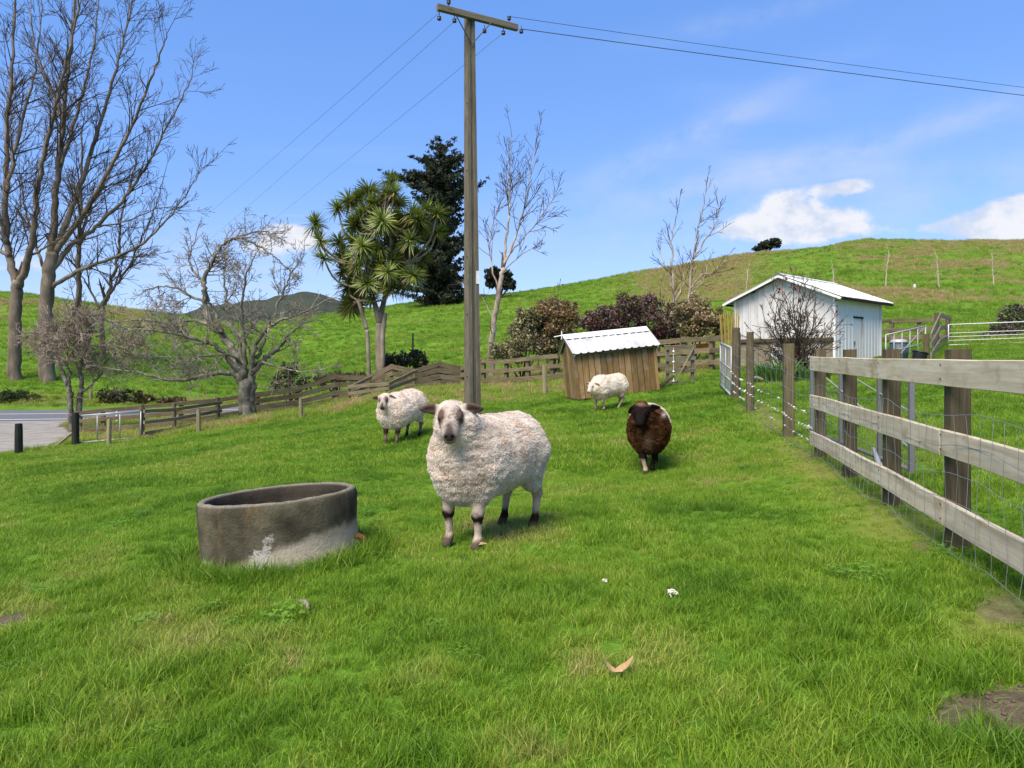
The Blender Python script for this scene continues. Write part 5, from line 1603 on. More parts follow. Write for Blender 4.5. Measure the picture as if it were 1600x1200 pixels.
for i, (nm, px, lim) in enumerate((('left-hand bare birch above the dark red shrub', 1056, [[(1056, 500), (1052, 450), (1050, 400), (1052, 360), (1060, 325)], [(1054, 455), (1040, 420), (1032, 390)], [(1056, 470), (1068, 440), (1066, 410)]]),
                                   ('white-stemmed bare birch leaning left of the white shed', 1076, [[(1076, 500), (1078, 440), (1086, 390), (1095, 340), (1105, 285)], [(1080, 450), (1095, 430), (1115, 425), (1135, 405)], [(1086, 400), (1105, 370), (1120, 345), (1122, 320)], [(1080, 460), (1098, 440), (1106, 410)]]))):
    limbs = []
    for k, l in enumerate(lim):
        P = L_(D + i * .6, l, 0.6 * k)
        if k == 0: P = [gp(px, D + i * .6, -0.1)] + P
        limbs.append((P, 0.13 if k == 0 else 0.06, 0.015, 3.2 if k else 2.4, 1.4))
    limb_tree('birch_tree', nm, gp(px, D + i * .6), limbs, BIR, MAT['bark_birch'], MAT['twig_poplar'], 20 + i, 'bare birches')
# scrubby bare saplings in front of the birches and hill saplings
SAP = dict(BIR); SAP.update(kids=[3.0, 0, 0], seg=[0.3, 0.25], sides=[3, 3], wob=[.15, .2], up=[.06, .03], ang=[35, 35], ratio=[.5, .4], rmin=0.012, lmin=0.15)
for i, (px, py0, py1, d, nm) in enumerate(((1165, 452, 400, 66, 'left of the shed roof peak'), (1303, 437, 405, 68, 'above the shed roof'), (1383, 470, 415, 62, 'just right of the shed roof'),
                                            (1467, 462, 412, 63, 'in the middle of the right hill'), (1553, 452, 400, 64, 'near the right edge'))):
    b = gp(px, d)
    h = (py0 - py1) / F * d
    lean = random.Random(i).uniform(-.12, .12)
    limb_tree('hill_sapling', 'spindly pale sapling on the grassy hill ' + nm, b,
              [([b + Vector((0, 0, -0.2)), b + Vector((lean * h * .4, 0, h * 0.5)), b + Vector((lean * h, 0, h))], 0.07, 0.025, 1.2, h * 0.35)], SAP, MAT['twig_hill'], MAT['twig_hill'], 40 + i, 'young saplings on the hill')
for i, (px, d, h, nm) in enumerate(((860, 36, 2.4, 'left of the olive bush'), (868, 35, 3.4, 'behind the olive bush'), (840, 37, 2.6, 'between the birch and the olive bush'), (1030, 38, 2.9, 'left of the birches'), (1010, 40, 2.4, 'above the dark red shrub'))):
    b = gp(px, d)
    limb_tree('bare_sapling', 'thin bare sapling ' + nm, b, [([b, b + Vector((.1, 0, h * .5)), b + Vector((.05, 0, h))], 0.04, 0.012, 3.2, h * .4)], SAP, MAT['twig_poplar'], MAT['twig_poplar'], 60 + i, 'thin bare saplings behind the fence')
for i, (px, nm) in enumerate(((297, 'thicker'), (309, 'thin'), (323, 'second thin'), (334, 'rightmost'))):
    b = gp(px, 36)
    o = MB().tube([b + Vector((0, 0, -.1)), b + Vector((.03, 0, .7)), b + Vector((-.02 + .05 * (i % 2), 0, 1.5 + .2 * (i % 2)))], [.05 if i == 0 else .025, .03, .015], 5).build('verge_sapling', MAT['bark_birch'], None, b)
    tag(o, nm + ' white sapling stem on the verge under the spreading tree', 'sapling', 'white stems on the verge')

# ------------------------------------------------------------------ foliage
def leaf_cloud(blobs, n, size, palette, seed, flat=0.0, shell=0.55, asp=0.5, droop=0.0):
    """blobs: (centre, radii); returns verts, quads, colours of n leaf-shaped faces spread through the volumes"""
    rg = np.random.default_rng(seed)
    vol = np.array([r[0] * r[1] * r[2] for c, r in blobs]) ** 0.75; vol /= vol.sum()
    pick = rg.choice(len(blobs), n, p=vol)
    C = np.array([list(c) for c, r in blobs])[pick]; R = np.array([list(r) for c, r in blobs])[pick]
    d = rg.normal(size=(n, 3)); d /= np.linalg.norm(d, axis=1)[:, None]
    rad = shell + (1 - shell) * rg.random(n)
    # tufty surface: radius depends on direction
    tuft = 0.85 + 0.42 * np.sin(d[:, 0] * 7 + pick * 1.7) * np.sin(d[:, 1] * 6 + pick) * np.sin(d[:, 2] * 8 + pick * 2.3)
    P = C + d * R * (rad * tuft)[:, None]
    ax = rg.normal(size=(n, 3)) + d * 0.9; ax[:, 2] -= droop; ax /= np.linalg.norm(ax, axis=1)[:, None]
    b = rg.normal(size=(n, 3)); b -= ax * (b * ax).sum(1)[:, None]; b /= np.linalg.norm(b, axis=1)[:, None]
    s = size * rg.uniform(0.6, 1.4, n)[:, None]
    v = np.stack([P - ax * s * 0.5, P + b * s * asp * 0.5, P + ax * s * 0.5, P - b * s * asp * 0.5], 1).reshape(-1, 3)
    q = np.arange(4 * n).reshape(n, 4)
    pal = np.array([c for c, wt in palette]); wt = np.array([w_ for c, w_ in palette]); wt = wt / wt.sum()
    # neighbouring leaves tend to share a colour
    key = (np.sin(P[:, 0] * 3.1 + P[:, 2] * 2.3) + np.sin(P[:, 1] * 2.7 + P[:, 2] * 4.1)) * 0.14 + rg.random(n)
    key = np.clip((key + 0.14) / 1.28, 0, 0.999)
    ci = np.searchsorted(np.cumsum(wt), key)
    col = pal[np.clip(ci, 0, len(pal) - 1)] * rg.uniform(0.75, 1.25, n)[:, None]
    return v, q, np.repeat(col, 4, 0)
def leafy(name, label, cat, base, blobs, n, size, palette, seed, stems=6, group=None, bark='bark_dark', asp=0.5, droop=0.0, stem_r=0.03, shell=0.45):
    T = thing(name, label, cat, base, group)
    r2 = random.Random(seed + 500); more_ = []
    for (cc, rr) in (blobs if len(blobs) < 60 else []):
        for k in range(7):
            dv = Vector((r2.gauss(0, 1), r2.gauss(0, 1), r2.gauss(0.3, 1))).normalized()
            more_.append((Vector((cc[0] + dv.x * rr[0] * .85, cc[1] + dv.y * rr[1] * .85, cc[2] + dv.z * rr[2] * .85)), tuple(q_ * r2.uniform(.25, .45) for q_ in rr)))
    blobs = [(c_, tuple(q_ * .85 for q_ in r_)) for c_, r_ in blobs] + more_
    v, q, c = leaf_cloud(blobs, n, size, palette, seed, asp=asp, droop=droop, shell=shell)
    o = link('crown' if cat == 'tree' else 'foliage', np_mesh('foliage', v - np.array(base), q, False, c), MAT['leaf'], T)
    rg = random.Random(seed)
    m = MB()
    for k in range(stems):
        cc, rr = blobs[k % len(blobs)]
        e = Vector(cc) + Vector((rg.uniform(-.5, .5) * rr[0], rg.uniform(-.5, .5) * rr[1], rg.uniform(-.2, .6) * rr[2]))
        mid = Vector(base).lerp(e, 0.5) + Vector((rg.uniform(-.1, .1), rg.uniform(-.1, .1), 0.1))
        m.tube([Vector(base) + Vector((rg.uniform(-.1, .1), 0, -.1)), mid, e], [stem_r, stem_r * .7, stem_r * .3], 5)
    if stems: m.build('trunk' if cat == 'tree' else 'stem', MAT[bark], T)
    return T
def PB(d, lst, depth=1.0):
    """blobs from (px, py, rx px, ry px) at depth d"""
    out = []
    for i, (px, py, rx, ry) in enumerate(lst):
        rx *= 1.22; ry *= 1.22
        dd = d + ((i * 37) % 11 - 5) / 5.0 * depth * rx / F * d * 0.5
        out.append((at(px, py, dd), (rx / F * dd, rx / F * dd * depth, ry / F * dd)))
    return out
# dark conifer on the ridge
D = 78.0
CD = 103.0
BR = []
def conifer_blobs():
    rg = random.Random(14); B = []
    prof = [(215, 10, 14), (232, 24, 26), (250, 40, 32), (266, 50, 34), (280, 58, 36), (300, 54, 34), (325, 46, 32), (350, 46, 34), (380, 54, 36), (410, 62, 36), (440, 68, 36), (475, 58, 34)]
    for k in range(190):
        y = 222 + 254 * (k / 190) + rg.uniform(-4, 4)
        wl = np.interp(y, [p[0] for p in prof], [p[1] for p in prof]); wr = np.interp(y, [p[0] for p in prof], [p[2] for p in prof])
        a = rg.uniform(0, 6.283); rr = (wr if math.cos(a) > 0 else wl) * rg.uniform(0.7, 1.3); BR.append((at(690, y + 8, CD), at(690 + math.cos(a) * rr, y - 4, CD + math.sin(a) * rr / F * CD)))
        n = max(2, int(rr / 7))
        for i in range(n + 1):
            f = (i + 0.6) / (n + 0.6)
            px = 690 + math.cos(a) * rr * f; py = y + 6 - 12 * f * f + rg.uniform(-3, 3); d = CD + math.sin(a) * rr * f / F * CD
            r = (1.0 - 0.42 * f) * rg.uniform(.7, 1.25) * (0.6 if y < 245 else 1) * CD / 78
            B.append((at(px, py, d), (r * 1.15, r * 1.15, r * 0.62)))
    for (px, py, r) in ((620, 276, .7), (610, 273, .6), (648, 288, .8), (742, 295, .7), (728, 300, .8), (751, 288, .55), (628, 278, .75), (615, 274, .65), (604, 270, .6), (594, 265, .45), (641, 284, .8), (655, 288, .9), (735, 298, .75), (747, 292, .6), (755, 284, .5), (762, 278, .35), (676, 222, .45), (682, 214, .3), (701, 222, .45), (707, 216, .3)):
        r *= CD / 78; B.append((at(px, py, CD), (r, r, r * .7)))
    return B
leafy('conifer_tree', 'tall dark conifer on the ridge behind the power pole', 'tree', gp(690, CD), conifer_blobs(), 60000, 0.55,
      [((0.020, 0.030, 0.015), 5), ((0.034, 0.045, 0.021), 4), ((0.058, 0.062, 0.032), 2), ((0.085, 0.068, 0.045), 1)], 3, 0, bark='bark_dark', asp=0.36, stem_r=0.10, shell=0.2)
bole = MB().tube([gp(690, CD, -.4), at(690, 400, CD), at(690, 300, CD), at(688, 225, CD)], [.55, .42, .25, .05], 9)
for (a_, b_) in BR: bole.tube([a_, a_.lerp(b_, .5) + Vector((0, 0, -.1)), b_], [.10, .07, .02], 5, False)
bole.build('trunk', MAT['bark_dark'], bpy.data.objects['conifer_tree'], smooth=True)
leafy('ridge_tree', 'small round dark tree on the ridge right of the power pole', 'tree', gp(781, 100), PB(100, [(775, 428, 14, 9), (788, 432, 13, 8), (780, 440, 18, 9), (796, 447, 10, 6), (767, 440, 8, 8)], 0.8),
      1600, 0.7, [((0.02, 0.028, 0.014), 4), ((0.035, 0.042, 0.02), 3), ((0.06, 0.05, 0.03), 1)], 4, 6, stem_r=0.18)
leafy('ridge_bush', 'dark windblown bush on the ridge above the white shed', 'bush', gp(1200, 108), PB(108, [(1208, 381, 10, 6), (1196, 385, 12, 5), (1184, 389, 8, 3), (1215, 378, 5, 4)], 0.8),
      900, 0.7, [((0.02, 0.028, 0.014), 4), ((0.035, 0.045, 0.02), 3)], 5, 5, stem_r=0.1)
# shrubs behind the back fence
OL = [((0.15, 0.145, 0.06), 3), ((0.23, 0.205, 0.09), 3), ((0.34, 0.28, 0.16), 2), ((0.11, 0.12, 0.045), 3), ((0.46, 0.39, 0.28), 2)]
RB = [((0.23, 0.145, 0.06), 3), ((0.29, 0.19, 0.09), 3), ((0.15, 0.115, 0.045), 3), ((0.36, 0.27, 0.16), 2)]
leafy('olive_bush', 'low olive-green bush with pale tips right of the birch trunk', 'bush', gp(815, 30), PB(30, [(800, 545, 26, 20), (825, 525, 26, 24), (848, 535, 24, 26), (825, 498, 20, 16), (785, 552, 16, 14), (838, 510, 18, 16)], 1.0), 9000, 0.13, OL, 6, 10, stem_r=0.025)
leafy('rust_bush', 'tall rusty-brown shrub left of the dark red shrub', 'bush', gp(870, 30.5), PB(30.5, [(865, 495, 28, 24), (880, 515, 28, 28), (850, 490, 20, 18), (890, 488, 16, 14), (868, 540, 32, 22)], 1.0), 9000, 0.13, RB, 7, 10, stem_r=0.025)
leafy('red_bush', 'wide dark red-leaved shrub behind the wooden shelter', 'bush', gp(985, 29), PB(29, [(940, 500, 28, 20), (975, 490, 32, 24), (1010, 488, 32, 22), (1040, 505, 28, 24), (960, 520, 36, 18), (1020, 525, 36, 20), (925, 508, 18, 18), (1060, 522, 14, 14)], 1.0),
      15000, 0.115, [((0.085, 0.030, 0.028), 4), ((0.13, 0.045, 0.04), 2), ((0.055, 0.046, 0.028), 4), ((0.26, 0.21, 0.18), 3), ((0.20, 0.03, 0.035), 1)], 8, 14, stem_r=0.025)
leafy('tan_bush', 'tan-flowered bush between the red shrub and the white shed', 'bush', gp(1085, 25), PB(25, [(1070, 492, 22, 18), (1092, 482, 24, 18), (1110, 500, 18, 20), (1085, 510, 34, 20), (1125, 515, 12, 18)], 1.0),
      9000, 0.11, [((0.18, 0.155, 0.05), 4), ((0.10, 0.105, 0.035), 3), ((0.46, 0.33, 0.20), 3), ((0.30, 0.22, 0.11), 2)], 9, 10, stem_r=0.022)
leafy('dark_bush', 'low dark green bush behind the pen of the cabbage tree', 'bush', gp(632, 31), PB(31, [(622, 565, 20, 16), (645, 562, 18, 14), (605, 575, 14, 12), (655, 575, 12, 10)], 1.0), 3200, 0.13,
      [((0.02, 0.03, 0.014), 4), ((0.04, 0.05, 0.02), 3), ((0.075, 0.06, 0.035), 2)], 10, 8)
leafy('yard_bush', 'grey-brown bush behind the white gate at the right edge', 'bush', gp(1580, 26), PB(26, [(1560, 510, 14, 18), (1590, 500, 26, 20), (1630, 500, 30, 22), (1580, 525, 30, 14), (1540, 528, 30, 8)], 1.0), 4600, 0.11,
      [((0.06, 0.055, 0.03), 4), ((0.12, 0.10, 0.065), 3), ((0.20, 0.165, 0.12), 2), ((0.03, 0.035, 0.02), 3)], 11, 8)
for i, (px, py, rx, ry, nm) in enumerate(((185, 622, 28, 17, 'rounded brown-green bush on the far verge behind the marker post'), (228, 625, 18, 12, 'low straw-coloured bush on the far verge'), (30, 622, 40, 12, 'long green bush on the far verge at the left edge'), (268, 628, 26, 9, 'low reddish bush on the far verge under the spreading tree'))):
    leafy('verge_bush', nm, 'bush', gp(px, 45), PB(45, [(px - rx * .4, py, rx * .6, ry), (px + rx * .35, py + 2, rx * .6, ry * .9), (px, py + 4, rx * .9, ry * .7)], 0.8), 1700, 0.22,
          [((0.09, 0.075, 0.03), 3), ((0.055, 0.065, 0.02), 4 if i != 3 else 1), ((0.17, 0.115, 0.05), 2 if i != 2 else .5), ((0.05, 0.10, 0.02), 4 if i == 2 else .3)], 12 + i, 5, 'bushes on the far verge')
leafy('hedge_bush', 'scrubby dark bush behind the rail fence right of the spreading tree', 'bush', gp(455, 31), PB(31, [(452, 585, 16, 18), (435, 600, 14, 10), (475, 600, 14, 10)], 1.0), 1500, 0.12,
      [((0.035, 0.05, 0.018), 4), ((0.07, 0.075, 0.03), 3), ((0.13, 0.10, 0.05), 2)], 17, 8)
leafy('hedge_bush', 'low brown brambles along the rail fence left of the cabbage tree', 'bush', gp(530, 30), PB(30, [(505, 592, 16, 8), (535, 590, 18, 9), (560, 588, 16, 9)], 1.0), 1500, 0.12,
      [((0.11, 0.075, 0.045), 4), ((0.17, 0.12, 0.075), 3), ((0.06, 0.055, 0.03), 2)], 18, 8)
leafy('hedge_bush', 'brown brambles in the fence just left of the power pole', 'bush', gp(690, 30.2), PB(30.2, [(672, 580, 18, 12), (700, 582, 18, 14)], 1.0), 1500, 0.11,
      [((0.10, 0.065, 0.04), 4), ((0.16, 0.11, 0.07), 3), ((0.05, 0.05, 0.025), 3)], 19, 8)

# ------------------------------------------------------------------ cabbage tree
def rosette_mesh(seed, n=120, L=0.76):
    rg = np.random.default_rng(seed)
    V = []; Fc = []; C = []
    for i in range(n):
        az = rg.random() * 6.283
        el = math.asin(rg.uniform(-0.55, 1.0))
        l = L * rg.uniform(0.75, 1.15); wd = 0.05
        d = np.array([math.cos(az) * math.cos(el), math.sin(az) * math.cos(el), math.sin(el)])
        side = np.array([-math.sin(az), math.cos(az), 0])
        dro = rg.uniform(0.05, 0.30)
        old = el < -0.25
        c = np.array([0.135, 0.185, 0.028]) * rg.uniform(0.6, 1.5)
        if rg.random() < 0.25: c = np.array([0.24, 0.27, 0.055]) * rg.uniform(.8, 1.2)
        if old and rg.random() < 0.6: c = np.array([0.17, 0.115, 0.045]) * rg.uniform(0.5, 1.2)
        i0 = len(V)
        for s in range(5):
            f = s / 4
            p = d * l * f * (1 - 0.06 * f); p[2] -= dro * l * f * f
            wv = wd / 2 * (0.5, 1.0, 0.95, 0.6, 0.02)[s]
            V += [tuple(p - side * wv), tuple(p + side * wv)]; C += [c, c]
        for s in range(4):
            q = i0 + 2 * s; Fc.append((q, q + 1, q + 3, q + 2))
    return np_mesh('rosette', V, Fc, False, np.array(C))
def build_cabbage():
    D = 29.2
    b = gp(590, D)
    T = thing('cabbage_tree', 'cabbage tree with many spiky leaf heads inside a timber pen', 'tree', b)
    rg = random.Random(77)
    heads = [(610, 283), (576, 298), (546, 314), (528, 326), (562, 336), (588, 336), (620, 316), (642, 334), (664, 328), (683, 334), (655, 350), (682, 364), (632, 350), (602, 360), (575, 372), (560, 398), (545, 408),
             (590, 404), (615, 385), (640, 376), (660, 398), (625, 418), (603, 440), (575, 442), (630, 446), (650, 405), (493, 350), (501, 376), (506, 404), (530, 378), (536, 424), (545, 450), (552, 470), (560, 430), (612, 408), (585, 420), (570, 356), (596, 388), (618, 340), (548, 480), (600, 312), (560, 310), (606, 425), (570, 405), (586, 355), (630, 395), (645, 430), (552, 375), (580, 390), (598, 345), (615, 365), (590, 440), (565, 460), (535, 400), (648, 365), (622, 435), (572, 330), (604, 300), (582, 318), (555, 352), (610, 355), (640, 355), (566, 385), (592, 420), (628, 405), (548, 440), (612, 450), (580, 465), (560, 415), (600, 400), (652, 342), (616, 300)]
    meshes = [rosette_mesh(s) for s in range(5)]
    tr = MB()
    j1 = at(593, 505, D); j0 = at(573, 515, D - 0.2)
    tr.tube(curve_pts([b + Vector((0.05, 0, -0.2)), at(593, 570, D), at(592, 530, D), j1], 4), [0.19, .18, .175, .17, .165, .16, .16, .155, .155, .15, .15, .15, .15], 10)
    tr.tube(curve_pts([b + Vector((-0.28, -0.1, -0.2)), at(576, 570, D - .2), at(575, 540, D - .2), j0], 4), 0.085, 8)
    tr.tube(curve_pts([b + Vector((0.12, -0.1, -0.2)), at(598, 560, D - .15), at(598, 520, D - .15), at(602, 490, D)], 4), 0.10, 8)
    tr.build('trunk', MAT['bark_cabbage'], T, smooth=True)
    nodes = [(at(580, 455, D), j1, 0.10), (at(605, 450, D + .3), j1, 0.10), (at(560, 470, D - .3), j0, 0.07)]
    br = MB()
    for (p, j, r) in nodes: br.tube(curve_pts([j, j.lerp(p, .5) + Vector((0, 0, .05)), p], 4), [r * 1.25 - r * .25 * i / 8 for i in range(9)], 7)
    mid = []
    for (px, py) in ((575, 400), (610, 395), (590, 365), (545, 415), (640, 410)):
        p = at(px, py, D + rg.uniform(-.5, .5)); s = min(nodes, key=lambda q: (q[0] - p).length)[0]
        br.tube(curve_pts([s, s.lerp(p, .5) + Vector((rg.uniform(-.1, .1), 0, -.1)), p], 4), [0.085 - .004 * i for i in range(9)], 6); mid.append(p)
    allj = [n[0] for n in nodes] + mid
    for i, (px, py) in enumerate(heads):
        p = at(px, py, D + rg.uniform(-1.3, 1.3) * (0.35 + 0.65 * (1 - min(1, abs(px - 590) / 110))))
        cand = [q for q in allj if q.z < p.z - 0.25] or [nodes[2][0]]
        s = min(cand, key=lambda q: (q - p).length + 0.3 * rg.random())
        c1 = s.lerp(p, 0.55) + Vector(((p.x - s.x) * 0.18, 0, -0.18 * abs(p.x - s.x)))
        br.tube(curve_pts([s, c1, p], 4), [0.055 - .0025 * k for k in range(9)], 6)
        dr = (p - c1).normalized()
        X = dr.orthogonal().normalized()
        M = frame(p, X, dr + Vector((0, 0, .25))) @ Matrix.Rotation(rg.uniform(0, 6.28), 4, 'Z') @ Matrix.Scale(rg.uniform(0.85, 1.12), 4)
        place('leaf_head', meshes[i % 5], MAT['leaf_gloss'], T, M)
    br.build('branches', MAT['bark_cabbage'], T, smooth=True)
build_cabbage()

# ------------------------------------------------------------------ rose bush at the white shed, flax and grass at its foot
def build_rose():
    D = 17.6
    b = gp(1247, D)
    R_ = dict(seg=[0.16, 0.13, 0.1], wob=[0.22, 0.28, 0.3], up=[0.05, 0.03, 0.0], sides=[4, 3, 3], kids=[8.0, 8.0, 0], ang=[38, 42, 45], ratio=[0.6, 0.6, 0.4], rmin=0.0065, lmin=0.06, ang0=40, r1=0.014, jit=0.02, limb_start=0.25)
    limbs = []
    rg = random.Random(5)
    for (x, y, dd) in ((1195, 500, .3), (1205, 475, -.3), (1222, 455, 0), (1240, 445, .3), (1258, 452, -.3), (1275, 470, .2), (1290, 490, -.2), (1305, 515, .2), (1215, 520, -.4), (1185, 525, .2), (1265, 490, -.5), (1235, 480, -.5), (1225, 560, -.3), (1280, 545, .2), (1200, 545, .3), (1212, 490, .1), (1230, 505, .4), (1252, 500, .1), (1270, 515, .4), (1288, 520, -.3), (1300, 540, .1), (1180, 540, -.2), (1248, 465, .1), (1268, 450, .4), (1210, 460, .3), (1295, 505, .3)):
        e = at(x, y, D + dd)
        limbs.append(([b + Vector((rg.uniform(-.15, .15), rg.uniform(-.1, .1), -.05)), b.lerp(e, .45) + Vector((rg.uniform(-.12, .12), rg.uniform(-.15, .15), .05)), e], 0.02, 0.008, 7.0, 0.55))
    T = limb_tree('leafless_bush', 'tangled leafless bush with a few red flowers before the white shed', b, limbs, R_, MAT['bark_dark'], MAT['twig_poplar'], 9)
    T['category'] = 'bush'
    m = plain('red_petals', (0.22, 0.012, 0.022), 0.6, 0.3)
    for (x, y) in ((1229, 436), (1217, 457), (1242, 449), (1216, 500), (1308, 487), (1244, 452), (1219, 452), (1250, 470)):
        p = at(x, y, D + rg.uniform(-.4, .3))
        v, q, c = leaf_cloud([(p, (0.04, 0.04, 0.035))], 18, 0.038, [((1, 1, 1), 1)], 3, asp=.9)
        o = link('flower', np_mesh('flower', v - np.array(ORG[T.name]), q), m, T)
build_rose()
def blade_clump(name, label, cat, base, n, h, spread, wd, cols, seed, lean=0.5, group=None):
    rg = np.random.default_rng(seed)
    V = []; Fc = []; C = []
    for i in range(n):
        a = rg.random() * 6.283; r = spread * math.sqrt(rg.random())
        p0 = np.array([r * math.cos(a), r * math.sin(a) * 0.6, -0.03])
        hh = h * rg.uniform(0.6, 1.1); la = a + rg.normal(0, .5); ln = lean * hh * rg.uniform(0.2, 1)
        fa = rg.random() * 6.283; sd = np.array([math.cos(fa), math.sin(fa), 0]) * wd / 2
        c = np.array(cols[rg.integers(len(cols))]) * rg.uniform(.7, 1.3)
        i0 = len(V)
        for s in range(5):
            f = s / 4
            p = p0 + np.array([math.cos(la) * ln * f ** 2, math.sin(la) * ln * f ** 2, hh * f * (1 - .25 * f * ln / hh)])
            wv = (1, 1, .85, .55, .03)[s]
            V += [p - sd * wv, p + sd * wv]; C += [c, c]
        for s in range(4):
            q = i0 + 2 * s; Fc.append((q, q + 1, q + 3, q + 2))
    o = link(name, np_mesh(name, np.array(V), Fc, False, np.array(C)), MAT['leaf'], None, base)
    return tag(o, label, cat, group)
GRN = [(0.05, 0.12, 0.02), (0.08, 0.17, 0.03), (0.10, 0.20, 0.04)]
for i, (px, d, nm, h) in enumerate(((1203, 16.6, 'leafy green clump at the left of the leafless red-flowered bush', .62), (1218, 16.4, 'taller leafy green clump under the leafless red-flowered bush', .7), (1192, 16.9, 'small leafy clump beside the fence post', .5), (1262, 16.8, 'leafy green clump at the shed foot right of the red-flowered bush', .55), (1277, 17.0, 'rightmost leafy green clump at the shed foot', .45))):
    blade_clump('leafy_clump', nm, 'plant', gp(px, d), 90, h, 0.3, 0.035, GRN, 100 + i, 0.7, 'leafy clumps along the shed foot')
def bundle():
    b = gp(1140, 17.6)
    T = thing('bamboo_bundle', 'upright bundle of yellow bamboo canes behind the mesh gate', 'bamboo', b)
    rg = random.Random(3)
    m = plain('yellow_cane', (0.34, 0.25, 0.06), 0.6, 0.3, 0, 8, 0.4)
    top = CZ - (487 - HZ) / F * 17.6 - b.z
    for i in range(22):
        x = -0.20 + 0.40 * (i + rg.uniform(-.3, .3)) / 22; y = rg.uniform(-.08, .08)
        h = top * rg.uniform(0.93, 1.02)
        MB().tube([b + Vector((x * 0.7, y, 0)), b + Vector((x + .02, y, h * .5)), b + Vector((x * 1.1 + 0.05 * (i / 22 - .5), y, h))], 0.011, 6).build('cane', m, T)
bundle()

# ------------------------------------------------------------------ sheep
def surface_nets(f, org, h):
    s = f < 0
    nx, ny, nz = f.shape
    c = [s[i:nx - 1 + i, j:ny - 1 + j, k:nz - 1 + k] for i in (0, 1) for j in (0, 1) for k in (0, 1)]
    cnt = sum(a.astype(np.int8) for a in c)
    mask = (cnt > 0) & (cnt < 8)
    cells = np.argwhere(mask)
    idx = np.full(mask.shape, -1, np.int64); idx[mask] = np.arange(len(cells))
    acc = np.zeros((len(cells), 3)); num = np.zeros(len(cells))
    corners = [(i, j, k) for i in (0, 1) for j in (0, 1) for k in (0, 1)]
    for a in corners:
        for ax in range(3):
            if a[ax] == 1: continue
            b = list(a); b[ax] = 1
            fa = f[cells[:, 0] + a[0], cells[:, 1] + a[1], cells[:, 2] + a[2]]
            fb = f[cells[:, 0] + b[0], cells[:, 1] + b[1], cells[:, 2] + b[2]]
            m = (fa < 0) != (fb < 0)
            t = np.where(m, fa / np.where(m, fa - fb, 1), 0)
            p = np.tile(np.array(a, float), (len(cells), 1)); p[:, ax] += t
            acc[m] += p[m]; num[m] += 1
    V = (cells + acc / num[:, None]) * h + org
    Q = []
    for ax in range(3):
        sl0 = [slice(None)] * 3; sl1 = [slice(None)] * 3
        sl0[ax] = slice(0, -1); sl1[ax] = slice(1, None)
        d = s[tuple(sl0)] != s[tuple(sl1)]
        e = np.argwhere(d)
        o1, o2 = (ax + 1) % 3, (ax + 2) % 3
        e = e[(e[:, o1] > 0) & (e[:, o2] > 0) & (e[:, o1] < f.shape[o1] - 1) & (e[:, o2] < f.shape[o2] - 1)]
        def ci(da, db):
            q = e.copy(); q[:, o1] -= da; q[:, o2] -= db
            return idx[q[:, 0], q[:, 1], q[:, 2]]
        quad = np.stack([ci(1, 1), ci(0, 1), ci(0, 0), ci(1, 0)], 1)
        ins = s[e[:, 0], e[:, 1], e[:, 2]]
        quad = np.where(ins[:, None], quad, quad[:, ::-1])
        Q.append(quad)
    return V, np.concatenate(Q)
def smin(a, b, k):
    h = np.clip(0.5 + 0.5 * (b - a) / k, 0, 1)
    return b * (1 - h) + a * h - k * h * (1 - h)
def cone(P, a, b, ra, rb):
    a = np.array(a, float); b = np.array(b, float); ab = b - a
    t = np.clip(((P - a) @ ab) / max(ab @ ab, 1e-9), 0, 1)
    return np.linalg.norm(P - a - t[:, None] * ab, axis=1) - (ra + (rb - ra) * t)
def ell(P, c, r, R=None):
    q = P - np.array(c)
    if R is not None: q = q @ R
    r = np.array(r)
    k0 = np.linalg.norm(q / r, axis=1); k1 = np.linalg.norm(q / (r * r), axis=1)
    return k0 * (k0 - 1) / np.maximum(k1, 1e-6)
def wool_mat():
    m, t, out = new_mat('fleece')
    a = t.attr('Col').outputs['Color']
    o = t.obj()
    n = t.noise(o, 38, 5, 0.7); n2 = t.noise(o, 5, 4, 0.6)
    c = t.mix(t.step(n, 0.3, 0.75), t.mix(1.0, a, (0.86, 0.80, 0.73, 1), 'MULTIPLY'), a)
    c = t.mix(t.math('MULTIPLY', t.step(n2, 0.45, 0.75), 0.6), c, t.mix(1.0, c, (0.92, 0.80, 0.68, 1), 'MULTIPLY'))
    finish(t, out, c, 0.95, 0.05, normal=t.bump(n, 0.4, 0.006), translucent=0.38)
    return m
MAT['wool'] = wool_mat()
MAT['eye'] = plain('sheep_eye', (0.012, 0.009, 0.007), 0.12, 0.6)
def vec_noise(P, s, o=3):
    return np.array([mnoise.fractal(Vector(p) * s, 0.6, 2.0, o) for p in P])

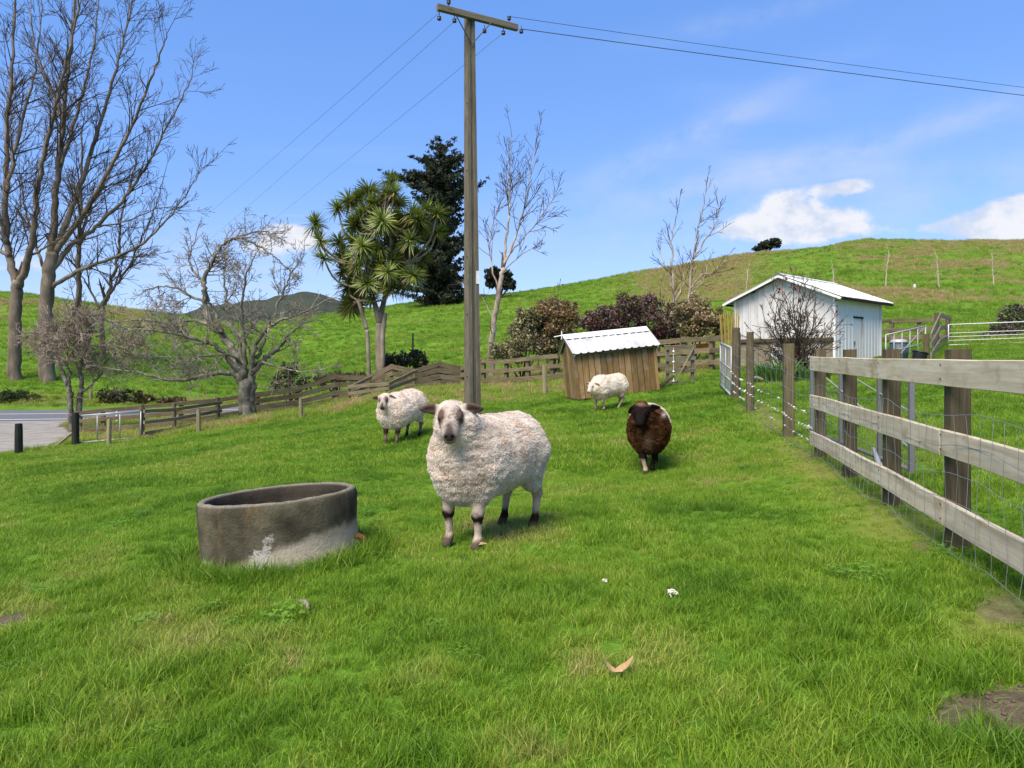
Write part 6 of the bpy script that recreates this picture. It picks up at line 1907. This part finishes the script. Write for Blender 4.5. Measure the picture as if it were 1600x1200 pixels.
def make_sheep(label, pos, heading, feet, head, h, colour, n_tuft, size=1.0, seed=0, wool_len=0.03, tail=True, ears=(0.0, 0.0), bodyscale=(1, 1, 1), leg_thin=1.0, crouch=0.0, hs=1.1):
    """feet: four (x,y,lift,kneebend) in the body frame: front-left, front-right, hind-left, hind-right; head: (x,y,z,yaw,pitch,roll)"""
    hd = Vector((heading[0], heading[1], 0)).normalized(); lt = Vector((-hd.y, hd.x, 0))
    base = Vector((pos[0], pos[1], g1(*pos)))
    S = thing('sheep', label, 'sheep', base, 'sheep in the paddock')
    def fz(x, y):
        q = base + hd * (x * size) + lt * (y * size)
        return (g1(q.x, q.y) - base.z) / size
    zf = 0.5 * (fz(feet[0][0], feet[0][1]) + fz(feet[1][0], feet[1][1])); zr = 0.5 * (fz(feet[2][0], feet[2][1]) + fz(feet[3][0], feet[3][1]))
    def lift(x): return zr + (zf - zr) * (x + 0.36) / 0.72 - crouch
    lo = np.array([-0.72, -0.46, -0.18]); hi = np.array([0.98, 0.46, 1.22])
    n = np.ceil((hi - lo) / h).astype(int)
    ax = [lo[i] + h * np.arange(n[i]) for i in range(3)]
    GX = np.stack(np.meshgrid(*ax, indexing='ij'), -1).reshape(-1, 3)
    bs = bodyscale
    def fields(P):
        Q = P.copy()
        Q[:, 2] -= np.interp(P[:, 0], [-0.4, 0.4], [lift(-0.4), lift(0.4)])
        zc = 0.655
        Bq = Q.copy(); Bq[:, 1] /= bs[1]
        wl = ell(Bq, (-0.02, 0, zc - 0.03), (0.47, 0.32, 0.305))
        wl = smin(wl, ell(Bq, (0.27, 0, 0.60), (0.26, 0.29, 0.31)), 0.10)
        wl = smin(wl, ell(Bq, (-0.32, 0, 0.665), (0.24, 0.285, 0.265)), 0.10)
        wl = smin(wl, cone(Q, (0.30, 0, 0.71), (head[0] - 0.10, head[1] * 0.75, head[2] - 0.085), 0.245, 0.162), 0.09)
        for i, s in ((0, 1), (1, -1)):
            fx_, fy_ = feet[i][0], feet[i][1]
            wl = smin(wl, cone(Q, (0.27, s * 0.145, 0.50), (0.27 + (fx_ - .27) * .3, s * .14 + (fy_ - s * .14) * .3, 0.385), 0.115, 0.07), 0.06)
        for i, s in ((2, 1), (3, -1)):
            fx_, fy_ = feet[i][0], feet[i][1]
            wl = smin(wl, cone(Q, (-0.35, s * 0.13, 0.58), (-0.37 + (fx_ + .40) * .25, s * .145 + (fy_ - s * .145) * .3, 0.385), 0.165, 0.085), 0.07)
        if tail: wl = smin(wl, cone(Q, (-0.52, 0, 0.74), (-0.57, 0, 0.52), 0.06, 0.045), 0.05)
        sk = None
        for i, s in ((0, 1), (1, -1), (2, 1), (3, -1)):
            x, y, lf, kb = feet[i]
            z0 = fz(x, y) + lf
            lz = lift(x)
            if i < 2:
                A = (0.27 + (x - .27) * .3, s * .14 + (y - s * .14) * .3, 0.42 + lz); K = (0.27 + (x - .27) * .62 + 0.02 + kb, s * .14 + (y - s * .14) * .6, 0.245 + lz * .6 + z0 * .4)
                Fk = (x - 0.012, y, z0 + 0.075)
                pr = [(A, K, 0.070, 0.040), (K, K, 0.043, 0.043), (K, Fk, 0.034, 0.024)]
            else:
                A = (-0.37 + (x + .40) * .25, s * .145 + (y - s * .145) * .3, 0.45 + lz); K = (-0.455 + (x + .40) * .55 - kb, s * .145 + (y - s * .145) * .6, 0.275 + lz * .6 + z0 * .4)
                Fk = (x - 0.018, y, z0 + 0.08)
                pr = [(A, K, 0.085, 0.040), (K, K, 0.042, 0.042), (K, Fk, 0.034, 0.025)]
            for (a, b, ra, rb) in pr:
                d = cone(P, a, b, ra * leg_thin, rb * leg_thin); sk = d if sk is None else smin(sk, d, 0.02)
            d = cone(P, Fk, (x + 0.022, y, z0 + 0.022), 0.033, 0.036)
            d = np.maximum(d, z0 - 0.002 - P[:, 2])
            sk = smin(sk, d, 0.012)
        # head
        HR = (Matrix.Rotation(head[3], 3, 'Z') @ Matrix.Rotation(-head[4], 3, 'Y') @ Matrix.Rotation(head[5], 3, 'X'))
        HRn = np.array(HR)
        hp = np.array([head[0], head[1], head[2] + lift(0.4)])
        q = (P - hp) @ HRn / hs
        hdsk = ell(q, (0, 0, -0.004), (0.098, 0.078, 0.08))
        hdsk = smin(hdsk, cone(q, (0.03, 0, 0.0), (0.165, 0, -0.045), 0.072, 0.048), 0.03)
        hdsk = smin(hdsk, cone(q, (0.0, 0, -0.055), (0.15, 0, -0.078), 0.058, 0.036), 0.03)
        hdsk = smin(hdsk, ell(q, (0.178, 0, -0.052), (0.034, 0.042, 0.036)), 0.015)
        for s in (1, -1):
            hdsk = smin(hdsk, ell(q, (0.062, s * 0.052, 0.034), (0.032, 0.022, 0.02)), 0.015)       # brow
            hdsk = -smin(-hdsk, -(-ell(q, (0.205, s * 0.020, -0.040), (0.012, 0.008, 0.007))), 0.004) if h < 0.012 else hdsk
            e = q.copy()
            dr = ears[0] if s > 0 else ears[1]
            er = np.array(Matrix.Rotation(s * (-0.16 + dr), 3, 'X') @ Matrix.Rotation(s * 0.22, 3, 'Z'))
            le = (e - (np.array([-0.028, s * 0.068, 0.044]) + er @ np.array([0, s * 0.072, 0]))) @ er
            tp = np.clip(1.0 - 0.45 * s * le[:, 1] / 0.08, 0.45, 1.4)
            le[:, 2] = le[:, 2] / tp
            ear = ell(le, (0, 0, 0), (0.019, 0.074, 0.036))
            cup = ell(le, (0.027, s * 0.003, 0.0), (0.019, 0.060, 0.025))
            ear = np.maximum(ear, -cup)
            hdsk = smin(hdsk, ear, 0.012)
        # woolly cheeks and poll
        hdsk = hdsk * hs
        wl = smin(wl, ell(q, (-0.06, 0, 0.006), (0.085, 0.092, 0.076)), 0.04)
        wl = smin(wl, ell(q, (-0.04, 0, -0.045), (0.085, 0.10, 0.09)), 0.05)
        sk = np.minimum(sk, hdsk)
        return wl, sk, q, hdsk
    wl, sk, q, hk = fields(GX)
    f = smin(wl, sk, 0.022).reshape(n)
    V, Q = surface_nets(f, lo, h)
    wl, sk, q, hk = fields(V)
    wfac = np.clip((sk - wl) / 0.03 + 0.5, 0, 1)
    # normals by finite differences of the blended field
    def fv(P):
        a, b, _, _ = fields(P); return smin(a, b, 0.022)
    e = 0.006; f0 = fv(V)
    Nn = np.stack([fv(V + np.array([e, 0, 0])) - f0, fv(V + np.array([0, e, 0])) - f0, fv(V + np.array([0, 0, e])) - f0], 1)
    Nn /= np.linalg.norm(Nn, axis=1)[:, None] + 1e-9
    so = Vector((seed * 3.7, seed * 1.9, 0))
    rel = np.array([mnoise.voronoi(Vector(p) * 24 + so)[0][0] for p in V])
    rel2 = np.array([mnoise.fractal(Vector((p[0], p[1], p[2] * 2.4)) * 5 + so, 0.7, 2.0, 3) for p in V])
    cre = np.abs(np.array([mnoise.fractal(Vector((p[0] * .7, p[1] * .7, p[2] * 1.8)) * 7 + so * 2, 0.8, 2.0, 2) for p in V]))
    disp = wfac * ((0.30 - rel) * 0.009 + rel2 * 0.012 - np.exp(-(cre / 0.05) ** 2) * 0.010)
    V = V + Nn * disp[:, None]
    cols = colour(V, q, hk, wfac, rel2, Nn)
    me = np_mesh('body', V * size, Q, True, cols)
    rot = Matrix((hd, lt, Vector((0, 0, 1)))).transposed().to_4x4()
    Mw = Matrix.Translation(base) @ rot
    body = place('body', me, MAT['wool'], S, Mw)
    # eyes
    HR = (Matrix.Rotation(head[3], 3, 'Z') @ Matrix.Rotation(-head[4], 3, 'Y') @ Matrix.Rotation(head[5], 3, 'X'))
    for s in (1, -1):
        c = Vector((head[0], head[1], head[2] + lift(0.4))) + HR @ Vector((0.068, s * 0.064, 0.016)) * hs
        m = MB(); r = 0.0165
        m.tube([c + Vector((0, 0, r * math.sin(a))) for a in (-1.5, -1, -.5, 0, .5, 1, 1.5)], [r * math.cos(a) for a in (-1.5, -1, -.5, 0, .5, 1, 1.5)], 10)
        place('eye', np_mesh('eye', np.array(m.v) * size, m.f, True), MAT['eye'], S, Mw)
    # locks of wool
    rg = np.random.default_rng(seed + 100)
    Qt = Q[wfac[Q].mean(1) > 0.6]
    ce = V[Qt].mean(1)
    ar = np.linalg.norm(np.cross(V[Qt[:, 1]] - V[Qt[:, 0]], V[Qt[:, 3]] - V[Qt[:, 0]]), axis=1); ar /= ar.sum()
    pk = rg.choice(len(Qt), n_tuft, p=ar)
    wts = rg.dirichlet((1, 1, 1, 1), n_tuft)
    P = (V[Qt[pk]] * wts[:, :, None]).sum(1); NN = Nn[Qt[pk]].mean(1); CC = cols[Qt[pk]].mean(1)
    shorter = np.clip((hk[Qt[pk]].mean(1)) / 0.06, 0.25, 1)
    l = wool_len * rg.uniform(0.5, 1.2, n_tuft) * shorter
    sw = np.stack([np.sin(P[:, 1] * 31 + P[:, 2] * 23), np.sin(P[:, 0] * 29 + P[:, 2] * 27 + 1), np.sin(P[:, 0] * 33 + P[:, 1] * 21 + 2)], 1)
    d1 = NN * 0.8 + 0.45 * sw + rg.normal(0, 0.22, (n_tuft, 3)) + np.array([0, 0, -0.45]); d1 /= np.linalg.norm(d1, axis=1)[:, None]
    d2 = d1 * 0.4 + rg.normal(0, 0.6, (n_tuft, 3)) + 0.25 * NN + np.array([0, 0, -0.3]); d2 /= np.linalg.norm(d2, axis=1)[:, None]
    b = np.cross(d1, rg.normal(size=(n_tuft, 3))); b /= np.linalg.norm(b, axis=1)[:, None]
    wv = (0.0048 * rg.uniform(0.6, 1.3, n_tuft))[:, None] * (wool_len / 0.022)
    p0 = P - NN * 0.004; p1 = P + d1 * (l * 0.55)[:, None]; p2 = p1 + d2 * (l * 0.5)[:, None]
    VV = np.stack([p0 - b * wv, p0 + b * wv, p1 - b * wv * .9, p1 + b * wv * .9, p2], 1).reshape(-1, 3)
    i5 = np.arange(n_tuft)[:, None] * 5
    q1 = (i5 + np.array([[0, 1, 3, 2]])).tolist(); q2 = (i5 + np.array([[2, 3, 4]])).tolist()
    cc = np.repeat(CC * rg.uniform(0.88, 1.12, (n_tuft, 1)), 5, 0)
    o = place('fleece', np_mesh('fleece', VV * size, q1 + q2, True, cc), MAT['wool'], S, Mw)
    o['kind'] = 'stuff'
    return S

def mixc(a, b, t):
    return a * (1 - t)[:, None] + np.array(b)[None, :] * t[:, None]
def white_face_cols(V, q, hk, wf, nz, Nn, dark=1.0, cream=(0.90, 0.84, 0.765)):
    n1 = vec_noise(V, 22); n2 = vec_noise(V, 60, 2); n3 = vec_noise(V + 5, 4)
    c = np.tile(np.array(cream), (len(V), 1))
    c = mixc(c, (0.66, 0.53, 0.42), np.clip(n3 * 0.5 + 0.02, 0, 0.35))
    skin = 1 - wf
    onhead = (hk < 0.02) & (wf < 0.6)
    # legs: pinkish white with dark bands
    leg = (~onhead) & (wf < 0.6)
    zl = V[:, 2]
    lc = np.tile(np.array((0.70, 0.59, 0.50)), (len(V), 1))
    band = np.exp(-((zl - 0.215 + n1 * 0.02) / 0.035) ** 2) * (V[:, 0] > 0) * dark
    hoof = sstep(-zl, -0.085, -0.045)
    hindband = np.exp(-((zl - 0.09) / 0.05) ** 2) * (V[:, 0] < 0) * dark
    mott = sstep(n1 + 0.5 * n2, 0.1, 0.4) * 0.45
    lc = mixc(lc, (0.25, 0.155, 0.11), mott)
    lc = mixc(lc, (0.035, 0.024, 0.020), np.clip(np.maximum(band, hindband) * 1.3, 0, 1))
    lc = mixc(lc, (0.10, 0.075, 0.058), hoof * 0.9)
    c[leg] = lc[leg]
    # face: white with brown-pink patches round the eyes and down the bridge, grey nose, dark ears
    fc = np.tile(np.array((0.76, 0.69, 0.63)), (len(V), 1))
    x, y, z = q[:, 0], q[:, 1], q[:, 2]
    eye = np.exp(-(((x - 0.06) / 0.050) ** 2 + ((np.abs(y) - 0.062) / 0.030) ** 2 + ((z - 0.026) / 0.05) ** 2))
    brg = np.exp(-(((x - 0.155) / 0.055) ** 2 + (y / 0.024) ** 2)) * (z > -0.055)
    spk = sstep(n2 + 0.4 * n1, 0.12, 0.4) * 0.45 * (z > -0.06)
    fc = mixc(fc, (0.17, 0.115, 0.095), np.clip(eye * 2.0 + spk + brg * 1.1 * (0.7 + n1), 0, 1))
    nose = np.exp(-(((x - 0.205) / 0.030) ** 2 + (y / 0.030) ** 2 + ((z + 0.042) / 0.028) ** 2))
    fc = mixc(fc, (0.12, 0.095, 0.09), np.clip(np.exp(-(((x - 0.19) / 0.05) ** 2 + (y / 0.034) ** 2)) * (z > -0.066) * 1.1, 0, 1))
    fc = mixc(fc, (0.06, 0.05, 0.052), np.clip(nose * 1.6, 0, 1))
    mouth = np.exp(-((z + 0.082 + 0.0 * x) / 0.007) ** 2) * (x > 0.14)
    fc = mixc(fc, (0.07, 0.05, 0.045), mouth * 0.9)
    for s in (1, -1):
        nost = np.exp(-(((x - 0.205) / 0.014) ** 2 + ((y - s * 0.022) / 0.010) ** 2 + ((z + 0.04) / 0.012) ** 2))
        fc = mixc(fc, (0.012, 0.01, 0.01), np.clip(nost * 1.5, 0, 1))
    ear = sstep(np.abs(y), 0.085, 0.105)
    fc = mixc(fc, (0.13, 0.075, 0.06), ear * 0.95)
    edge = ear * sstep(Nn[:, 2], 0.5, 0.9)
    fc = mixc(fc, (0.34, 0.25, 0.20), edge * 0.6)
    c[onhead] = fc[onhead]
    return c
# big ewe, body to the right, face to the camera
def c1(V, q, hk, wf, nz, Nn): return white_face_cols(V, q, hk, wf, nz, Nn)
make_sheep('big white sheep with brown-patched face staring at the camera', (-0.175, 5.36), (-0.56, -0.83),
           [(0.345, 0.145, 0, 0.0), (0.345, -0.115, 0, 0.0), (-0.40, 0.15, 0, 0.0), (-0.37, -0.125, 0, 0.0)],
           (0.55, 0.075, 0.962, 0.62, -0.36, 0.0), 0.0095, c1, 85000, 1.0, 1, 0.0125)
def c2(V, q, hk, wf, nz, Nn):
    c = white_face_cols(V, q, hk, wf, nz, Nn, 1.25)
    leg = (hk >= 0.02) & (wf < 0.6) & (V[:, 2] < 0.32)
    c[leg] = mixc(c[leg], (0.06, 0.04, 0.032), np.full(leg.sum(), 0.55))
    return c
x2 = (628 - 800) / F * 12.6
make_sheep('round white sheep with dark lower legs behind the big white sheep', (x2, 12.6), (-0.40, -0.92),
           [(0.34, 0.10, 0, 0), (0.36, -0.12, 0, 0), (-0.38, 0.15, 0, 0), (-0.36, -0.13, 0, 0)],
           (0.53, -0.04, 0.85, 0.38, -0.42, 0.12), 0.014, c2, 20000, 0.96, 2, 0.02, ears=(-0.4, 0.0), bodyscale=(1, 1.13, 1))
def c3(V, q, hk, wf, nz, Nn):
    n1 = vec_noise(V, 9); n2 = vec_noise(V, 25)
    br = np.tile(np.array((0.105, 0.046, 0.020)), (len(V), 1))
    br = mixc(br, (0.20, 0.095, 0.038), sstep(n1, -0.1, 0.35) * 0.75)
    br = mixc(br, (0.032, 0.017, 0.012), sstep(-n2, 0.1, 0.5) * 0.8)
    # cream rear and flanks, cream patch on the brisket
    rear = sstep(-(V[:, 0] + 0.0 - 0.22 * (V[:, 2] - 0.6)) + n1 * 0.08, -0.02, 0.06)
    c = mixc(br, (0.88, 0.81, 0.72), rear)
    bris = np.exp(-(((V[:, 1] + 0.0) / 0.06) ** 2 + ((V[:, 2] - 0.44) / 0.09) ** 2)) * (V[:, 0] > 0.25)
    c = mixc(c, (0.40, 0.28, 0.17), np.clip(bris * 0.9, 0, 1))
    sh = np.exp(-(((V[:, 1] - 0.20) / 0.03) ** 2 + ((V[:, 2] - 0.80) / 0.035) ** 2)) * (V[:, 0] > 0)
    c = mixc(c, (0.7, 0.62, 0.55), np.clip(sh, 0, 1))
    x, y, z = q[:, 0], q[:, 1], q[:, 2]
    onhead = (hk < 0.025)
    fc = np.tile(np.array((0.020, 0.014, 0.013)), (len(V), 1))
    top = sstep(z - 0.3 * x, 0.06, 0.09) * (np.abs(y) < 0.10)
    fc = mixc(fc, (0.30, 0.19, 0.13), top * 0.85)
    c[onhead] = fc[onhead]
    leg = (~onhead) & (wf < 0.6)
    lc = np.tile(np.array((0.022, 0.015, 0.012)), (len(V), 1))
    right = (V[:, 1] < 0) & (V[:, 0] > 0)
    lc = mixc(lc, (0.58, 0.44, 0.36), right * sstep(-V[:, 2], -0.21, -0.18))
    lc = mixc(lc, (0.03, 0.025, 0.02), right * sstep(-V[:, 2], -0.05, -0.035) * 0.9)
    lc = mixc(lc, (0.55, 0.42, 0.34), (V[:, 0] < 0) * sstep(V[:, 2], 0.16, 0.22))
    c[leg] = lc[leg]
    return c
x3 = (1014 - 800) / F * 8.85
make_sheep('dark brown sheep with black face and cream hindquarters walking forward', (x3, 8.85), (-0.22, -0.975),
           [(0.28, 0.055, 0.03, -0.02), (0.40, -0.035, 0, 0.01), (-0.36, 0.09, 0, 0), (-0.44, -0.07, 0, 0)],
           (0.57, -0.085, 0.90, -0.06, -0.45, -0.06), 0.012, c3, 26000, 0.88, 3, 0.024, ears=(0.1, -0.8), bodyscale=(1, 0.95, 1), crouch=0.03, hs=1.22)
def c4(V, q, hk, wf, nz, Nn):
    n1 = vec_noise(V, 9)
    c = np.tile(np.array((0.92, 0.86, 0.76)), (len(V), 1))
    c = mixc(c, (0.62, 0.50, 0.36), sstep(-V[:, 2], -0.56, -0.40) * 0.7)  # shade on the lower body put into the fleece colour
    onhead = (hk < 0.02) & (wf < 0.6)
    x, y, z = q[:, 0], q[:, 1], q[:, 2]
    fc = np.tile(np.array((0.78, 0.72, 0.66)), (len(V), 1))
    nose = np.exp(-(((x - 0.205) / 0.022) ** 2 + (y / 0.028) ** 2 + ((z + 0.045) / 0.025) ** 2))
    fc = mixc(fc, (0.25, 0.17, 0.15), np.clip(nose * 1.5, 0, 1))
    ear = sstep(np.abs(y), 0.085, 0.105)
    fc = mixc(fc, (0.38, 0.27, 0.23), ear * 0.75)
    c[onhead] = fc[onhead]
    leg = (~onhead) & (wf < 0.6)
    lc = np.tile(np.array((0.52, 0.42, 0.29)), (len(V), 1))
    lc = mixc(lc, (0.10, 0.075, 0.05), sstep(-V[:, 2], -0.06, -0.03) * 0.8)
    c[leg] = lc[leg]
    return c
x4 = (951 - 800) / F * 14.2
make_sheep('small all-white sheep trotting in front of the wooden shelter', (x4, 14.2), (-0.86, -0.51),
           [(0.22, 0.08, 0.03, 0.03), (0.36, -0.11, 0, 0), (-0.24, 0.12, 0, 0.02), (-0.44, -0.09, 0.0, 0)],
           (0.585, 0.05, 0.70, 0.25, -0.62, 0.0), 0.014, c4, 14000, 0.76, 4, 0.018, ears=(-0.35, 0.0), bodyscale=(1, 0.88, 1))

# ------------------------------------------------------------------ small things lying in the grass
def litter():
    rg = random.Random(9)
    def spot(px, py, hh):
        d = F * hh / (py - HZ); x = (px - 800) / F * d
        return Vector((x, d, g1(x, d) + 0.035))
    p = spot(962, 1060, 1.30)
    T = thing('dead_leaf', 'curled brown dead leaf lying in the front grass', 'leaf', p)
    for k, (a, l, up) in enumerate(((0.2, 0.075, 0.055), (2.6, 0.06, 0.05), (0.7, 0.06, 0.02))):
        m = MB(); dr = Vector((math.cos(a), math.sin(a) * .6, 0)); sd = Vector((0, 0.016, 0.006))
        pts = [p + dr * (l * f) + Vector((0, 0, up * f * f)) for f in (0, .33, .66, 1)]
        for i in range(3):
            w0 = (0.5, 1, .9, .2)[i]; w1 = (0.5, 1, .9, .2)[i + 1]
            m.poly([pts[i] - sd * w0, pts[i] + sd * w0, pts[i + 1] + sd * w1, pts[i + 1] - sd * w1])
        m.build('blade', MAT['dead_leaf'], T)
    for (px, py, hh, r, nm) in ((1050, 955, 1.29, 0.024, 'larger white wool tuft lying in the grass at right of centre'), (945, 924, 1.31, 0.012, 'tiny white wool tuft lying in the grass near the sheep')):
        p = spot(px, py, hh)
        m = MB()
        for _ in range(26):
            a = p + Vector((rg.uniform(-1, 1) * r, rg.uniform(-.6, .6) * r, rg.uniform(-.2, .5) * r)); d = Vector((rg.uniform(-1, 1), rg.uniform(-1, 1), rg.uniform(-.4, .6))) * r
            m.tube([a, a + d * .5 + Vector((0, 0, r * .2)), a + d], [r * .16, r * .14, .001], 4)
        tag(m.build('wool_tuft', MAT['wool_bit'], None, p), nm, 'wool')
    p = spot(752, 862, 1.36)
    m = MB(); m.poly([p + Vector((-.04, 0, 0)), p + Vector((0, -.02, .01)), p + Vector((.045, 0, .012)), p + Vector((.0, .02, .02))])
    tag(m.build('fallen_leaf', MAT['dead_leaf'], None, p), 'tan fallen leaf at the front hoof of the big white sheep', 'leaf')
    p = spot(478, 958, 1.37)
    a = p + Vector((-.05, .05, 0.01)); b = p + Vector((.03, -.05, .0))
    tag(MB().tube([a, a.lerp(b, .5) + Vector((.01, 0, .015)), b], [.010, .014, .009], 7).build('stick', MAT['twig_pale'], None, p, smooth=True), 'short pale stick lying in the grass below the trough', 'stick')
    # clods on the bare patch
    q = spot(1570, 1120, 1.19)
    T = MB()
    for _ in range(90):
        c = Vector((q.x + rg.gauss(0, .16), q.y + rg.gauss(0, .12), 0)); c.z = g1(c.x, c.y)
        r = rg.uniform(.003, .011)
        an = rg.uniform(0, 6.28); dd = Vector((math.cos(an), math.sin(an), 0)) * r
        T.tube([c - dd, c - dd * .4 + Vector((0, 0, r * .5)), c + dd * .5 + Vector((0, 0, r * .45)), c + dd], [r * .3, r * .85, r * .75, r * .2], 6)
    tag(T.build('soil_clods', plain('soil', (0.11, 0.085, 0.055), 0.95, 0.1), None, (0, 0, 0)), 'loose soil crumbs on the bare patch at lower right', 'soil', None, 'stuff')
litter()
